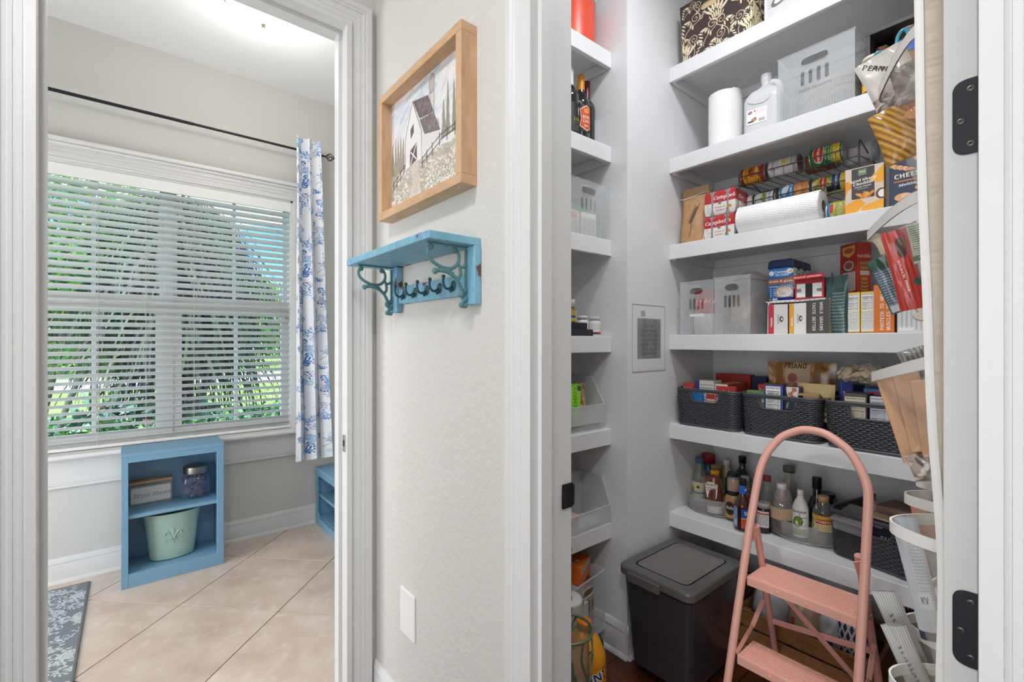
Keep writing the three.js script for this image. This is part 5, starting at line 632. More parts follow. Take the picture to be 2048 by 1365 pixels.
  const yel = A1.art(110, 300, (x, w, h) => { fillR(x, '#d9b428', 0, 0, w, h); facts(x, 8, 12, w - 16, 130, '#222', '#ece9e2'); fillR(x, '#eceae4', 8, 146, w - 16, h - 160); lines(x, 12, 152, w - 24, 14, 9, '#55524c', 2.5, 5); fillR(x, '#b8762c', 0, h - 10, w, 10); });
  carton('granola_bar_box', 'narrow yellow box showing nutrition print, left of an identical one', P(1.983, HS[3], 0.4945), 0.041, 0.141, 0.1, { f: yel, r: A1.flat('#8c4430'), base: A1.flat('#cfa92c') }, 0, 'yellow nutrition boxes');
  carton('granola_bar_box', 'narrow yellow box showing nutrition print, beside the orange protein box', P(1.983, HS[3], 0.453), 0.04, 0.141, 0.1, { f: yel, r: A1.flat('#8c4430'), base: A1.flat('#cfa92c') }, 0, 'yellow nutrition boxes');
  const org = A1.art(130, 320, (x, w, h) => { fillR(x, '#d9752c', 0, 0, w, h); txt(x, 'PROTEIN TO HELP', w * 0.42, h * 0.53, 30, '#f4e9dc', { rot: -PI / 2, f: 'monospace', sx: 0.98 }); txt(x, 'MUSCLES REBUILD', w * 0.72, h * 0.53, 30, '#f4e9dc', { rot: -PI / 2, f: 'monospace', sx: 0.98 }); fillR(x, '#c9651f', 0, h - 8, w, 8); });
  carton('protein_bar_box', 'orange box lettered vertically about protein and muscles', P(1.985, HS[3], 0.4075), 0.055, 0.16, 0.12, { f: org, r: A1.flat('#7a3a1c'), l: A1.flat('#c9651f'), base: A1.flat('#d07030') });
  const crk = A1.art(210, 330, (x, w, h) => { fillR(x, '#d3d1cf', 0, 0, w, h); for (let i = 0; i < 26; i++) fillR(x, i % 2 ? '#b3b1b2' : '#dedcda', 8 + i * 8, h * 0.2, 4, h * 0.75); fillR(x, '#d6d4d1', 0, 0, w, h * 0.2); for (const [a, b] of [[80, 100], [110, 120], [84, 160], [104, 186], [92, 226], [126, 238]]) { disc(x, '#8a7666', a, b + 4, 38, 29); disc(x, '#d9cab6', a, b, 36, 27); for (let k = 0; k < 7; k++) disc(x, '#a8937c', a + 18 * cos(k), b + 13 * sin(k), 2.5, 2); } fillR(x, '#e7e5e2', 6, h - 34, 50, 22); fillR(x, '#e7e5e2', w - 60, h - 34, 50, 22); });
  carton('cracker_box', 'grey striped cracker box pictured with round crackers, next to the orange box', P(1.965, HS[3], 0.298), 0.155, 0.168, 0.06, { f: crk, base: A1.flat('#c9c7c4') });
  const j = thing('spice_jar', 'jar with a beige lid showing behind the orange protein box', 'jar', P(2.17, HS[3], 0.44), LEFT); mesh('jar_body', [lathe([[0, 0.001], [0.036, 0.002], [0.038, 0.01], [0.038, 0.17], [0.033, 0.185]], 24)], phy(0x8a6a4a, 0.2), j); mesh('lid', [lathe([[0, 0.222], [0.034, 0.222], [0.036, 0.218], [0.036, 0.186], [0, 0.186]], 24)], phy(0xbcae96, 0.5), j);
}
// ---------- shelf 5: woven baskets ----------
const wickerM = phy(0x4a494f, 0.36), wickerG = new Map();
function wovenBasket(name, label, at, w, h, d, turn = 0, group = 'woven baskets on the pantry shelves') {
  const t = thing(name, label, 'basket', at, LEFT + turn, group), key = [w, h, d].join();
  if (!wickerG.has(key)) {
    // superellipse plan with a slight flare; front at z 0
    const R = 0.035, ring = []; const cx = w / 2 - R, cz = d / 2 - R; const push = (x, z, nx, nz) => ring.push([x, z, nx, nz]);
    const per = 2 * (w - 2 * R) + 2 * (d - 2 * R) + 2 * PI * R, N = Math.round(per / 0.0118) & ~1;
    for (let i = 0; i < N; i++) { let s = (i / N) * per; const segs = [[w - 2 * R, 0], [PI * R / 2, 1], [d - 2 * R, 0], [PI * R / 2, 1], [w - 2 * R, 0], [PI * R / 2, 1], [d - 2 * R, 0], [PI * R / 2, 1]]; let k = 0; while (s > segs[k][0]) s -= segs[k++][0]; const q = k >> 1, base = [[[-cx, cz + R], [1, 0], [0, 1], [cx, cz]], [[cx + R, cz], [0, -1], [1, 0], [cx, -cz]], [[cx, -cz - R], [-1, 0], [0, -1], [-cx, -cz]], [[-cx - R, -cz], [0, 1], [-1, 0], [-cx, cz]]][q]; if (!(k & 1)) push(base[0][0] + base[1][0] * s, base[0][1] + base[1][1] * s, base[2][0], base[2][1]); else { const a = s / R, n0 = base[2], n1 = base[1]; const nx = n0[0] * cos(a) + n1[0] * sin(a), nz = n0[1] * cos(a) + n1[1] * sin(a); push(base[3][0] + R * nx, base[3][1] + R * nz, nx, nz); } }
    const rows = Math.round((h - 0.026) / 0.0076), list = [], hole = (x, y, nz) => abs(nz) > 0.9 && abs(x) < 0.062 + (y - (h - 0.052)) * 0.35 && y > h - 0.054, flare = (y) => 0.94 + 0.06 * y / h;
    for (let r = 0; r < rows; r++) for (let i = 0; i < N; i += 2) { const j = (i + (r % 2) * 1) % N, [x, z, nx, nz] = ring[j], y = 0.012 + (r + 0.5) * 0.0076; if (hole(x, y, nz)) continue; const g = new THREE.SphereGeometry(1, 6, 5); place(g, x * flare(y) + nx * 0.0002, y, z * flare(y) + nz * 0.0002, 0, Math.atan2(nx, nz), 0, 0.0132, 0.0033, 0.0042); list.push(g); }
    const weave = merge(list);
    const shell = surf((s, v) => { const [x, z, nx, nz] = ring[floor(s * (N - 0.001)) % N], y = v * (h - 0.06) + 0.004; return [(x - nx * 0.0008) * flare(y), y, (z - nz * 0.0008) * flare(y)]; }, N, 2);
    const upper = []; for (let i = 0; i < N; i++) { const a = ring[i], b = ring[(i + 1) % N]; if (hole(a[0], h - 0.03, a[3]) && hole(b[0], h - 0.03, b[3])) continue; upper.push(surf((s, v) => { const x = a[0] + (b[0] - a[0]) * s, z = a[1] + (b[1] - a[1]) * s, y = h - 0.058 + v * 0.056; return [(x - a[2] * 0.0008) * flare(y), y, (z - a[3] * 0.0008) * flare(y)]; }, 1, 1)); }
    const rim = (y, r, k = 1) => tube(ring.filter((_, i) => i % 3 === 0).map(([x, z, nx, nz]) => [(x + nx * 0.001) * flare(y) * k, y, (z + nz * 0.001) * flare(y) * k]), r, 160, 7, true);
    const floorG = bx(w * 0.9, 0.004, d * 0.9, 0, 0.004, 0), lip = [];
    for (const s of [1, -1]) { const z = s * (d / 2) * 0.985 + s * 0.001; lip.push(tube([[-0.074, h - 0.008, z], [-0.066, h - 0.03, z], [-0.056, h - 0.052, z], [-0.04, h - 0.056, z], [0.04, h - 0.056, z], [0.056, h - 0.052, z], [0.066, h - 0.03, z], [0.074, h - 0.008, z]], 0.0034, 50, 7, false, 0.3)); }
    wickerG.set(key, [weave, merge([shell, upper, floorG]), merge([rim(h - 0.004, 0.0055), rim(h - 0.011, 0.004)]), merge([rim(0.006, 0.0055)]), merge(lip)]);
  }
  const [weave, liner, rim, foot, lip] = wickerG.get(key), z = -d / 2;
  const darkM = wickerG.dark ??= std(0x4a494f, 0.5, two);
  for (const [n, g, m, k] of [['weave', weave, wickerM, 'stuff'], ['liner', liner, darkM], ['rim', rim, wickerM], ['foot_band', foot, wickerM], ['handle_opening', lip, wickerM]]) { const o = mesh(n, g, m, t); o.position.z = z; if (k) o.userData.kind = k; }
  return t;
}
wovenBasket('woven_basket', 'left woven basket of the three in a row, filled with small red and white boxes', P(1.917, HS[4], 1.025), 0.282, 0.167, 0.36);
wovenBasket('woven_basket', 'middle woven basket of the three in a row, holding a blue pasta box', P(1.917, HS[4], 0.732), 0.282, 0.167, 0.36);
wovenBasket('woven_basket', 'right woven basket of the three in a row, topped by a bag of nuts', P(1.917, HS[4], 0.438), 0.282, 0.167, 0.36);
{
  const Y = HS[4] + 0.0075, G = 'boxes in the woven baskets';
  const redFacts = A2.art(150, 90, (x, w, h) => { fillR(x, '#b9372f', 0, 0, w, h); fillR(x, '#d8d4ce', 6, 26, w - 12, h); txt(x, 'Nutrition Facts', w / 2, 14, 18, '#f3e4da'); lines(x, 12, 36, w - 24, 6, 9, '#5c504a', 2.5, 2); });
  const redTop = A2.art(120, 120, (x, w, h) => { fillR(x, '#b04038', 0, 0, w, h); fillR(x, '#d6c9bd', 8, 20, w - 16, 30); lines(x, 14, 26, w - 28, 3, 8, '#8a4a3c', 3, 6); fillR(x, '#c98d5c', 10, 70, w - 20, 30); });
  const whiteFacts = A2.art(130, 240, (x, w, h) => { fillR(x, '#dcdad5', 0, 0, w, h); facts(x, 5, 8, w - 10, 110); lines(x, 8, 126, w - 16, 12, 9, '#66625c', 2.5, 9); });
  const blueBox = A2.art(150, 150, (x, w, h) => { fillR(x, '#d8d7d2', 0, 0, w, h); fillR(x, '#2b3f80', 0, 0, 36, h); fillR(x, '#e9e6e0', 4, 34, 26, 70); lines(x, 44, 14, w - 54, 13, 10, '#74726d', 3, 12); fillR(x, '#8ea89a', 100, 70, 26, 44); });
  const C = (name, label, u, w, lo, W, H, D, F, turn = 0) => carton(name, label, P(u + D / 2, Y + lo, w), W, H, D, F, turn, null, A2);
  // left basket
  C('small_box', 'little red nutrition box at the left end of the left basket', 1.955, 1.12, 0, 0.052, 0.178, 0.14, { f: redFacts, t: redTop, base: A2.flat('#b9372f') });
  C('small_box', 'white box with a navy stripe standing tallest in the left basket', 1.965, 1.05, 0, 0.088, 0.195, 0.07, { f: blueBox, t: A2.flat('#b8a684'), base: A2.flat('#cfcbc2') });
  C('small_box', 'bright blue box seen through the handle of the left basket', 1.9455, 1.073, 0, 0.046, 0.145, 0.018, { base: A2.flat('#2d7ec2') });
  C('small_box', 'cream and red box seen through the handle of the left basket', 1.9455, 1.012, 0, 0.042, 0.14, 0.018, { f: redTop, base: A2.flat('#d0bba4') });
  C('small_box', 'white topped red box beside the navy striped one in the left basket', 1.966, 0.975, 0, 0.056, 0.184, 0.18, { f: whiteFacts, t: redTop, base: A2.flat('#b7453c') });
  C('small_box', 'red and yellow box at the front right of the left basket', 1.95, 0.948, 0, 0.084, 0.176, 0.018, { f: redFacts, t: redTop, base: A2.flat('#b8382e') }, rad(-2));
  C('small_box', 'long red box lying at the back of the left basket', 2.165, 1.02, 0, 0.16, 0.215, 0.05, { t: A2.flat('#a8302a'), base: A2.flat('#b3362e') });
  C('small_box', 'dark navy box at the back right of the left basket', 2.16, 0.9, 0, 0.06, 0.21, 0.08, { base: A2.flat('#27305e') });
  // middle basket
  C('small_box', 'white and red box at the back left of the middle basket', 2.02, 0.812, 0, 0.08, 0.19, 0.2, { f: redFacts, t: redTop, base: A2.flat('#a83a34') }, rad(4));
  C('small_box', 'flat green box with white edge at the front left of the middle basket', 1.95, 0.828, 0.03, 0.068, 0.138, 0.05, { f: A2.art(100, 120, (x, w, h) => { fillR(x, '#6f8f5c', 0, 0, w, h); fillR(x, '#d8d8d0', 0, h - 92, w, 10); }), base: A2.flat('#6a8a58') });
  const blueNF = A2.art(150, 300, (x, w, h) => { fillR(x, '#42588c', 0, 0, w, h); fillR(x, '#e6e2da', 14, 8, w - 34, h); facts(x, 16, 10, w - 38, 150); lines(x, 20, 170, w - 46, 12, 9, '#6b675f', 2.5, 9); });
  const pastaF = A2.art(160, 300, (x, w, h) => { fillR(x, '#2c2a4a', 0, 0, w, h); disc(x, '#d9d3ca', w * 0.5, 6, 62, 78); for (let i = 0; i < 80; i++) disc(x, ['#b4623a', '#cf8150', '#a04e2e'][i % 3], w * 0.5 + 46 * cos(i * 2.3) * ((i % 9) / 9), 10 + 56 * ((i * 7 % 11) / 11), 6, 4, i); disc(x, '#7f9a6a', 30, 110, 10, 22, 0.5); disc(x, '#c8643c', 40, 220, 18, 34); });
  C('pasta_box', 'blue box with white nutrition panel standing tall in the middle basket', 1.946, 0.757, 0, 0.068, 0.196, 0.04, { f: blueNF, base: A2.flat('#3d5284') });
  C('pasta_box', 'dark navy box pictured with a bowl of red pasta in the middle basket', 1.951, 0.692, 0, 0.054, 0.194, 0.035, { f: pastaF, base: A2.flat('#2c2a4a') }, rad(3));
  const tan = thing('snack_bag', 'tan paper bag lettered in black at the front of the middle basket', 'bag', P(2.0, Y + 0.07, 0.628), LEFT + rad(-4)); mesh('bag', [pouch(0.13, 0.138, 0.05, A2.art(200, 160, (x, w, h) => { fillR(x, '#cdb27c', 0, 0, w, h); disc(x, '#2a2220', w * 0.45, 62, 62, 17); txt(x, 'atessi', w * 0.45, 64, 34, '#e9e2d2', { stroke: '#2a2220', lw: 5 }); fillR(x, '#b8985e', w * 0.62, 84, w * 0.4, 60); disc(x, '#2d2522', w * 0.78, 126, 30, 16); disc(x, '#c9ab70', w * 0.78, 126, 20, 9); }), A2.flat('#c3a56c'), { seed: 20, top: 0.2, bottom: 0.9, crinkle: 0.005 })], A2.card, tan);
  C('small_box', 'tan carton with a black oval emblem in front of the lettered paper bag', 1.95, 0.638, 0.03, 0.07, 0.142, 0.024, { f: A2.art(140, 160, (x, w, h) => { fillR(x, '#a58a5c', 0, 0, w, h); fillR(x, '#2a2624', 0, 44, w, 40); disc(x, '#c7a868', 40, 64, 30, 20); disc(x, '#2a2422', 40, 64, 24, 15); txt(x, 'CHIPS', 40, 64, 15, '#d9b872'); }), base: A2.flat('#a88c5e') });
  C('tea_box', 'small white and yellow box standing between pasta box and tan carton', 1.95, 0.664, 0.02, 0.022, 0.145, 0.02, { f: A2.art(60, 150, (x, w, h) => { fillR(x, '#e4e0d8', 0, 0, w, h); poly(x, '#d8a03c', [[0, 50], [30, 64], [0, 90]]); }), base: A2.flat('#ddd8cf') });
  const cr = thing('snack_bag', 'translucent brown bag of crisps standing at the back of the middle basket', 'bag', P(2.14, Y + 0.05, 0.727), LEFT + rad(3)); mesh('bag', [pouch(0.255, 0.232, 0.06, A2.art(300, 220, (x, w, h) => { fillR(x, '#b98d5c', 0, 0, w, h); for (let i = 0; i < 160; i++) disc(x, ['#a8763f', '#c9a474', '#8e5a2c', '#d8bb92'][i % 4], (i * 67) % w, (i * 43) % h, 12, 8, i); fillR(x, '#9c6a38', 40, 0, 34, h); fillR(x, '#9c6a38', 210, 0, 30, h); fillR(x, '#d6bd98', 84, 10, 110, 70); txt(x, 'PRIANO', 128, 16, 26, '#4a2c18'); disc(x, '#a8503a', 118, 62, 22, 18); }), A2.flat('#b08050'), { seed: 22, top: 0.05, crinkle: 0.008 })], A2.film, cr);
  // right basket
  const navy = A2.art(120, 300, (x, w, h) => { fillR(x, '#24388c', 0, 0, w, h); txt(x, 'ZONE', w * 0.5, h * 0.46, 62, '#d5dae4', { rot: PI / 2, w: 'normal' }); fillR(x, '#5c74b4', 20, 10, 5, 80); });
  C('cereal_box', 'royal blue box lettered sideways leaning in the right basket', 2.05, 0.546, 0, 0.045, 0.232, 0.15, { f: navy, l: navy, base: A2.flat('#22347f') });
  C('small_box', 'brown box with cream nutrition label at the left of the right basket', 1.946, 0.492, 0, 0.068, 0.186, 0.1, { f: A2.art(120, 260, (x, w, h) => { fillR(x, '#544c48', 0, 0, w, h); facts(x, 8, 16, w - 16, 130, '#4a3c30', '#d9cfb4'); lines(x, 12, 160, w - 24, 9, 9, '#a89a80', 2.5, 2); }), base: A2.flat('#4a4340') });
  const good = A2.art(260, 280, (x, w, h) => { fillR(x, '#dedad2', 0, 0, w, h); fillR(x, '#2e3868', 0, 0, 8, h); facts(x, 8, 6, 96, 130, '#40404a', '#d3d6de'); txt(x, 'GOOD', 180, 34, 30, '#2a2624', { f: 'serif', w: 'normal' }); txt(x, 'THINS', 182, 76, 52, '#2a2624', { f: 'serif', w: 'normal' }); fillR(x, '#b88a9a', 108, 126, w - 108, 34); txt(x, 'SWEET POTATO', 184, 143, 18, '#f0e2e4'); disc(x, '#d8923c', 140, 196, 30, 22); disc(x, '#b8323c', 200, 198, 36, 24); disc(x, '#d98a44', 236, 186, 20, 20); lines(x, 12, 146, 88, 12, 9, '#77757a', 2.5, 3); });
  C('cracker_box', 'white cracker box with black serif lettering at the front of the right basket', 1.946, 0.393, 0, 0.118, 0.182, 0.05, { f: good, t: A2.flat('#24304c'), base: A2.flat('#d0ccc4') });
  C('snack_box', 'bright blue box with a red flash lying behind the cracker box', 2.03, 0.405, 0, 0.165, 0.2, 0.1, { f: A2.art(200, 160, (x, w, h) => { fillR(x, '#2f7fb8', 0, 0, w, h); fillR(x, '#b83248', 8, 8, 50, 26); fillR(x, '#1f4f86', 0, 40, w, 20); disc(x, '#4fa0d0', 110, 20, 60, 14); }), t: A2.flat('#3486c0'), base: A2.flat('#246a9e') });
  // bag of nuts lying on top
  const nb = thing('nut_bag', 'clear bag of pale nuts lying across the top of the right basket', 'bag', P(2.03, Y + 0.25, 0.475), LEFT + rad(5)); nb.rotation.x = 0; const R = rng(31), nuts = [];
  for (let i = 0; i < 190; i++) { const a = R() * 6.3, q = sqrt(R()), y = (R() - 0.5) * 2 * sqrt(1 - q * q) * 0.9; nuts.push(place(new THREE.SphereGeometry(1, 7, 5), 0.102 * q * cos(a) + 0.008, y * 0.034, 0.05 * q * sin(a), R() * 3, R() * 3, R() * 3, 0.0125, 0.006, 0.0115)); }
  mesh('nuts', nuts, std(0xd2bd9a, 0.6), nb).userData.kind = 'stuff'; const fb = fbm(19, 5, 3);
  mesh('film', [surf((s, v) => { const a = s * 2 * PI, e = 1 - Math.pow(abs(2 * v - 1), 2.4), c = 1 + (fb(s, v) - 0.5) * 0.12; return [(v - 0.5) * 0.27, 0.04 * e * c * sin(a), 0.058 * (0.25 + 0.75 * e) * c * cos(a)]; }, 32, 24)], new THREE.MeshPhysicalMaterial({ color: 0xf2f4f5, roughness: 0.12, transparent: true, opacity: 0.09, side: THREE.DoubleSide }), nb);
}
// ---------- shelf 6: bottles on turntables ----------
const TB = HS[5];
function turntable(name, label, at) {
  const t = thing(name, label, 'turntable', at, LEFT), m = new THREE.MeshPhysicalMaterial({ color: 0xdcdad8, roughness: 0.06, transparent: true, opacity: 0.24, side: THREE.DoubleSide, specularIntensity: 1 }), R = 0.136;
  mesh('base', [lathe([[0, 0.001], [R - 0.02, 0.001], [R - 0.02, 0.007], [0, 0.007]], 40)], m, t);
  mesh('tray', [lathe([[0, 0.009], [R, 0.009], [R + 0.004, 0.073], [R + 0.002, 0.073], [R - 0.003, 0.012], [0, 0.012]], 64)], m, t);
  for (let i = 0; i < 5; i++) { const a = i / 5 * 2 * PI + 0.35; mesh('divider', [bx(R, 0.05, 0.0022, R / 2, 0.034, 0).rotateY(a)], m, t); }
  mesh('edge', [new THREE.TorusGeometry(R + 0.003, 0.0016, 6, 72).rotateX(PI / 2).translate(0, 0.073, 0), new THREE.TorusGeometry(R, 0.0018, 6, 72).rotateX(PI / 2).translate(0, 0.01, 0)], phy(0x9a948e, 0.15), t); return t;
}
turntable('turntable', 'clear divided turntable of condiment bottles at the left of the lowest shelf', P(2.118, TB, 1.06)); turntable('turntable', 'clear divided turntable holding the avocado spray bottle in the middle of the lowest shelf', P(2.115, TB, 0.69));
const gl = (c, r = 0.06, tr = 0.9) => phy(c, r, { transmission: tr, thickness: 0, ior: 1.45 });
function bottle(name, label, u, w, o) {
  const y = o.y ?? 0.0125, t = thing(name, label, 'bottle', P(u, TB + y, w), LEFT + rad(o.turn ?? 0));
  if (o.tilt) { t.rotation.order = 'YXZ'; t.rotation.z = o.tilt; }
  mesh('bottle_body', [lathe(o.prof, 30).scale(1, 1, o.flat ?? 1)], o.mat, t);
  if (o.fill) mesh('contents', [lathe([[0, 0.003], ...o.fill.prof, [0, o.fill.prof.at(-1)[1]]], 26).scale(1, 1, o.flat ?? 1)], o.fill.mat, t);
  if (o.cap) mesh('cap', [lathe([[0, o.cap.y1], [o.cap.r * 0.92, o.cap.y1], [o.cap.r, o.cap.y1 - 0.002], [o.cap.r, o.cap.y0], [0, o.cap.y0]], 24)], o.cap.mat, t);
  for (const l of o.labels ?? []) mesh('label', [reuv(new THREE.CylinderGeometry(l.r2 ?? l.r, l.r, l.y1 - l.y0, 24, 1, true, -(l.arc ?? 2) / 2 + (l.at ?? 0), l.arc ?? 2).translate(0, (l.y0 + l.y1) / 2, 0).scale(1, 1, o.flat ?? 1), l.art)], A2.gloss, t);
  return t;
}
const P1 = (r, h, neck = 0.014, sh = 0.7) => [[0, 0.001], [r * 0.92, 0.001], [r, 0.008], [r, h * sh * 0.96], [r * 0.94, h * sh * 1.02], [neck * 1.5, h * (sh + 0.17)], [neck, h * (sh + 0.22)], [neck, h]];
{
  const plast = (c, r = 0.35) => phy(c, r);
  const art = (w, h, f) => A2.art(w, h, f);
  bottle('condiment_bottle', 'clear bottle with slate blue cap at the left edge of the left turntable', 2.1, 1.147, { prof: P1(0.034, 0.19, 0.017, 0.62), mat: gl(0xf2f2ee), cap: { r: 0.0185, y0: 0.186, y1: 0.211, mat: plast(0x4a6a8c) }, labels: [{ r: 0.0345, y0: 0.03, y1: 0.1, arc: 2.4, art: art(110, 80, (x, w, h) => { fillR(x, '#d9cfa4', 0, 0, w, h); disc(x, '#b8a04c', 30, 40, 18, 16); disc(x, '#556a3c', 70, 26, 10, 8); fillR(x, '#7f9ab8', 0, 50, w, 12); }) }], fill: { prof: [[0.03, 0.004], [0.03, 0.06]], mat: gl(0xe4d9b0, 0.1, 0.7) } });
  bottle('condiment_bottle', 'large bottle with a dark red cap at the back of the left turntable', 2.2, 1.155, { prof: P1(0.036, 0.175, 0.022, 0.72), mat: plast(0x31507c), cap: { r: 0.031, y0: 0.168, y1: 0.212, mat: plast(0x8c1f28) }, labels: [{ r: 0.0366, y0: 0.03, y1: 0.12, arc: 2.4, art: art(110, 100, (x, w, h) => { fillR(x, '#2c4c80', 0, 0, w, h); fillR(x, '#e0d8c0', 12, 20, w - 24, 30); }) }] });
  bottle('condiment_bottle', 'squeeze bottle with a yellow cap behind the ketchup', 2.06, 1.05, { prof: P1(0.032, 0.16, 0.017, 0.7), mat: gl(0xe8c890, 0.12, 0.5), cap: { r: 0.0195, y0: 0.15, y1: 0.176, mat: plast(0xe0a020) }, fill: { prof: [[0.029, 0.004], [0.029, 0.1]], mat: plast(0xb8702c, 0.3) } });
  bottle('condiment_bottle', 'amber bottle with tan lid between yellow and red caps', 2.135, 1.083, { prof: P1(0.03, 0.165, 0.02, 0.75), mat: gl(0xc49a54, 0.1, 0.5), cap: { r: 0.023, y0: 0.16, y1: 0.182, mat: plast(0xa8884c) } });
  { // ketchup stands on its white cap
    const t = thing('ketchup_bottle', 'upside-down red ketchup squeeze bottle with keystone label and white cap', 'bottle', P(2.015, TB + 0.0125, 1.028), LEFT + rad(8)); t.rotation.order = 'YXZ'; t.rotation.z = 0.07;
    mesh('bottle_body', [lathe([[0, 0.034], [0.03, 0.034], [0.036, 0.05], [0.037, 0.08], [0.033, 0.12], [0.034, 0.15], [0.028, 0.165], [0, 0.168]], 30).scale(1, 1, 0.72)], phy(0x6f3a30, 0.15, { clearcoat: 0.6 }), t);
    mesh('cap', [lathe([[0, 0.001], [0.031, 0.001], [0.033, 0.006], [0.03, 0.034], [0, 0.036]], 28).scale(1, 1, 0.75)], plast(0xdcd9d4), t);
    const key = A2.art(110, 150, (x, w, h) => { fillR(x, '#e9e5d8', 0, 0, w, h); x.strokeStyle = '#9a8a5a'; x.lineWidth = 3; x.strokeRect(4, 4, w - 8, h - 8); txt(x, 'HEINZ', w / 2, 28, 28, '#2a2422', { f: 'serif' }); txt(x, 'TOMATO', w / 2, 60, 22, '#4a3a34', { f: 'serif' }); txt(x, 'KETCHUP', w / 2, 80, 17, '#4a3a34', { f: 'serif' }); disc(x, '#b8281e', w / 2, 112, 11, 11); disc(x, '#3f6a3a', w / 2 + 20, 104, 8, 5, -0.5); });
    const s = shape([[-0.02, 0.07], [0.02, 0.07], [0.028, 0.12], [0.028, 0.133], [0.019, 0.133], [0.016, 0.142], [-0.016, 0.142], [-0.019, 0.133], [-0.028, 0.133], [-0.028, 0.12]]); let g = ext(s, 0.0006, 0, 1); const uv = g.attributes.uv, p = g.attributes.position; for (let i = 0; i < uv.count; i++) { const x = p.getX(i), y = p.getY(i), q = uvIn(key, x / 0.056 + 0.5, (y - 0.07) / 0.072); uv.setXY(i, q[0], q[1]); p.setZ(i, p.getZ(i) + 0.72 * sqrt(max(0, 0.0382 ** 2 - x * x)) + 0.0002); } mesh('label', [g], A2.gloss, t);
  }
  { const grain = gl(0xe8d8b8, 0.1, 0.35);
    bottle('mustard_jar', 'coarse mustard jar with black label and dark cap at the front of the left turntable', 2.03, 0.952, { prof: [[0, 0.001], [0.034, 0.001], [0.036, 0.008], [0.036, 0.085], [0.03, 0.096], [0.026, 0.1]], mat: plast(0xb08850, 0.3), cap: { r: 0.027, y0: 0.096, y1: 0.113, mat: plast(0x1c1a20) }, labels: [{ r: 0.0365, y0: 0.018, y1: 0.08, arc: 1.5, art: art(120, 90, (x, w, h) => { fillR(x, '#b08850', 0, 0, w, h); disc(x, '#2a201e', w / 2, h / 2 + 4, 50, 40); txt(x, 'Maille', w / 2, h * 0.52, 24, '#e9e0cc', { f: 'serif' }); }) }] });
    bottle('spice_jar', 'glass spice jar of pale brown grains with black cap, stacked on the mustard jar', 2.03, 0.952, { y: 0.1262, prof: [[0, 0.001], [0.0255, 0.001], [0.0265, 0.005], [0.0265, 0.055], [0.021, 0.066], [0.021, 0.07]], mat: gl(0xffffff), fill: { prof: [[0.0245, 0.004], [0.0245, 0.052]], mat: std(0xa9855c, 0.9) }, cap: { r: 0.0225, y0: 0.066, y1: 0.084, mat: plast(0x1b1a1f) } }); }
  bottle('condiment_bottle', 'tall green bottle with a black cap at the back of the left turntable', 2.2, 0.99, { prof: P1(0.04, 0.205, 0.014, 0.66), mat: phy(0x17402a, 0.08, { clearcoat: 1 }), cap: { r: 0.0165, y0: 0.2, y1: 0.232, mat: plast(0x141517) }, labels: [{ r: 0.0405, y0: 0.03, y1: 0.125, arc: 2.6, art: art(110, 100, (x, w, h) => { fillR(x, '#c9a83c', 0, 0, w, h); fillR(x, '#2b2a22', 0, 40, w, 60); lines(x, 10, 48, w - 20, 5, 9, '#d0c070', 3, 4); }) }] });
  bottle('condiment_bottle', 'slim cream bottle with a white cap left of the green bottle', 2.21, 1.07, { prof: P1(0.024, 0.175, 0.012, 0.7), mat: plast(0xc9c0a4, 0.2), cap: { r: 0.0155, y0: 0.17, y1: 0.196, mat: plast(0xe4e2de) } });
  bottle('condiment_bottle', 'dark blue labelled jar between green bottle and mustard', 2.12, 1.0, { prof: P1(0.03, 0.15, 0.02, 0.75), mat: plast(0x1d2748, 0.2), cap: { r: 0.022, y0: 0.145, y1: 0.165, mat: plast(0x20222c) } });
  bottle('sauce_bottle', 'dark brown sauce bottle with blue neck and orange label at the shelf edge', 1.956, 0.879, { y: 0, prof: P1(0.0335, 0.19, 0.0125, 0.55), mat: phy(0x3a120c, 0.06, { clearcoat: 1 }), cap: { r: 0.0145, y0: 0.186, y1: 0.21, mat: plast(0x1b1c22) }, labels: [{ r: 0.0145, y0: 0.15, y1: 0.184, arc: 6.28, art: art(60, 40, (x, w, h) => { fillR(x, '#2a62b4', 0, 0, w, h); disc(x, '#cfd9e8', 44, 20, 6, 6); }) }, { r: 0.034, y0: 0.016, y1: 0.094, arc: 1.3, at: 0.9, art: art(90, 120, (x, w, h) => { fillR(x, '#c2583c', 0, 0, w, h); fillR(x, '#1f4c9c', 0, 0, w, 58); fillR(x, '#d8b23c', 0, 56, w, 6); txt(x, 'W', 40, 28, 34, '#dfe6f0', { f: 'serif' }); txt(x, 'OZ', 54, 90, 20, '#e9d3b0'); }) }, { r: 0.034, y0: 0.016, y1: 0.098, arc: 1.1, at: -0.75, art: art(80, 120, (x, w, h) => { fillR(x, '#6f92c8', 0, 0, w, h); txt(x, 'LEA', 30, 18, 22, '#20407c'); lines(x, 8, 36, 40, 8, 9, '#dfe7f2', 3, 4); for (let i = 0; i < 12; i++) fillR(x, '#e9eef4', 46 + i * 2.4, 76, 1.3, 32); }) }] });
  bottle('dressing_bottle', 'clear dressing bottle with a red banner label behind the ladder leg', 2.08, 0.925, { turn: -6, prof: P1(0.034, 0.16, 0.016, 0.62), mat: gl(0xefeae4), cap: { r: 0.018, y0: 0.156, y1: 0.176, mat: plast(0xb9b6b0) }, labels: [{ r: 0.035, y0: 0.06, y1: 0.105, arc: 2.4, art: art(110, 60, (x, w, h) => { fillR(x, '#d9d3c8', 0, 0, w, h); poly(x, '#b8342e', [[0, 6], [w, 2], [w, 34], [0, 40]]); txt(x, 'VOILA', w / 2, 20, 22, '#f0e0d4'); }) }], fill: { prof: [[0.031, 0.004], [0.031, 0.05]], mat: plast(0x7a5a3c, 0.3) } });
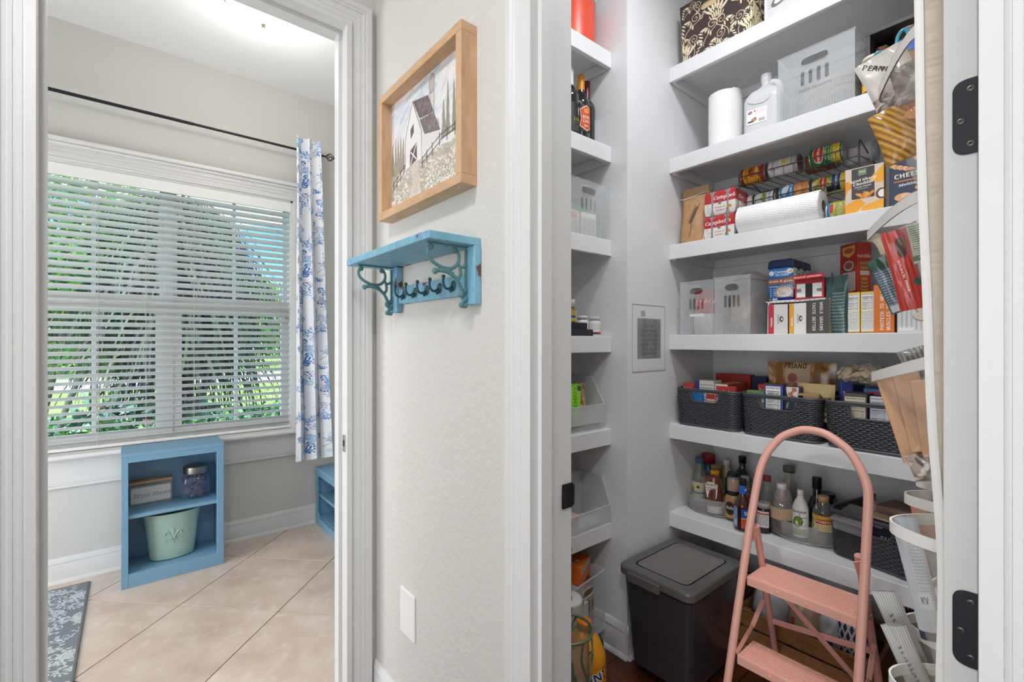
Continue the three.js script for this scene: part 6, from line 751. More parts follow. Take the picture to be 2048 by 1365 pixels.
  bottle('sauce_bottle', 'clear glass bottle with a red cap behind the right ladder of the left leg', 2.12, 0.85, { y: 0, prof: P1(0.032, 0.18, 0.013, 0.55), mat: gl(0xf0f0ee), cap: { r: 0.0155, y0: 0.176, y1: 0.2, mat: plast(0xa04a44) } });
  bottle('spice_jar', 'small dark jar with grey lid and white printed label', 2.0, 0.815, { y: 0, prof: [[0, 0.001], [0.026, 0.001], [0.028, 0.006], [0.028, 0.09], [0.022, 0.1], [0.022, 0.104]], mat: phy(0x2a2024, 0.1), cap: { r: 0.0245, y0: 0.1, y1: 0.12, mat: plast(0xb5b2ac) }, labels: [{ r: 0.0285, y0: 0.026, y1: 0.09, arc: 2.2, art: art(90, 100, (x, w, h) => { fillR(x, '#d6d2cc', 0, 0, w, h); fillR(x, '#b85a54', 0, 10, w, 12); lines(x, 8, 28, w - 16, 8, 8, '#4c4846', 3, 5); }) }] });
  bottle('syrup_bottle', 'clear bottle with white cap and dark syrup in its lower third', 2.028, 0.757, { prof: P1(0.0435, 0.178, 0.0165, 0.62), mat: gl(0xf4ece6, 0.05, 0.92), cap: { r: 0.0185, y0: 0.172, y1: 0.194, mat: plast(0xe8e6e3) }, fill: { prof: [[0.041, 0.004], [0.041, 0.048]], mat: phy(0x3c1420, 0.08) }, labels: [{ r: 0.0438, y0: 0.058, y1: 0.104, arc: 4, art: art(140, 50, (x, w, h) => { fillR(x, '#bfa285', 0, 0, w, h); lines(x, 4, 6, w, 5, 9, '#b1926f', 1.5, 6); }) }] });
  bottle('condiment_bottle', 'white labelled bottle behind the dark syrup bottle', 2.13, 0.79, { prof: P1(0.034, 0.15, 0.016, 0.75), mat: plast(0xd9d5d6, 0.3), labels: [{ r: 0.0345, y0: 0.02, y1: 0.11, arc: 2.4, art: art(100, 90, (x, w, h) => { fillR(x, '#dedadb', 0, 0, w, h); lines(x, 8, 12, w - 16, 8, 9, '#6a6676', 2.5, 5); txt(x, 'NF', 64, 44, 16, '#5a5aa0'); }) }] });
  bottle('condiment_bottle', 'clear glass decanter with a grey cap at the back centre of the lowest shelf', 2.22, 0.8, { prof: P1(0.035, 0.2, 0.019, 0.6), mat: gl(0xf0efec), cap: { r: 0.0235, y0: 0.195, y1: 0.222, mat: plast(0x76726a) } });
  bottle('cooking_spray', 'white spray bottle pictured with a cut green avocado', 2.035, 0.692, { prof: P1(0.0285, 0.16, 0.012, 0.72), mat: plast(0xe9e8e5, 0.3), cap: { r: 0.011, y0: 0.158, y1: 0.182, mat: plast(0xe6e5e2) }, labels: [{ r: 0.0289, y0: 0.012, y1: 0.116, arc: 3, art: art(150, 190, (x, w, h) => { fillR(x, '#e9e8e4', 0, 0, w, h); txt(x, 'Chosen', w * 0.5, 24, 28, '#22221f', { f: 'serif', skew: 0.15 }); disc(x, '#28321c', w * 0.5, 96, 29, 40, 0.2); disc(x, '#6f9a34', w * 0.5, 96, 25, 36, 0.2); disc(x, '#e4e2da', w * 0.46, 104, 12, 13); x.strokeStyle = '#2b2b28'; x.lineWidth = 3; x.beginPath(); x.arc(w * 0.74, 96, 32, 2, 5.4); x.stroke(); poly(x, '#5a3a66', [[86, 40], [92, 58], [80, 44]]); fillR(x, '#b8bf8a', 0, 142, w, 48); lines(x, 26, 148, 100, 4, 11, '#5f6f3c', 5, 6); }) }] });
  bottle('vinegar_bottle', 'dark bottle with black cap behind the avocado spray', 2.14, 0.668, { prof: P1(0.033, 0.2, 0.0145, 0.5), mat: phy(0x16131c, 0.08, { clearcoat: 1 }), cap: { r: 0.0165, y0: 0.172, y1: 0.218, mat: phy(0x1b1a1b, 0.3) } });
  bottle('sauce_jar', 'short dark jar with black lid behind the clear ribbed vinegar bottle', 2.2, 0.655, { prof: P1(0.038, 0.13, 0.028, 0.8), mat: phy(0x14141c, 0.1), cap: { r: 0.033, y0: 0.126, y1: 0.146, mat: plast(0x17181f) } });
  bottle('vinegar_bottle', 'clear ribbed vinegar bottle with a tan cap and red banner label', 2.03, 0.612, { prof: [[0, 0.001], [0.033, 0.001], [0.036, 0.008], ...Array.from({ length: 14 }, (_, i) => [0.036 - (i % 2) * 0.0014, 0.012 + i * 0.003]), [0.036, 0.056], [0.0355, 0.12], [0.031, 0.135], [0.018, 0.155], [0.016, 0.162]], mat: gl(0xf4f4f0, 0.04, 0.94), cap: { r: 0.0185, y0: 0.158, y1: 0.18, mat: plast(0xb58f5c) }, labels: [{ r: 0.0364, y0: 0.056, y1: 0.112, arc: 3.4, art: art(190, 90, (x, w, h) => { fillR(x, '#cdbf8e', 0, 0, w, h); fillR(x, '#c99a3c', 0, 0, w, 22); for (let i = 0; i < 26; i++) disc(x, ['#5c8a3c', '#3f6a2c', '#86a84c'][i % 3], 20 + (i * 37) % 40, 20 + (i * 23) % 60, 8, 5, i); poly(x, '#98301e', [[66, 24], [178, 18], [182, 46], [70, 50]]); txt(x, 'POMPEIAN', 126, 34, 20, '#ecdcae', { f: 'serif' }); lines(x, 76, 58, 96, 3, 10, '#6b5a3a', 3, 6); }) }] });
  bottle('glass_jar', 'tall clear jar of dark grains at the right edge of the second turntable', 2.14, 0.58, { prof: [[0, 0.001], [0.028, 0.001], [0.03, 0.006], [0.03, 0.14], [0.03, 0.146]], mat: gl(0xf0f0f0), fill: { prof: [[0.028, 0.004], [0.028, 0.09]], mat: std(0x231a22, 0.7) } });
}
// basket at the right end of the lowest shelf
wovenBasket('woven_basket', 'single woven basket standing askew on the lowest shelf with a brown carton', P(1.96, TB, 0.452), 0.282, 0.167, 0.36, rad(-13));
{
  const at = (u, w, y) => P(u, TB + y, w), T = LEFT + rad(-13);
  const bb = thing('cardboard_box', 'plain brown cardboard box with a taped lid in the askew basket', 'box', at(2.12, 0.385, 0.0075), T); mesh('carton', [rb(0.13, 0.165, 0.12, 0.002, 0, 0.0825, 0)], std(0x9a6f50, 0.8), bb); mesh('lid', [rb(0.134, 0.035, 0.124, 0.002, 0, 0.165, 0)], std(0xa08270, 0.8), bb);
  carton('starch_box', 'dark box printed with a two pound weight at the front of the askew basket', at(2.005, 0.398, 0.0075), 0.135, 0.165, 0.055, { f: A2.art(230, 280, (x, w, h) => { fillR(x, '#1c1c38', 0, 0, w, h); fillR(x, '#c9b68c', 0, 0, w, 12); txt(x, '2', 26, 44, 46, '#eae6de'); txt(x, 'LB.', 62, 34, 20, '#eae6de'); txt(x, 'BOX', 62, 54, 18, '#eae6de'); txt(x, 'SURE', 118, 116, 36, '#d9cdb6', { f: 'serif' }); txt(x, 'IN', 126, 152, 40, '#e6dfd2', { f: 'serif' }); }), t: A2.flat('#c7b78f'), base: A2.flat('#1c1c34') }, rad(-13), null, A2);
  const fc = thing('food_container', 'clear food container with a grey lid lying at the left of the askew basket', 'container', at(2.02, 0.505, 0.128), T); fc.rotation.order = 'YXZ'; fc.rotation.x = 0.2; mesh('container', [rb(0.1, 0.035, 0.13, 0.008, 0, 0, 0)], clearP, fc); mesh('lid', [rb(0.108, 0.012, 0.138, 0.005, 0, 0.022, 0), rb(0.09, 0.004, 0.12, 0.002, 0, 0.029, 0)], phy(0x8d8888, 0.25, { transparent: true, opacity: 0.75 }), fc);
  const under = thing('small_box', 'dark box under the clear food container in the askew basket', 'box', at(2.03, 0.5, 0.0075), T); mesh('carton', [rb(0.09, 0.095, 0.12, 0.002, 0, 0.0475, 0)], std(0x2c2a2e, 0.8), under);
  carton('spice_box', 'thin white and yellow box standing behind the clear container in the askew basket', at(2.13, 0.478, 0.0075), 0.03, 0.175, 0.05, { f: A2.art(50, 200, (x, w, h) => { fillR(x, '#d8cfc6', 0, 0, w, h); fillR(x, '#d8b430', 0, h * 0.28, w, h * 0.35); }), base: A2.flat('#cfc6ba') }, rad(-13), null, A2);
}
// ---------- on the pantry floor ----------
{ // lidded bin on casters
  const t = thing('storage_container', 'smoky black lidded storage container on casters in the pantry corner', 'container', P(1.5, 0, 1.0), LEFT);
  const smoky = new THREE.MeshPhysicalMaterial({ color: 0x3b373d, roughness: 0.22, transparent: true, opacity: 0.93, side: THREE.DoubleSide }), lidM = phy(0x605d5b, 0.3, { transparent: true, opacity: 0.97 }), solid = phy(0x1b1a1f, 0.35);
  // body tapers downward; front at z 0, local x to the right
  const W = 0.292, D = 0.37, H = 0.385; const S = (y) => 0.85 + 0.15 * (y - 0.05) / (H - 0.05);
  const ring = (y, ins = 0) => { const w = (W / 2 - ins) * S(y), d = (D / 2 - ins) * S(y), r = 0.03, o = []; for (const [cx, cz, a0] of [[1, 1, 0], [-1, 1, 1], [-1, -1, 2], [1, -1, 3]]) for (let i = 0; i <= 5; i++) { const a = (a0 + i / 5) * PI / 2; o.push([cx * (w - r) + r * cos(a), y, cz * (d - r) + r * sin(a) - D / 2 - 0.006]); } return o; };
  const loft = (ys, ins) => surf((s, v) => { const k = ring(ys[Math.round(v * (ys.length - 1))], ins); return k[Math.round(s * 24) % 24]; }, 24, ys.length - 1);
  mesh('tub', [toCreasedNormals(loft([0.05, 0.2, H], 0), 0.7), ext(shape(ring(0.05).map(([x, , z]) => [x, -z])), 0.004).rotateX(-PI / 2).translate(0, 0.048, 0)], smoky, t);
  const lidPts = (k, ins) => ring(H).map(([x, , z]) => { const zz = z + D / 2 + 0.006; return [x * k - Math.sign(x) * ins, -(zz * k - Math.sign(zz) * ins)]; });
  mesh('lid_frame', [(() => { const s = shape(lidPts(1.085, 0)); s.holes.push(new THREE.Path(lidPts(1.0, 0.028).map(([a, b]) => new THREE.Vector2(a, b)))); return ext(s, 0.036, 0.008).rotateX(-PI / 2).translate(0, 0.395, -D / 2 - 0.006); })()], lidM, t);
  mesh('lid_panel', [ext(shape(lidPts(1.0, 0.026)), 0.014, 0.005).rotateX(-PI / 2).translate(0, 0.417, -D / 2 - 0.006), rb(0.0, 0, 0, 0)].slice(0, 1), phy(0x716d69, 0.28), t);
  mesh('latch', [rb(0.14, 0.036, 0.016, 0.005, -0.035, 0.402, 0.012)], lidM, t);
  for (const x of [-0.07, 0.07]) mesh('hinge', [cyl(0.008, 0.008, 0.05, x, 0.424, -D - 0.012, 0, 0, PI / 2)], M.steel, t);
  const inner = thing('pet_food_bag', 'folded bag faintly visible inside the smoky container', 'bag', P(1.7, 0.055, 1.0), LEFT + 0.3); mesh('bag', [pouch(0.2, 0.25, 0.22, A2.flat('#5d5148'), A2.flat('#5d5148'), { seed: 41, crinkle: 0.012 })], A2.card, inner);
  for (const [x, z] of [[-0.095, -0.07], [0.095, -0.07], [-0.095, -0.31], [0.095, -0.31]]) { const c = mesh('caster', [rb(0.03, 0.02, 0.03, 0.004, x, 0.04, z)], solid, t); mesh('wheel', [cyl(0.019, 0.019, 0.016, x, 0.0195, z, 0, 0, PI / 2, 20)], phy(0x131a2a, 0.3), c); }
}
{ // pink folding step ladder
  const pink = phy(0xeeb2a0, 0.33), pinkD = phy(0xe2a294, 0.36), t = thing('step_ladder', 'pink folding metal step ladder with a rounded top rail and two ribbed steps', 'ladder', P(1.53, 0, 0.57), LEFT);
  // local: x to the right (towards smaller w), z towards the hall; the front frame leans back with height
  const fr = (h, dx) => [dx, h, -0.224 * h]; const X = 0.1645;
  mesh('front_frame', [tube([fr(0.012, -X - 0.025), fr(0.3, -X - 0.0135), fr(0.62, -X + 0.002), fr(0.78, -X + 0.013), fr(0.86, -X + 0.022), fr(0.92, -X + 0.042), fr(0.975, -X + 0.08), fr(1.005, -0.035), fr(1.012, 0), fr(1.005, 0.05), fr(0.965, X - 0.052), fr(0.905, X - 0.014), fr(0.85, X + 0.004), fr(0.72, X + 0.007), fr(0.45, X + 0.008), fr(0.012, X + 0.01)], 0.0132, 150, 14, false, 0.4)], pink, t);
  for (const [x0, x1] of [[-0.15, -0.168], [0.148, 0.166]]) mesh('rear_leg', [rod([x0, 0.66, -0.175], [x1, 0.012, -0.415], 0.0115, 12)], pinkD, t);
  for (const [x, h] of [[-X - 0.025, 0.012], [X + 0.01, 0.012]]) mesh('rubber_foot', [lathe([[0, 0], [0.017, 0], [0.016, 0.03], [0.0135, 0.034]], 16).translate(x, 0, -0.003)], M.black, t);
  for (const x of [-0.168, 0.166]) mesh('rubber_foot', [lathe([[0, 0], [0.015, 0], [0.014, 0.026], [0.012, 0.03]], 16).translate(x, 0, -0.416)], M.black, t);
  for (const [h, w, d] of [[0.5, 0.31, 0.152], [0.25, 0.325, 0.12]]) {
    const z = -0.224 * h - d / 2 + 0.004, s = mesh('step', [rb(w, 0.004, d, 0.0015, 0.004, h - 0.002, z), rb(w, 0.028, 0.004, 0.0015, 0.004, h - 0.014, z + d / 2), rb(w, 0.024, 0.004, 0.0015, 0.004, h - 0.012, z - d / 2), rb(0.003, 0.024, d, 0.001, 0.004 - w / 2, h - 0.012, z), rb(0.003, 0.024, d, 0.001, 0.004 + w / 2, h - 0.012, z)], pink, t);
    mesh('tread_ribs', Array.from({ length: 9 }, (_, i) => rb(w - 0.02, 0.004, d / 18, 0.0015, 0.004, h + 0.0008, z - d / 2 + d * (i + 0.7) / 9.4)), pink, s).userData.kind = 'stuff';
    for (const x of [-0.055, 0.03]) mesh('rivet', [lathe([[0, 0.0025], [0.004, 0.0015], [0.0045, 0]], 12).rotateX(PI / 2).translate(x, h - 0.014, z + d / 2 + 0.002)], pink, s);
  }
  const bar = (a, b, wd = 0.02) => { const A = new THREE.Vector3(...a), B = new THREE.Vector3(...b), d = B.clone().sub(A), L = d.length(); const g = new RoundedBoxGeometry(L, wd, 0.003, 1, 0.001); return g.applyMatrix4(M4.compose(A.clone().add(B).multiplyScalar(0.5), Q.setFromUnitVectors(new THREE.Vector3(1, 0, 0), d.normalize()), new THREE.Vector3(1, 1, 1))); };
  mesh('cross_bar', [bar([-0.165, 0.265, -0.318], [0.165, 0.315, -0.31], 0.02)], pinkD, t); mesh('cross_bar', [bar([-0.145, 0.455, -0.255], [0.155, 0.12, -0.36], 0.018)], pinkD, t);
  for (const s of [-1, 1]) { mesh('fold_strut', [bar([s * 0.166, 0.25, -0.06], [s * 0.17, 0.29, -0.19], 0.016), bar([s * 0.17, 0.29, -0.19], [s * 0.164, 0.36, -0.27], 0.016)], pink, t); mesh('top_bracket', [bar([s * 0.158, 0.655, -0.148], [s * 0.16, 0.6, -0.185], 0.035)], pink, t); mesh('fold_strut', [bar([s * 0.17, 0.49, -0.11], [s * 0.165, 0.46, -0.24], 0.014)], pink, t); }
}
{ // slatted wooden crate with bags
  const wt = woodTex(52, [120, 78, 40], [168, 118, 68], [92, 58, 30], 12), m = phy(0xffffff, 0.6, { map: wt }), t = thing('wooden_crate', 'stained wooden slat crate on the floor behind the step ladder', 'crate', P(1.95, 0, 0.66), LEFT), W = 0.47, D = 0.3;
  mesh('stencil', [place(reuv(new THREE.PlaneGeometry(0.1, 0.03), A2.art(160, 48, (x, w, h) => { fillR(x, '#8d602f', 0, 0, w, h); txt(x, 'COCINA', w / 2, h * 0.4, 28, '#4a2f18', { f: 'serif' }); lines(x, 30, 36, 100, 1, 8, '#5a3a1e', 4, 3); })), 0.02, 0.183, 0.0098)], A2.card, t);
  for (let i = 0; i < 3; i++) { const y = 0.038 + i * 0.072; mesh('slat', [boxuv(rb(W, 0.062, 0.009, 0.0015, 0, y, 0.005), 1.6)], m, t); mesh('slat', [boxuv(rb(W, 0.066, 0.009, 0.0015, 0, y, -D), 1.6)], m, t); }
  for (const x of [-1, 1]) for (let i = 0; i < 3; i++) mesh('slat', [boxuv(rb(0.014, 0.066, D - 0.01, 0.0015, x * (W / 2 - 0.008), 0.038 + i * 0.072, -D / 2 + 0.002), 1.6)], m, t);
  for (const x of [-1, 1]) for (const z of [-0.012, -D + 0.018]) mesh('corner_post', [boxuv(rb(0.028, 0.205, 0.026, 0.002, x * (W / 2 - 0.032), 0.106, z), 1.6)], m, t);
  mesh('floor_board', [boxuv(rb(W - 0.02, 0.008, D - 0.02, 0.001, 0, 0.008, -D / 2), 1.6)], m, t);
  const crumple = (name, label, at, rx, ry, rz, mat, seed, mk) => { const o = thing(name, label, 'bag', at, LEFT), f = fbm(seed, 5, 4); const g = surf((s, v) => { const a = s * 2 * PI, p = v * PI, k = 0.72 + 0.6 * f(s, v); return [rx * k * sin(p) * cos(a), ry * (1 - cos(p) * k) * 0.5 * 1.2, rz * k * sin(p) * sin(a)]; }, 48, 28); mesh('film', [g], mat, o); if (mk) mk(o); return o; };
  const whiteBag = new THREE.MeshPhysicalMaterial({ color: 0xd8dadd, roughness: 0.25, transparent: true, opacity: 0.8, side: THREE.DoubleSide }), tanBag = new THREE.MeshPhysicalMaterial({ color: 0xc9a98f, roughness: 0.25, transparent: true, opacity: 0.75, side: THREE.DoubleSide });
  crumple('plastic_bag', 'crumpled white plastic bag at the left end of the wooden crate', P(2.08, 0.02, 0.81), 0.07, 0.25, 0.085, whiteBag, 61);
  crumple('plastic_bag', 'crumpled tan plastic bag with red print in the middle of the crate', P(2.09, 0.02, 0.68), 0.07, 0.24, 0.08, tanBag, 62, (o) => { mesh('red_print', [surf((s, v) => [0.03 * (s - 0.5) - 0.02, 0.14 + 0.07 * v, 0.083 + 0.004 * sin(s * 6)], 6, 6)], phy(0xb4483c, 0.3, { ...two, transparent: true, opacity: 0.7 }), o); });
  crumple('plastic_bag', 'white plastic bag with blue print right of centre in the crate', P(2.09, 0.02, 0.592), 0.05, 0.235, 0.075, whiteBag, 63, (o) => { mesh('blue_print', [surf((s, v) => [0.03 * (s - 0.5), 0.13 + 0.06 * v, 0.078 + 0.004 * sin(s * 6)], 6, 6)], phy(0x3a6ab8, 0.3, { ...two, transparent: true, opacity: 0.7 }), o); });
  const lat = A2.art(300, 300, (x, w, h) => { fillR(x, '#24305c', 0, 0, w, h); x.strokeStyle = '#dcdad6'; x.lineWidth = 15; for (let i = -3; i < 7; i++) { x.beginPath(); x.moveTo(i * 60, 0); x.lineTo(i * 60 + 300, 300); x.moveTo(i * 60 + 30, 300); x.lineTo(i * 60 + 330, 0); x.stroke(); } fillR(x, '#e4e2de', 0, 0, 8, h); x.lineWidth = 20; x.beginPath(); x.arc(w * 0.86, h * 0.62, 40, 0, 6.3); x.stroke(); });
  const lb = thing('tote_bag', 'navy tote bag with white lattice pattern at the right of the crate', 'bag', P(2.075, 0.016, 0.525), LEFT + rad(-10)); mesh('bag', [pouch(0.1, 0.29, 0.13, lat, A2.flat('#24305c'), { seed: 44, top: 0.8, bottom: 0.95, crinkle: 0.006, pinch: 0 })], A2.card, lb);
  const nb = thing('tote_bag', 'dark navy stitched bag hanging below the lowest shelf at the right', 'bag', P(2.12, 0.09, 0.325), LEFT); mesh('bag', [pouch(0.13, 0.33, 0.07, A2.flat('#20243c'), A2.flat('#20243c'), { seed: 45, top: 0.5, crinkle: 0.006 })], A2.card, nb); mesh('stitching', Array.from({ length: 16 }, (_, i) => rod([-0.05 + i * 0.0042, 0.3 - i * 0.017, 0.04], [-0.0478 + i * 0.0042, 0.291 - i * 0.017, 0.0405], 0.0012, 4)), M.white, nb);
  const fb = thing('cardboard_box', 'low brown cardboard box on the floor under the dark navy bag', 'box', P(2.12, 0, 0.33), LEFT); mesh('carton', [rb(0.16, 0.088, 0.25, 0.003, 0, 0.044, 0)], std(0x8a6040, 0.85), fb);
  const bag = thing('paper_bag', 'dark brown paper bag standing behind the storage container', 'bag', P(2.1, 0, 0.905 + 0.06), LEFT); mesh('bag', [pouch(0.12, 0.27, 0.12, A2.flat('#4a372c'), A2.flat('#4a372c'), { seed: 46, top: 0.9, bottom: 1, pinch: 0 })], A2.card, bag);
}
// ================= the niche =================
{
  const c = thing('drink_cooler', 'orange drink cooler with a white lid on the topmost niche shelf', 'cooler', P(1.475, HN[0], 1.39));
  mesh('body', [lathe([[0, 0.001], [0.092, 0.001], [0.098, 0.008], [0.1, 0.04], [0.1, 0.195], [0.096, 0.198], [0, 0.198]], 48)], phy(0xe2533a, 0.35), c);
  mesh('lid', [lathe([[0, 0.285], [0.07, 0.285], [0.09, 0.278], [0.1, 0.262], [0.104, 0.26], [0.104, 0.235], [0.101, 0.232], [0.101, 0.214], [0.103, 0.212], [0.103, 0.198], [0, 0.198]], 48)], phy(0xe3e2df, 0.4), c);
  const wine = (name, label, u, w, y0, glassC, capM, labels, cap = 0.072) => { const t = thing(name, label, 'wine bottle', P(u, HN[1], w), rad(-14), 'wine bottles in the niche'); mesh('bottle_body', [lathe([[0, 0.001], [0.034, 0.001], [0.0375, 0.006], [0.0375, 0.18], [0.035, 0.2], [0.022, 0.22], [0.0145, 0.235], [0.0138, 0.3], [0.0148, 0.301], [0.0148, 0.306], [0, 0.306]], 36)], phy(glassC, 0.06, { clearcoat: 1, clearcoatRoughness: 0.03 }), t); mesh('capsule', [lathe([[0.0152, 0.306 - cap], [0.0148, 0.3], [0.0156, 0.302], [0.015, 0.308], [0, 0.308]], 24)], capM, t); labels.forEach(([y, h, arc, at, art]) => mesh('label', [reuv(new THREE.CylinderGeometry(0.038, 0.038, h, 28, 1, true, at - arc / 2, arc).translate(0, y + h / 2, 0), art)], A2.card, t)); return t; };
  wine('wine_bottle', 'dark wine bottle with a white capsule and gold lettering, leftmost of three', 1.418, 1.345, 0, 0x14130f, phy(0xd8d6d2, 0.35), [[0.03, 0.12, 2.2, 0.5, A2.art(120, 150, (x, w, h) => { fillR(x, '#1a1a18', 0, 0, w, h); disc(x, '#b9b8b2', w * 0.62, 36, 15, 24, 0.2); disc(x, '#1a1a18', w * 0.64, 38, 7, 12, 0.2); txt(x, 'LOWS', w * 0.55, 84, 26, '#c79a4a', { f: 'serif' }); fillR(x, '#8d8b84', 20, 102, 84, 2); lines(x, 24, 116, 80, 3, 10, '#a09c90', 2, 3); })]], 0.082);
  wine('wine_bottle', 'dark wine bottle with an orange capsule and orange scroll label', 1.497, 1.355, 0, 0x15120e, phy(0xd98a24, 0.35), [[0.055, 0.115, 1.9, 0.1, A2.art(120, 150, (x, w, h) => { fillR(x, '#15120e', 0, 0, w, h); poly(x, '#e9d3a0', [[8, 26], [60, 4], [112, 26], [104, 76], [114, 120], [60, 148], [6, 120], [16, 76]]); poly(x, '#c8461e', [[13, 30], [60, 10], [107, 30], [99, 76], [108, 117], [60, 142], [12, 117], [21, 76]]); disc(x, '#e0913c', 60, 36, 22, 15); txt(x, 'SOBA', 60, 70, 24, '#f0e0c0', { f: 'serif' }); txt(x, 'CASA', 60, 93, 22, '#f0e0c0', { f: 'serif' }); txt(x, 'dulce', 60, 116, 15, '#f0e0c0', { f: 'serif' }); })]], 0.062);
  wine('wine_bottle', 'dark wine bottle with a maroon capsule, rightmost of three', 1.553, 1.372, 0, 0x1a120c, phy(0x6c1f22, 0.3), [[0.025, 0.1, 1.2, -0.8, A2.art(90, 120, (x, w, h) => { fillR(x, '#16110c', 0, 0, w, h); lines(x, 10, 10, 60, 6, 9, '#b9a888', 2, 2); fillR(x, '#c9c0aa', 14, 70, 56, 40); for (let i = 0; i < 14; i++) fillR(x, '#332c22', 18 + i * 3.6, 74, i % 3 ? 1.4 : 2.2, 32); })], [0.02, 0.115, 1.0, 1.0, A2.flat('#b8bcc6')]], 0.07);
}
{
  frostedBin('storage_bin', 'frosted bin of packets on the niche shelf below the wine bottles', P(1.452, HN[2], 1.272), 0.262, 0.225, 0.28, 0, undefined, 0);
  const pk = (name, label, u, w, W, H, D, F, turn) => { const o = one(name, label, 'packet', pbox(W, H, D, F), A2.card, P(u, HN[2] + 0.004, w), turn); return o; };
  pk('snack_packet', 'pale box with orange print at the left in the frosted niche bin', 1.385, 1.32, 0.075, 0.1, 0.05, { f: A2.art(90, 120, (x, w, h) => { fillR(x, '#dcd6cc', 0, 0, w, h); fillR(x, '#d9a089', 10, 12, 60, 30); lines(x, 10, 54, 70, 6, 10, '#8a847a', 2.5, 3); }), base: A2.flat('#d8d2c8') }, 0.1);
  pk('snack_packet', 'white carton with small print in the middle of the frosted niche bin', 1.47, 1.31, 0.085, 0.095, 0.05, { f: A2.art(90, 120, (x, w, h) => { fillR(x, '#dfddd8', 0, 0, w, h); fillR(x, '#f0efec', 4, 4, 80, 22); lines(x, 10, 36, 70, 8, 10, '#7a766e', 2.5, 8); }), base: A2.flat('#d6d3cc') }, -0.1);
  pk('snack_packet', 'tall green and tan packet behind the slots of the frosted niche bin', 1.48, 1.39, 0.13, 0.15, 0.06, { f: A2.art(120, 140, (x, w, h) => { fillR(x, '#6f8f76', 0, 0, w, h); fillR(x, '#c99c62', w * 0.7, 20, 36, 90); fillR(x, '#2f5a46', 10, 30, 60, 60); }), base: A2.flat('#77907c') }, 0.05);
  pk('snack_packet', 'grey-green packet at the back left of the frosted niche bin', 1.385, 1.42, 0.1, 0.16, 0.05, { base: A2.flat('#8b9a94') }, 0);
}
{ // medicines
  const y = HN[3], jar = (name, label, u, w, r, h, bm, cm, art, yy = 0) => { const t = thing(name, label, 'bottle', P(u, y + yy, w), rad(-20)); mesh('bottle_body', [lathe([[0, 0.001], [r * 0.94, 0.001], [r, 0.005], [r, h * 0.72], [r * 0.72, h * 0.82], [r * 0.7, h * 0.86]], 24)], bm, t); mesh('cap', [lathe([[0, h], [r * 0.8, h], [r * 0.84, h - 0.002], [r * 0.84, h * 0.83], [0, h * 0.83]], 24)], cm, t); if (art) mesh('label', [reuv(new THREE.CylinderGeometry(r * 1.01, r * 1.01, h * 0.6, 22, 1, true, -1.3, 2.6).translate(0, h * 0.39, 0), art)], A2.card, t); return t; };
  const whiteP = phy(0xe6e5e2, 0.35), lab = A2.art(110, 80, (x, w, h) => { fillR(x, '#e4e2de', 0, 0, w, h); lines(x, 8, 10, w - 16, 5, 9, '#8a8680', 2, 3); fillR(x, '#a83a34', 0, h - 18, w, 18); fillR(x, '#3a3a44', 20, h - 14, 30, 10); }), lab2 = A2.art(110, 80, (x, w, h) => { fillR(x, '#e6e4e0', 0, 0, w, h); lines(x, 8, 8, w - 16, 6, 9, '#a39e96', 2, 7); fillR(x, '#b8403a', w * 0.55, h - 16, w * 0.45, 16); });
  jar('pill_bottle', 'white pill bottle with a red striped label, right of the pair', 1.533, 1.312, 0.0255, 0.082, whiteP, whiteP, lab); jar('pill_bottle', 'white pill bottle partly behind the black boxes, left of the pair', 1.472, 1.325, 0.0255, 0.085, whiteP, whiteP, lab2);
  jar('medicine_bottle', 'tall clear medicine bottle with a white cap behind the pill bottles', 1.462, 1.39, 0.03, 0.158, gl(0xe9e8e4, 0.08, 0.85), whiteP, A2.art(80, 80, (x, w, h) => { fillR(x, '#d6d2ca', 0, 0, w, h); lines(x, 8, 8, w - 16, 6, 9, '#9a8a7c', 2, 5); }));
  const k1 = thing('small_box', 'flat black box, lower of two at the left on the medicine shelf', 'box', P(1.404, y, 1.316)); mesh('carton', [rb(0.16, 0.028, 0.08, 0.002, 0, 0.014, 0)], std(0x2b2b2d, 0.6), k1);
  const k2 = thing('small_box', 'flat black-blue box stacked on top of the lower black one', 'box', P(1.378, y + 0.0285, 1.318)); mesh('carton', [rb(0.15, 0.026, 0.075, 0.002, 0, 0.013, 0)], std(0x1c1d2b, 0.55), k2);
  jar('spice_jar', 'small yellow labelled jar standing on the black boxes', 1.398, 1.33, 0.026, 0.07, phy(0x8a7a50, 0.15), phy(0xb09a6a, 0.4), A2.art(80, 60, (x, w, h) => { fillR(x, '#c2a83c', 0, 0, w, h); fillR(x, '#2f4a86', 8, 26, w - 16, 14); lines(x, 10, 8, 50, 2, 8, '#6a5a20', 2, 2); }), 0.0548);
}
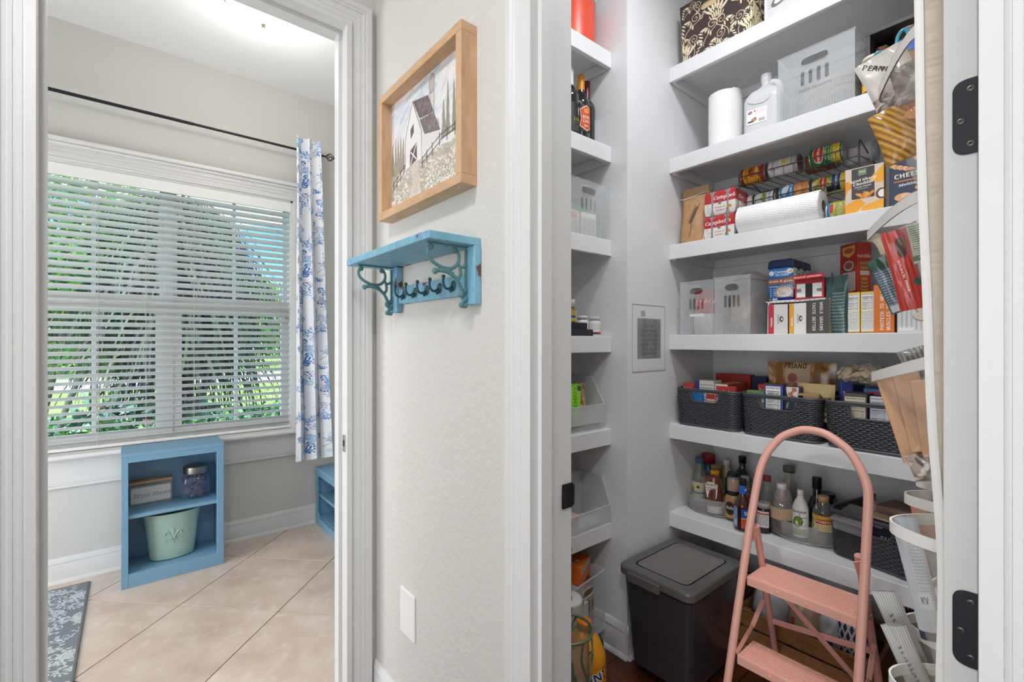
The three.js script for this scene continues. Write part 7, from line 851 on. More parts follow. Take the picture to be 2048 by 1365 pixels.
function stackBin(name, label, at, w, h, d) { // open-fronted clear bin with sloping sides
  const t = thing(name, label, 'bin', at, 0), m = new THREE.MeshPhysicalMaterial({ color: 0xe2e4e4, roughness: 0.14, transparent: true, opacity: 0.38, side: THREE.DoubleSide }), S = [[0, 0], [0, h * 0.4], [-d * 0.28, h], [-d, h], [-d, 0]];
  for (const x of [-w / 2, w / 2 - 0.003]) mesh('side_panel', [ext(shape(S.map(([a, b]) => [a, b])), 0.003).rotateY(-PI / 2).translate(x + 0.003, 0, 0)], m, t);
  mesh('front_lip', [rb(w, h * 0.4, 0.003, 0.001, 0, h * 0.2, 0), rb(w + 0.006, 0.005, 0.007, 0.002, 0, h * 0.4, 0)], m, t); mesh('floor_panel', [rb(w, 0.003, d, 0.001, 0, 0.0025, -d / 2)], m, t); mesh('back_panel', [rb(w, h, 0.003, 0.001, 0, h / 2, -d)], m, t);
  mesh('side_rim', [rod([w / 2, h * 0.4, 0], [w / 2, h, -d * 0.28], 0.003), rod([w / 2, h, -d * 0.28], [w / 2, h, -d], 0.003), rod([-w / 2, h * 0.4, 0], [-w / 2, h, -d * 0.28], 0.003), rod([w / 2, 0.004, 0], [w / 2, h * 0.4, 0], 0.003)], m, t); return t;
}
{
  stackBin('stacking_bin', 'clear open-front bin holding the green snack bag', P(1.45, HN[4] + 0.03, 1.285), 0.235, 0.19, 0.26);
  const tr = thing('acrylic_tray', 'shallow clear tray under the bin with the green snack bag', 'tray', P(1.45, HN[4], 1.27)); mesh('tray', [rb(0.22, 0.003, 0.27, 0.001, 0, 0.002, -0.135), rb(0.22, 0.028, 0.003, 0.001, 0, 0.014, -0.03), rb(0.003, 0.028, 0.25, 0.001, -0.108, 0.014, -0.14), rb(0.003, 0.028, 0.25, 0.001, 0.108, 0.014, -0.14)], clearP, tr);
  const g = thing('snack_bag', 'lime green snack bag lettered in black in the clear niche bin', 'bag', P(1.397, HN[4] + 0.0345, 1.33), rad(-6)); g.rotation.z = -0.12; mesh('bag', [pouch(0.105, 0.165, 0.05, A2.art(160, 240, (x, w, h) => { fillR(x, '#82c81e', 0, 0, w, h); fillR(x, '#6fb318', 0, 0, w, 26); txt(x, 'PISTACHIOS', w * 0.55, h * 0.55, 40, '#22301a', { rot: -PI / 2, w: 'normal' }); fillR(x, '#2a4a20', w * 0.7, 10, 40, 30); }), A2.flat('#7cc01c'), { seed: 71, top: 0.08, crinkle: 0.005 })], A2.film, g);
  const n = thing('snack_bag', 'clear bag of mixed nuts right of the lime green bag', 'bag', P(1.487, HN[4] + 0.0345, 1.36), rad(10)); n.rotation.z = -0.1; mesh('bag', [pouch(0.08, 0.16, 0.05, A2.art(120, 200, (x, w, h) => { fillR(x, '#b08a62', 0, 0, w, h); for (let i = 0; i < 130; i++) disc(x, ['#8a5a38', '#c9a070', '#6a4028', '#d8b88c', '#a83a2c', '#4a6a38'][i % 11 === 0 ? 4 : i % 13 === 0 ? 5 : i % 4], (i * 53) % w, (i * 71) % h, 9, 6, i); fillR(x, '#c09468', w * 0.5, 30, 40, 90); }), A2.flat('#b08a62'), { seed: 72, top: 0.08, crinkle: 0.006 })], A2.film, n);
  stackBin('stacking_bin', 'clear open-front bin on the lowest niche shelf, pushed to the front', P(1.452, HN[5], 1.268), 0.262, 0.19, 0.16);
  stackBin('stacking_bin', 'clear open-front bin stacked at the back of the lowest niche shelf', P(1.43, HN[5] + 0.13, 1.435), 0.22, 0.16, 0.15);
  const can2 = thing('drink_can', 'black and silver can in the rear stacked niche bin', 'can', P(1.355, HN[5] + 0.135, 1.47)); mesh('body', [lathe([[0, 0], [0.022, 0.001], [0.026, 0.008], [0.026, 0.12], [0.021, 0.13], [0, 0.13]], 24)], phy(0x2a2a2c, 0.25), can2); mesh('label', [reuv(new THREE.CylinderGeometry(0.0263, 0.0263, 0.09, 20, 1, true, -1.2, 2.4).translate(0, 0.062, 0), A2.art(80, 100, (x, w, h) => { fillR(x, '#2a2a2c', 0, 0, w, h); x.strokeStyle = '#c9c8c4'; x.lineWidth = 4; x.beginPath(); x.arc(44, 34, 20, 0, 6.3); x.stroke(); fillR(x, '#b8b7b2', 26, 64, 44, 26); }))], A2.card, can2);
  const st = thing('skewer', 'thin metal skewer leaning in the front clear bin', 'skewer', P(1.4, HN[5] + 0.006, 1.33)); mesh('shaft', [rod([0.03, 0, 0], [-0.03, 0.125, -0.02], 0.0018)], M.steel, st); mesh('ring', [new THREE.TorusGeometry(0.005, 0.0015, 8, 16).translate(-0.032, 0.13, -0.021)], M.steel, st);
  const pb = thing('small_box', 'pale tan box lying inside the front clear bin', 'box', P(1.385, HN[5] + 0.006, 1.36)); mesh('carton', [rb(0.1, 0.05, 0.1, 0.002, 0, 0.025, 0)], std(0xc9ae98, 0.8), pb);
}
{ // rolling cart and the things on the niche floor
  const T = rad(8), t = frostedBin('rolling_cart', 'frosted rolling bin on black casters filled with small boxes', P(1.452, 0.095, 1.255), 0.2, 0.25, 0.28, T, undefined, 0, -0.03); t.userData.category = 'cart';
  for (const [x, z] of [[-0.075, -0.03], [0.075, -0.03], [-0.075, -0.25], [0.075, -0.25]]) { const c = mesh('caster', [rb(0.03, 0.04, 0.03, 0.003, x, -0.018, z), cyl(0.008, 0.008, 0.03, x, -0.05, z, 0, 0, PI / 2)], M.darkSteel, t); mesh('wheel', [-0.012, 0.012].map((o) => place(lathe([[0.008, -0.008], [0.026, -0.008], [0.03, -0.004], [0.03, 0.004], [0.026, 0.008], [0.008, 0.008]], 24), x + o, -0.0645, z, 0, 0, PI / 2)), phy(0x151518, 0.3), c); }
  const C = (name, label, du, dw, y, W, H, D, m, turn = 0) => { const o = thing(name, label, 'box', P(1.452 + du, 0.099 + y, 1.255 + dw), T + turn); mesh('carton', Array.isArray(m) ? [pbox(W, H, D, m[0])] : [rb(W, H, D, 0.002, 0, H / 2, 0)], Array.isArray(m) ? A2.card : m, o); return o; };
  C('small_box', 'grey carton inside the rolling bin at the left', -0.05, 0.06, 0, 0.07, 0.21, 0.07, std(0x9a948c, 0.8)); C('small_box', 'brown carton inside the rolling bin behind the slots', 0.03, 0.1, 0, 0.08, 0.2, 0.1, std(0x8a6236, 0.8)); C('small_box', 'white carton at the front of the rolling bin', -0.01, 0.045, 0, 0.05, 0.13, 0.03, std(0xd8d4cc, 0.8));
  const tea = A2.art(140, 110, (x, w, h) => { fillR(x, '#d86a22', 0, 0, w, h); fillR(x, '#c9c6c2', 0, 12, w, 34); lines(x, 10, 18, w - 20, 3, 9, '#5a5450', 4, 3); disc(x, '#e9c8a0', 110, 80, 8, 8); lines(x, 14, 64, 70, 3, 10, '#eab07c', 2.5, 6); });
  const ob = C('tea_box', 'bright orange tea box perched on top of the rolling bin', 0.0, 0.09, 0.215, 0.13, 0.075, 0.09, [{ f: tea, t: A2.art(140, 90, (x, w, h) => { fillR(x, '#dc7028', 0, 0, w, h); disc(x, '#e9d4bc', 30, 40, 9, 9); disc(x, '#e9d4bc', 60, 56, 9, 9); }), base: A2.flat('#d86a22') }], rad(18)); ob.rotation.order = 'YXZ';
  for (let i = 0; i < 3; i++) { const o = thing('magazine', ['front thin magazine standing at the back of the rolling bin', 'middle thin magazine standing at the back of the rolling bin', 'rear thin magazine standing at the back of the rolling bin'][i], 'magazine', P(1.495 + i * 0.004, 0.099, 1.43 + i * 0.02), T, 'magazines in the rolling bin'); mesh('pages', [rb(0.14, 0.3, 0.012, 0.001, 0, 0.15, 0)], std([0x3c3836, 0xd8d6d2, 0x5a5452][i], 0.6), o); }
  const roll = thing('wipes_canister', 'tall pale canister with a green band standing left of the rolling bin', 'canister', P(1.285, 0, 1.235)); mesh('body', [lathe([[0, 0.001], [0.056, 0.001], [0.06, 0.006], [0.06, 0.325], [0.054, 0.335], [0.03, 0.34], [0, 0.34]], 32)], phy(0xcfccc6, 0.5), roll); mesh('green_band', [cyl(0.0605, 0.0605, 0.034, 0, 0.243, 0, 0, 0, 0, 32, true)], std(0x6f9a6a, 0.6, two), roll); mesh('seam', [cyl(0.0608, 0.0608, 0.002, 0, 0.29, 0, 0, 0, 0, 32, true), cyl(0.0608, 0.0608, 0.002, 0, 0.2, 0, 0, 0, 0, 32, true)], std(0xb8b4ac, 0.6, two), roll);
  // orange juice jug
  const j = thing('juice_jug', 'big orange juice jug with blue and red lettering on the pantry floor', 'jug', P(1.232, 0, 1.1), rad(-22));
  const art = A2.art(260, 220, (x, w, h) => { fillR(x, '#e08a1c', 0, 0, w, h); txt(x, 'SUNNY', w * 0.44, 70, 64, '#24407c', { rot: -0.3, stroke: '#e9edf2', lw: 8 }); txt(x, 'D', w * 0.82, 38, 78, '#e8a020', { rot: -0.2, stroke: '#3a2a18', lw: 8 }); disc(x, '#d8571c', w * 0.72, 150, 46, 44); disc(x, '#e98a2c', w * 0.72, 150, 36, 34); poly(x, '#2a4f9c', [[w * 0.4, 120], [w * 0.6, 104], [w * 0.56, 140]]); });
  const sq = (pts) => { const g = lathe(pts, 40), p = g.attributes.position; for (let i = 0; i < p.count; i++) { const a = Math.atan2(p.getZ(i), p.getX(i)), k = 1 + 0.06 * cos(4 * a + PI); p.setX(i, p.getX(i) * k); p.setZ(i, p.getZ(i) * k * 0.86); } g.computeVertexNormals(); return g; };
  mesh('jug_body', [sq([[0, 0.001], [0.07, 0.001], [0.076, 0.01], [0.076, 0.2], [0.072, 0.23], [0.055, 0.27], [0.028, 0.298], [0.022, 0.305], [0, 0.306]])], phy(0xe39a24, 0.22, { clearcoat: 0.6 }), j); mesh('cap', [lathe([[0, 0.33], [0.024, 0.33], [0.026, 0.326], [0.026, 0.304], [0, 0.304]], 24)], phy(0xd8771c, 0.4), j);
  mesh('label', [surf((s, v) => { const a = (s - 0.5) * 2.5, k = 1 + 0.06 * cos(4 * (PI / 2 - a) + PI); return [0.0768 * k * sin(a), 0.06 + v * 0.14, 0.0768 * 0.86 * k * cos(a)]; }, 30, 2, (s, v) => uvIn(art, s, v))], A2.gloss, j);
  // metal vine hurricane vases
  const vine = phy(0x66765c, 0.45, { metalness: 0.4 }), vase = (label, at, r, h) => { const v = thing('vine_vase', label, 'vase', at); mesh('glass_cylinder', [lathe([[0, 0.004], [r * 0.86, 0.004], [r * 0.88, 0.01], [r * 0.88, h - 0.01], [r * 0.85, h - 0.01], [r * 0.85, 0.01]], 32)], gl(0xf2ecdc, 0.08, 0.85), v); const R = rng(77), g = [new THREE.TorusGeometry(r, 0.0045, 7, 40).rotateX(PI / 2).translate(0, h, 0), new THREE.TorusGeometry(r, 0.0045, 7, 40).rotateX(PI / 2).translate(0, 0.006, 0)]; for (let i = 0; i < 9; i++) { const a0 = i / 9 * 6.283; g.push(tube(Array.from({ length: 9 }, (_, k) => { const q = k / 8, a = a0 + 0.5 * sin(q * 7 + i * 1.7) + q * 0.7 * (i % 2 ? 1 : -1); return [r * cos(a), 0.006 + q * (h - 0.006), r * sin(a)]; }), 0.0032, 30, 6)); for (let k = 0; k < 4; k++) { const y = h * (0.15 + 0.7 * R()), a = a0 + (R() - 0.5); g.push(tube([[r * cos(a), y, r * sin(a)], [r * 1.02 * cos(a + 0.2), y + 0.02, r * 1.02 * sin(a + 0.2)], [r * cos(a + 0.3), y + 0.006, r * sin(a + 0.3)]], 0.0022, 10, 5)); } } mesh('metal_vine', [g], vine, v); return v; };
  const stool = thing('side_stool', 'low wooden stool mostly hidden by the pantry door jamb, carrying a vine vase', 'stool', P(1.0, 0, 1.17)); mesh('seat', [rb(0.24, 0.03, 0.24, 0.006, 0, 0.425, 0)], std(0x5a4232, 0.6), stool); for (const [x, z] of [[-0.09, -0.09], [0.09, -0.09], [-0.09, 0.09], [0.09, 0.09]]) mesh('leg', [rod([x, 0, z], [x * 0.95, 0.412, z * 0.95], 0.014)], std(0x4e392b, 0.6), stool);
  vase('small green metal vine vase standing higher, on the stool', P(1.1, 0.4405, 1.125), 0.062, 0.17); vase('large green metal vine vase standing on the floor beside the juice jug', P(1.028, 0, 0.985), 0.075, 0.435);
}
{ // motivational print taped to the pier
  const t = thing('wall_print', 'white paper print of a motivational quote on a grey block, taped to the pantry wall', 'poster', P(1.745, 1.3225, 1.1845), 0);
  const r = A2.art(300, 370, (x, w, h) => { fillR(x, '#e6e5e2', 0, 0, w, h); const g = fbm(88, 3, 4); for (let j = 0; j < 58; j++) for (let i = 0; i < 48; i++) { const v = 96 + 84 * (0.5 * g(i / 48, j / 58) + 0.5 * g(i / 24, 0.5)); x.fillStyle = `rgb(${v | 0},${v | 0},${v | 0})`; x.fillRect(36 + i * 4.8, 72 + j * 4, 5, 4.2); } const I = '#3e3e3d'; ["YOU DON'T", 'ALWAYS NEED A', 'PLAN. SOMETIMES', 'YOU JUST NEED TO', 'BREATHE. TRUST.', 'LET GO. AND SEE', 'WHAT HAPPENS.'].forEach((s, i) => txt(x, s, 152, 116 + i * 26.5, i === 0 ? 22 : 21, I, { w: 'normal', sx: 0.95 })); disc(x, I, 150, 88, 4, 4); txt(x, 'mandy hale', 152, 300, 12, I, { w: 'normal' }); });
  mesh('paper', [pbox(0.225, 0.277, 0.0012, { f: r, base: A2.flat('#e6e5e2') }, 0.0003).translate(0, -0.1385, 0)], A2.card, t);
  const tape = new THREE.MeshPhysicalMaterial({ color: 0xc9c8c4, roughness: 0.2, transparent: true, opacity: 0.5 }); mesh('tape', [rb(0.03, 0.024, 0.0006, 0.0002, -0.045, 0.105, 0.001)], tape, t); mesh('sleeve_edge', [rb(0.243, 0.0025, 0.0016, 0.0005, 0, 0.143, 0.0008), rb(0.243, 0.0025, 0.0016, 0.0005, 0, -0.143, 0.0008), rb(0.0025, 0.288, 0.0016, 0.0005, -0.12, 0, 0.0008), rb(0.0025, 0.288, 0.0016, 0.0005, 0.12, 0, 0.0008)], phy(0xb3b2af, 0.3), t);
}
// ================= the open pantry door with its pocket organiser =================
{
  const U0 = 0.802, Wd = 0.69, w0 = 0.0775, th = 0.032;
  const d = struct('door_3', [boxuv(rb(Wd, 2.41, th, 0.002, U0 + Wd / 2, 1.215, -(w0 + th / 2)))], M.trim);
  const leaf = () => { const s = new THREE.Shape(); s.moveTo(0, -0.0465); s.lineTo(0, 0.0465); s.lineTo(-0.008, 0.0465); s.quadraticCurveTo(-0.0225, 0.0465, -0.0225, 0.032); s.lineTo(-0.0225, -0.032); s.quadraticCurveTo(-0.0225, -0.0465, -0.008, -0.0465); s.lineTo(0, -0.0465); return ext(s, 0.0022, 0.0004, 10); };
  for (const y of [1.588, 0.9535, 2.2, 0.3]) { // local leaf drawn in x (across the edge) and y
    const h = mesh('hinge', [leaf().rotateY(LEFT).translate(U0, y, -w0 - 0.0005), cyl(0.006, 0.006, 0.093, U0 + 0.004, y, -w0 + 0.006)], M.bronze, d);
    for (const [a, b] of [[-0.0065, 0.034], [-0.0155, -0.004], [-0.0065, -0.034]]) { const s = mesh('screw', [lathe([[0, 0.0006], [0.0028, 0.0005], [0.0036, 0]], 18).rotateX(PI / 2).rotateY(LEFT).translate(U0 - 0.0021, y + b, -w0 + a)], M.darkSteel, h); mesh; s.add(new THREE.Mesh(merge([bx(0.0006, 0.0042, 0.0011, 0, 0, 0, 0.785), bx(0.0006, 0.0042, 0.0011, 0, 0, 0, -0.785)]).translate(U0 - 0.0029, y + b, -w0 + a), M.black)); s.children[0].name = 'cross_slot'; }
  }
}
{
  const t = thing('door_organizer', 'beige hanging door organiser with rows of clear vinyl pockets edged in white tape', 'organizer', P(0.815, 0, 0.1105), 0);
  // local x runs along the door (away from the hall), z is negative towards the pantry
  const cloth = std(0xd9cebb, 0.9, { ...two, bumpMap: rep(peel, 40, 8), bumpScale: 0.0002 }), tape = std(0xe2ded9, 0.75, two), L = 0.6;
  const ss = THREE.MathUtils.smoothstep, off = (y) => 0.0015 + 0.018 * ss(y, 0.95, 1.5) + 0.006 * ss(y, 1.5, 1.8) + 0.0013 * sin(y * 17);
  const back = (s, v, z) => { const y = 0.3 + v * 1.95, o = off(y) * Math.exp(-s * 2.2) + 0.002; return [s * L, y, -(o + z)]; };
  mesh('backing_cloth', [surf((s, v) => back(s, v, 0), 24, 90), surf((s, v) => { const p = back(0, v, 0); return [p[0] + 0.001 - 0.004 * sin(s * PI), p[1], p[2] * (1 - s)]; }, 8, 90)], cloth, t);
  mesh('edge_tape', [surf((s, v) => { const p = back(0, v, 0); return [-0.0035 - 0.0015 * sin(s * PI), p[1], p[2] - 0.003 + 0.0095 * s]; }, 4, 90), surf((s, v) => { const p = back(0, v, 0); return [-0.0035 + 0.014 * s, p[1], p[2] - 0.003]; }, 2, 90)], tape, t);
  mesh('over_door_hook', [tube([[0.15, 2.24, -0.006], [0.15, 2.425, -0.004], [0.15, 2.43, 0.03], [0.15, 2.38, 0.034]], 0.003, 30, 6)], M.steel, t); mesh('over_door_hook', [tube([[0.45, 2.24, -0.006], [0.45, 2.425, -0.004], [0.45, 2.43, 0.03], [0.45, 2.38, 0.034]], 0.003, 30, 6)], M.steel, t);
  // pockets: rim outline s in 0..1 from the near seam, round the front, to the far seam
  const pocket = (x0, x1, y, depth, h, apex, droop, low, name = 'pocket') => {
    const rim = (s) => { const k = s < apex ? 0.5 * s / apex : 0.5 + 0.5 * (s - apex) / (1 - apex), b = low > 0.2 ? Math.pow(1 - abs(2 * k - 1), 0.8) : Math.pow(sin(k * PI), 0.8); return [x0 + (x1 - x0) * s, depth * b]; };
    const P3 = (s, v) => { const [x, b] = rim(s), yy = y - (1 - v) * h, k = Math.pow(v, 0.85), base = off(yy) * Math.exp(-x / L * 2.2) + 0.006; return [x + (low * (x1 - x0)) * (1 - v) * (0.5 - s) * 2, yy - droop * b / depth * v, -(base + b * (0.12 + 0.88 * k))]; };
    const p = mesh(name, [surf(P3, 30, 16)], vinyl, t);
    mesh('rim_tape', [surf((s, v) => { const q = P3(s, 1); return [q[0], q[1] - 0.017 * v + 0.001, q[2] - 0.0012]; }, 40, 1), surf((s, v) => { const q = P3(s, 1); return [q[0], q[1] - 0.017 * v + 0.001, q[2] + 0.0012]; }, 40, 1), surf((s, v) => { const q = P3(s, 1); return [q[0], q[1] + 0.0012, q[2] + 0.0014 - 0.0028 * v]; }, 40, 1)], tape, p); return P3;
  };
  pocket(0.02, 0.5, 1.747, 0.1, 0.27, 0.4, 0, 0.25); pocket(0.02, 0.52, 1.517, 0.134, 0.22, 0.52, 0, 0.28); pocket(0.02, 0.5, 1.288, 0.115, 0.24, 0.42, 0.036, 0.28);
  for (const [a, b, y, dp, hh] of [[0.02, 0.165, 1.042, 0.064, 0.2], [0.17, 0.28, 1.052, 0.072, 0.2], [0.285, 0.39, 1.058, 0.076, 0.2], [0.395, 0.5, 1.064, 0.086, 0.2], [0.03, 0.17, 0.805, 0.066, 0.2], [0.175, 0.31, 0.83, 0.075, 0.2], [0.315, 0.56, 0.83, 0.07, 0.2]]) pocket(a, b, y, dp, hh, 0.45, 0.004, 0.12);
  // ---- what the pockets hold ----
  const put = (name, label, cat, u, w0, y, w, h, d, rz, art, o = {}) => { const b = thing(name, label, cat, P(u, y, w0), o.turn ?? -1.36); b.rotation.order = 'YXZ'; b.rotation.x = o.rx ?? 0.08; b.rotation.z = rz; mesh('bag', [pouch(w, h, d, art, o.back ?? art, { crinkle: 0.004, top: 0.15, seed: 5, ...o })], A2.film, b); return b; };
  const noodles = A2.art(120, 150, (x, w, h) => { fillR(x, '#c08a2c', 0, 0, w, h); for (let i = 0; i < 20; i++) { x.strokeStyle = ['#d8a848', '#7a4a1a', '#e0b860', '#9a6a24'][i % 4]; x.lineWidth = 4; x.beginPath(); x.moveTo(-10, i * 13 - 120); x.quadraticCurveTo(w / 2, i * 13 - 40, w + 10, i * 13 + 60); x.stroke(); } });
  put('pasta_bag', 'bag of dried golden strips low in the top organiser pocket', 'bag', 1.0, 0.178, 1.615, 0.06, 0.09, 0.028, 0.3, noodles, { seed: 81, top: 0.5 });
  put('snack_bag', 'orange snack wrapper above the golden strips in the top pocket', 'bag', 0.975, 0.165, 1.665, 0.036, 0.03, 0.01, -0.4, A2.art(60, 60, (x, w, h) => { fillR(x, '#d88a3a', 0, 0, w, h); fillR(x, '#c4722a', 0, 20, w, 12); }), { seed: 82 });
  put('pecan_bag', 'white bag lettered in black leaning out of the top organiser pocket', 'bag', 1.025, 0.188, 1.712, 0.072, 0.105, 0.024, 0.36, A2.art(200, 280, (x, w, h) => { fillR(x, '#d8d2ca', 0, 0, w, h); fillR(x, '#e2dcd4', 16, 20, w - 30, 160); txt(x, 'DOUBLE DIPPED', 112, 92, 22, '#3a3430', { rot: 0.75 }); txt(x, 'PEANUTS', 86, 74, 36, '#2c2826', { rot: 0.75 }); txt(x, 'NATURAL', 132, 112, 14, '#7a9a4a', { rot: 0.75 }); txt(x, 'VALLEY', 124, 130, 13, '#5a544e', { rot: 0.75 }); for (let i = 0; i < 50; i++) disc(x, ['#6a5648', '#8a7464', '#b8a898'][i % 3], (i * 47) % w, 200 + (i * 31) % 80, 14, 9, i); }), { seed: 83, crinkle: 0.008, top: 0.3 });
  put('foil_bag', 'clear grey crinkled bag behind the lettered bag in the top pocket', 'bag', 0.965, 0.162, 1.695, 0.05, 0.06, 0.016, 0.2, A2.art(60, 60, (x, w, h) => { fillR(x, '#8f8780', 0, 0, w, h); for (let i = 0; i < 18; i++) disc(x, ['#b8aea6', '#6a5e56', '#a89a8e'][i % 3], (i * 23) % w, (i * 17) % h, 12, 3, i); }), { seed: 89, crinkle: 0.01 });
  { const c = thing('bag_clip', 'turquoise plastic bag clip with two loops on the lettered bag in the top pocket', 'clip', P(1.032, 1.81, 0.213), -1.36); const m = phy(0x3aa0c0, 0.35); c.rotation.order = 'YXZ'; for (const [x, y, rz] of [[-0.004, 0, 0.75], [0.02, 0.022, -0.1]]) mesh('loop', [place(tube([[0, -0.022, 0], [-0.007, -0.008, 0], [-0.0065, 0.01, 0], [0, 0.018, 0], [0.0065, 0.01, 0], [0.007, -0.008, 0]], 0.0028, 36, 8, true), x, y, 0, 0, 0, rz)], m, c); mesh('clip_bar', [rod([0.006, -0.018, 0.002], [0.042, -0.05, 0.006], 0.004)], m, c); }
  const mask = A2.art(140, 260, (x, w, h) => { fillR(x, '#b8332a', 0, 0, w, h); for (let i = 0; i < 12; i++) fillR(x, ['#cf4a3a', '#9c241e'][i % 2], i * 12, 0, 4, h); disc(x, '#5a3a30', 80, 60, 26, 34); txt(x, 'snack mix', 60, 150, 22, '#e9c8b8', { rot: PI / 2.2 }); disc(x, '#2a5a4a', 118, 176, 20, 12); });
  put('snack_bag', 'shiny red snack packet in the second organiser pocket', 'bag', 0.965, 0.165, 1.361, 0.036, 0.13, 0.018, 0.2, mask, { seed: 84 });
  put('snack_bag', 'white packet with green pleats beside the red packet in the second pocket', 'bag', 0.945, 0.15, 1.432, 0.024, 0.062, 0.012, 0.18, A2.art(80, 160, (x, w, h) => { fillR(x, '#c9cfc4', 0, 0, w, h); for (let i = 0; i < 14; i++) fillR(x, '#5a7a4a', 8, 10 + i * 9, w * 0.6, 4); fillR(x, '#2f6a4c', 0, h - 30, w, 20); }), { seed: 85 });
  put('snack_bag', 'slim orange packet left of the red packet in the second pocket', 'bag', 0.991, 0.17, 1.363, 0.016, 0.088, 0.01, 0.3, A2.flat('#d88a2a'), { seed: 86 });
  put('snack_bag', 'dark blue-green printed packet in the second organiser pocket', 'bag', 1.02, 0.186, 1.362, 0.04, 0.1, 0.014, 0.36, A2.art(100, 200, (x, w, h) => { fillR(x, '#4a5a6c', 0, 0, w, h); fillR(x, '#1f4a3a', 0, 0, w * 0.7, 40); lines(x, 6, 48, 60, 14, 9, '#b9c4c0', 2.5, 3); fillR(x, '#c9ccc9', 6, 170, 40, 24); }), { seed: 87, top: 0.4 });
  put('folded_paper', 'folded tan paper packet above the dark packet in the second pocket', 'paper', 1.05, 0.196, 1.478, 0.066, 0.03, 0.008, 0.42, A2.flat('#c9b49a'), { seed: 88, crinkle: 0.002, top: 0.8 });
  put('folded_paper', 'small white folded slip at the tip of the second pocket', 'paper', 1.075, 0.215, 1.425, 0.026, 0.018, 0.006, 0.4, A2.flat('#dcd6ce'), { seed: 99, crinkle: 0.001, top: 0.8 });
  const filt = A2.art(120, 240, (x, w, h) => { fillR(x, '#dcae88', 0, 0, w, h); const R = rng(6); for (let i = 0; i < 140; i++) { x.globalAlpha = 0.1; fillR(x, R() > 0.5 ? '#d2a884' : '#946646', R() * w, R() * h, 2, 30 + R() * 60); x.globalAlpha = 1; } txt(x, 'coffee filters', 60, 110, 13, '#8a6040', { rot: PI / 2, w: 'normal' }); });
  for (const [u, w0, y, w, h, rz, lab] of [[1.055, 0.178, 1.1, 0.036, 0.155, 0.26, 'leftmost brown paper sleeve in the third organiser pocket'], [1.03, 0.163, 1.126, 0.036, 0.14, 0.2, 'middle brown paper sleeve in the third organiser pocket'], [1.0, 0.147, 1.124, 0.028, 0.125, 0.14, 'short rightmost brown paper sleeve in the third organiser pocket']]) { const b = thing('paper_sleeve', lab, 'paper bag', P(u, y, w0), -1.3); b.rotation.order = 'YXZ'; b.rotation.z = rz; b.rotation.x = 0.08; mesh('sleeve', [pbox(w, h, 0.011, { f: filt, base: A2.flat('#d2a27c') }, 0.003)], A2.card, b); mesh('folded_flap', [ext(shape([[-w / 2, 0.001], [w / 2, 0.001], [0, 0.016]]), 0.001).translate(0, 0, 0.0055)], std(0xe2bd9a, 0.8), b); }
  put('foil_bag', 'grey translucent bag above the brown sleeves in the third pocket', 'bag', 1.054, 0.168, 1.25, 0.042, 0.05, 0.014, 0.35, A2.art(60, 60, (x, w, h) => { fillR(x, '#8a8a86', 0, 0, w, h); for (let i = 0; i < 14; i++) fillR(x, ['#a8a8a4', '#6a6a66'][i % 2], i * 5, 0, 2, h); }), { seed: 90, crinkle: 0.008 });
  put('foil_bag', 'crinkled silver foil packet under the brown sleeves', 'bag', 1.025, 0.154, 1.08, 0.042, 0.045, 0.018, 0.35, A2.art(60, 60, (x, w, h) => { fillR(x, '#a89a8c', 0, 0, w, h); for (let i = 0; i < 14; i++) disc(x, ['#d8d0c8', '#6a5a50', '#c0b0a0'][i % 3], (i * 23) % w, (i * 17) % h, 10, 4, i); }), { seed: 91, crinkle: 0.01 });
  const tubeArt = A2.art(110, 340, (x, w, h) => { fillR(x, '#c3cad0', 0, 0, w, h); lines(x, 44, 60, 54, 14, 9, '#8a97a4', 2.5, 3); lines(x, 50, 190, 50, 8, 8, '#7a8894', 2, 5); fillR(x, '#d8dcdf', 30, 206, 60, 42); txt(x, 'KV', 58, 226, 26, '#2a3a4c'); fillR(x, '#38404e', 0, h - 26, w, 26); });
  put('cream_tube', 'pale blue-grey squeeze tube standing in the near lower pocket', 'tube', 0.935, 0.137, 0.86, 0.032, 0.185, 0.014, 0.2, tubeArt, { seed: 92, crinkle: 0.002, top: 0.3, bottom: 0.7 });
  put('snack_bag', 'orange and green packet in the lower pocket behind the tube', 'bag', 1.08, 0.165, 0.945, 0.036, 0.08, 0.012, 0.1, A2.art(60, 100, (x, w, h) => { fillR(x, '#cf7a34', 0, 0, w, h); fillR(x, '#3f7a44', w * 0.6, 0, w * 0.4, 40); disc(x, '#b8322a', 20, 70, 16, 14); }), { seed: 93 });
  put('seasoning_packet', 'red seasoning packet low in the near lower pocket', 'packet', 1.0, 0.165, 0.94, 0.03, 0.06, 0.008, 0.3, A2.flat('#a8423a'), { seed: 94 });
  put('seasoning_packet', 'blue and orange packet poking from the far lower pocket', 'packet', 1.2, 0.17, 0.98, 0.02, 0.1, 0.008, 0.3, A2.art(40, 80, (x, w, h) => { fillR(x, '#2f6ab0', 0, 0, w, h); fillR(x, '#d89a30', 0, 0, 14, h); }), { seed: 95 });
  const pap = A2.art(140, 240, (x, w, h) => { fillR(x, '#b9b8b4', 0, 0, w, h); for (let i = 0; i < 20; i++) fillR(x, i % 2 ? '#cfcecb' : '#9a9996', i * 7, 0, 3, 60); txt(x, 'Italian', 70, 110, 34, '#7c7b78', { f: 'serif', rot: PI / 2.4 }); disc(x, '#a3a29e', 60, 170, 36, 20, 0.6); });
  put('spice_packet', 'grey pleated paper packet in the bottom pocket, upper of two', 'packet', 1.0, 0.158, 0.75, 0.036, 0.15, 0.012, 0.36, pap, { seed: 96, top: 0.4 });
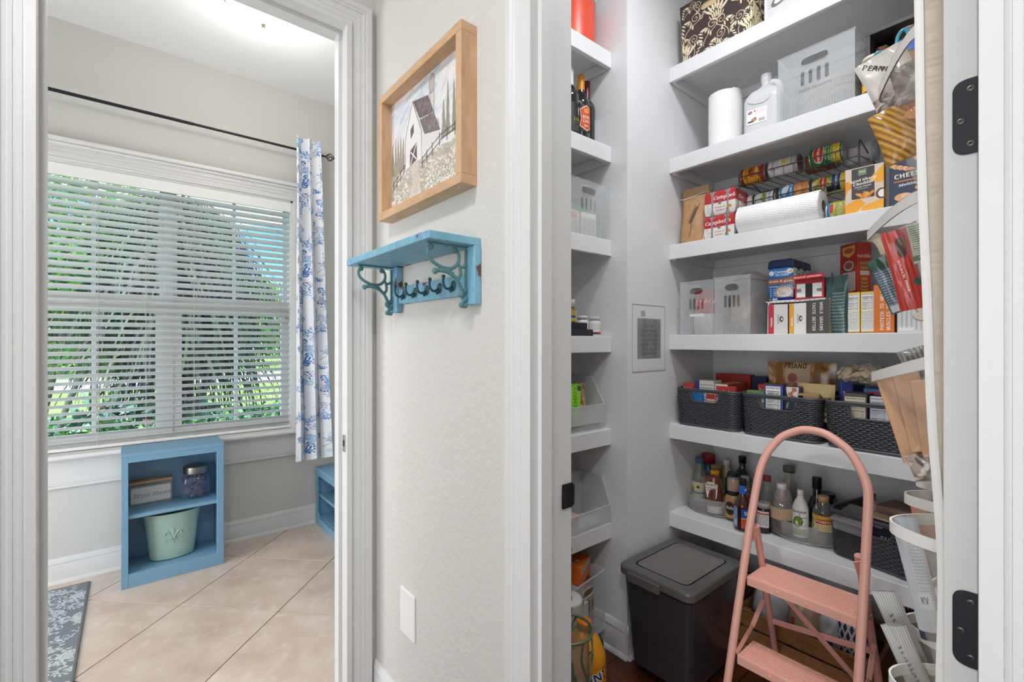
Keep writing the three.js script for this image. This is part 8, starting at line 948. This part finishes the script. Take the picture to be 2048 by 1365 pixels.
  put('spice_packet', 'grey pleated paper packet in the bottom pocket, lower of two', 'packet', 0.96, 0.145, 0.735, 0.034, 0.13, 0.012, 0.36, pap, { seed: 97, top: 0.4 });
  put('seasoning_packet', 'rusty orange packet low in the bottom far pocket', 'packet', 1.1, 0.185, 0.69, 0.036, 0.06, 0.01, 0.2, A2.art(60, 80, (x, w, h) => { fillR(x, '#9a4a2c', 0, 0, w, h); for (let i = 0; i < 20; i++) disc(x, ['#c4703c', '#6a4a5a', '#b8904a'][i % 3], (i * 23) % w, (i * 17) % h, 8, 5, i); }), { seed: 98 });
}
// ================= the garden outside =================
{
  const G = -0.3;
  const lawnT = ((f, g) => dataTex(512, 512, (x, y) => lerp3(lerp3([92, 122, 40], [140, 168, 62], f(x, y)), [170, 190, 90], max(0, g(x, y) - 0.55))))(fbm(91, 6, 5), fbm(92, 40, 2));
  struct('lawn', [boxuv(wbox(-30, 30, G - 0.2, G, 3.66, 21), 0.4), boxuv(wbox(-30, 60, G - 0.2, G, 27, 80), 0.4)], std(0xffffff, 0.95, { map: lawnT }));
  struct('street', [wbox(-30, 60, G - 0.2, G - 0.02, 21, 27), wbox(4.5, 7.5, G - 0.2, G + 0.012, 9, 21), wbox(7.5, 30, G - 0.2, G + 0.012, 9.5, 13)].map((g) => boxuv(g)), std(0xb9b5ad, 0.9));
  struct('wall_outside', [wbox(-1.7, WIN.u0 - 0.02, -0.4, CEIL, 3.66, 3.74), wbox(WIN.u1 + 0.02, 1.7, -0.4, CEIL, 3.66, 3.74), wbox(WIN.u0 - 0.02, WIN.u1 + 0.02, -0.4, WIN.h0 - 0.02, 3.66, 3.74)].map((g) => boxuv(g)), std(0xd8d2c6, 0.9));
  // foliage: bent leaf blades scattered in blobs
  const leaf = (() => { const g = surf((s, t) => [(s - 0.5) * sin(PI * min(1, t * 0.98 + 0.02)), t, 0.16 * abs(s - 0.5) + 0.2 * t * t], 2, 3); return g; })();
  function leaves(parent, blobs, n, size, cols, seed, name = 'foliage') {
    const r = rng(seed), m = new THREE.MeshPhysicalMaterial({ color: 0xffffff, roughness: 0.6, side: THREE.DoubleSide, transmission: 0.25, thickness: 0 }), im = new THREE.InstancedMesh(leaf, m, n), q = new THREE.Quaternion(), c = new THREE.Color(), v = new THREE.Vector3(), tot = blobs.reduce((a, b) => a + b[6], 0);
    for (let i = 0; i < n; i++) {
      let k = r() * tot, b = blobs[0]; for (const x of blobs) { b = x; if ((k -= x[6]) < 0) break; }
      const th = r() * 2 * PI, z = 2 * r() - 1, rr = Math.pow(r(), 0.35), s = sqrt(1 - z * z);
      v.set(b[0] + b[3] * rr * s * cos(th), b[1] + b[4] * rr * z, b[2] + b[5] * rr * s * sin(th));
      q.setFromEuler(E.set(r() * 6.3, r() * 6.3, r() * 6.3)); const S = size * (0.6 + 0.8 * r());
      im.setMatrixAt(i, M4.compose(v, q, new THREE.Vector3(S * 0.55, S, S))); im.setColorAt(i, c.set(cols[floor(r() * cols.length)]).multiplyScalar(0.8 + 0.4 * r()));
    }
    im.name = name; im.castShadow = true; im.userData.kind = 'stuff'; parent.add(im); return im;
  }
  const blob = (u, h, w, ru, rh, rw, k = ru * rh * rw) => [u, h, -w, ru, rh, rw, k];
  const box = (name, label, u0, u1, h, w0, w1, n, size, cols, seed) => { const o = thing(name, label, 'hedge', P(0, 0, 0)); const r = rng(seed + 5), bl = []; for (let i = 0; i < 26; i++) bl.push([u0 + (u1 - u0) * (i + 0.5) / 26, G + (h - G) * 0.55, -(w0 + (w1 - w0) * (0.35 + 0.3 * r())), (u1 - u0) / 26, (h - G) * 0.5, (w1 - w0) * 0.45, 1]); leaves(o, bl, n, size, cols, seed); mesh('branches', Array.from({ length: 20 }, (_, i) => rod([u0 + (u1 - u0) * (i + 0.5) / 20, G, -(w0 + w1) / 2], [u0 + (u1 - u0) * (i + r()) / 20, G + (h - G) * 0.8, -(w0 + w1) / 2], 0.012, 5)), std(0x4c3a2a, 0.9), o); return o; };
  box('hedge', 'dark green clipped hedge right below the window', -2.6, 3.2, 0.66, 4.3, 5.1, 30000, 0.06, [0x2f6a30, 0x3f8238, 0x5c9a44, 0x85b552, 0x2a5a35], 101);
  box('hedge', 'long low hedge across the lawn with sunlit top', -5, 12, 0.12, 9.4, 10.3, 22000, 0.08, [0x3f8a3e, 0x59a048, 0x86b84e, 0x2f7036], 102);
  // drooping tree in front of the mullion
  {
    const t = thing('tree', 'tree with drooping brown-green fronds darkened as if in shade, seen through the middle of the blind', 'tree', P(0.55, G, 8.2));
    mesh('trunk', [tube([[0, 0, 0], [0.05, 1, 0.02], [-0.02, 2.2, 0], [0, 3.4, 0]], 0.13, 12, 8)], std(0x4a382a, 0.95), t);
    const blade = surf((s, k) => [(s - 0.5) * 0.045 * (1 - 0.7 * k), -0.35 * k * k * 1.9 + 0.12 * k, 0.75 * k * (1 - 0.35 * k)], 2, 6), n = 3400, m = new THREE.MeshStandardMaterial({ color: 0xffffff, roughness: 0.8, side: THREE.DoubleSide }), im = new THREE.InstancedMesh(blade, m, n), r = rng(55), q = new THREE.Quaternion(), c = new THREE.Color();
    for (let i = 0; i < n; i++) { const y = 0.7 + 2.9 * sqrt(r()), R = 0.15 + (y < 2.6 ? 0.85 : 0.85 * (3.75 - y) / 1.15) * r(), a = r() * 6.3; q.setFromEuler(E.set((r() - 0.3) * 0.9, a, (r() - 0.5) * 0.6, 'YXZ')); const S = 0.7 + r() * 0.6; im.setMatrixAt(i, M4.compose(new THREE.Vector3(R * sin(a), y, R * cos(a)), q, new THREE.Vector3(S, S, S))); im.setColorAt(i, c.set([0x3a2f20, 0x4a3c26, 0x2f301c, 0x3c4422, 0x525c2c, 0x2a2418][floor(r() * 6)])); }  // frond colours are darkened to stand in for the tree's shade
    im.name = 'fronds'; im.userData.kind = 'stuff'; im.castShadow = true; t.add(im);
  }
  { // multi-stemmed shrub at the left
    const t = thing('tree', 'slender multi-stemmed tree with light green leaves at the left of the window', 'tree', P(-1.05, G, 8.0));
    for (const [a, b, c] of [[-0.35, 0.1, 0.045], [-0.1, -0.05, 0.055], [0.12, 0.1, 0.05], [0.4, -0.1, 0.04], [0.75, 0.15, 0.032]]) mesh('stem', [tube([[a * 0.35, 0, b], [a * 0.6, 0.8, b], [a, 1.7, b * 2], [a * 1.5, 2.9, b * 2]], c, 14, 7)], std(0x9a8468, 0.85), t);
    leaves(t, [[-0.5, 2.3, 0, 0.9, 0.6, 0.7, 2], [0.3, 2.6, 0, 1, 0.7, 0.8, 3], [0.1, 3.4, 0, 1.3, 0.7, 0.9, 3], [-0.6, 1.55, 0.1, 0.6, 0.25, 0.5, 0.7], [0.7, 1.4, 0.1, 0.5, 0.22, 0.4, 0.6]], 9000, 0.09, [0x7fae3e, 0x9cc24a, 0x5f9a3c, 0xb3cc58, 0x86a848], 56);
  }
  { // broad-leaved low plant
    const t = thing('shrub', 'low broad-leaved shrub with grey-green and reddish leaves under the dark tree', 'shrub', P(0.35, G, 7.4));
    leaves(t, [[0, 0.45, 0, 0.8, 0.4, 0.4, 1], [-0.5, 0.6, 0, 0.4, 0.3, 0.3, 0.4]], 700, 0.2, [0x6f8f6a, 0x7a926c, 0x7f4a38, 0x5a7a58, 0x5f8058], 57);
    mesh('stem', [rod([0, 0, 0], [0.1, 0.5, 0], 0.02, 6), rod([-0.2, 0, 0], [-0.4, 0.6, 0], 0.015, 6)], std(0x5a4636, 0.9), t);
  }
  const far = [[-9, 30, 5, 'tall light green tree far left across the street'], [-3, 33, 6, 'broad bright green tree across the street behind the slender tree'], [3, 36, 6.5, 'large mid green tree across the street behind the dark tree'], [10, 40, 6, 'yellow-green tree across the street left of the far house'], [32, 46, 7, 'distant green tree right of the far house'], [-15, 26, 5, 'leftmost green tree beyond the street']];
  far.forEach(([u, w, h, lab], i) => { const t = thing('tree', lab, 'tree', P(u, G, w)); mesh('trunk', [tube([[0, 0, 0], [0.2, h * 0.5, 0], [0, h * 0.9, 0]], 0.25, 8, 7)], std(0x54432f, 0.95), t); const r = rng(200 + i), bl = []; for (let k = 0; k < 9; k++) bl.push([(r() - 0.5) * h * 1.1, h * (0.3 + 0.75 * r()), (r() - 0.5) * 3, h * 0.4, h * 0.24, 2, 1]); leaves(t, bl, 7000, 0.42, i % 2 ? [0x7fb03c, 0xa4c84c, 0x5e9638, 0xc4d85c] : [0x5c9440, 0x86b048, 0x467c38, 0xa8c45a], 210 + i); });
  { // house across the street
    const t = thing('house', 'pale house with grey roof across the street at the right of the window', 'building', P(19, G, 44));
    mesh('wall', [bx(16, 3.4, 7, 0, 1.7, 0)], std(0xe2ded6, 0.9), t);
    mesh('roof', [ext(shape([[-4.4, 0], [4.4, 0], [0, 2.6]]), 17).rotateY(PI / 2).translate(-8.5, 3.4, 0)], std(0x9a9690, 0.9), t);
    for (const x of [-5.5, -2.5, 3, 6]) { const f = mesh('window', [rb(1.5, 1.5, 0.1, 0.02, x, 1.9, 3.52)], M.trim, t); mesh('pane', [bx(1.2, 1.2, 0.04, x, 1.9, 3.58)], phy(0x4a5a66, 0.1), f); }
    mesh('door', [rb(1, 2.1, 0.1, 0.02, 0.3, 1.05, 3.52)], std(0x6a4a3a, 0.6), t);
  }
}
renderer.render(scene, camera);
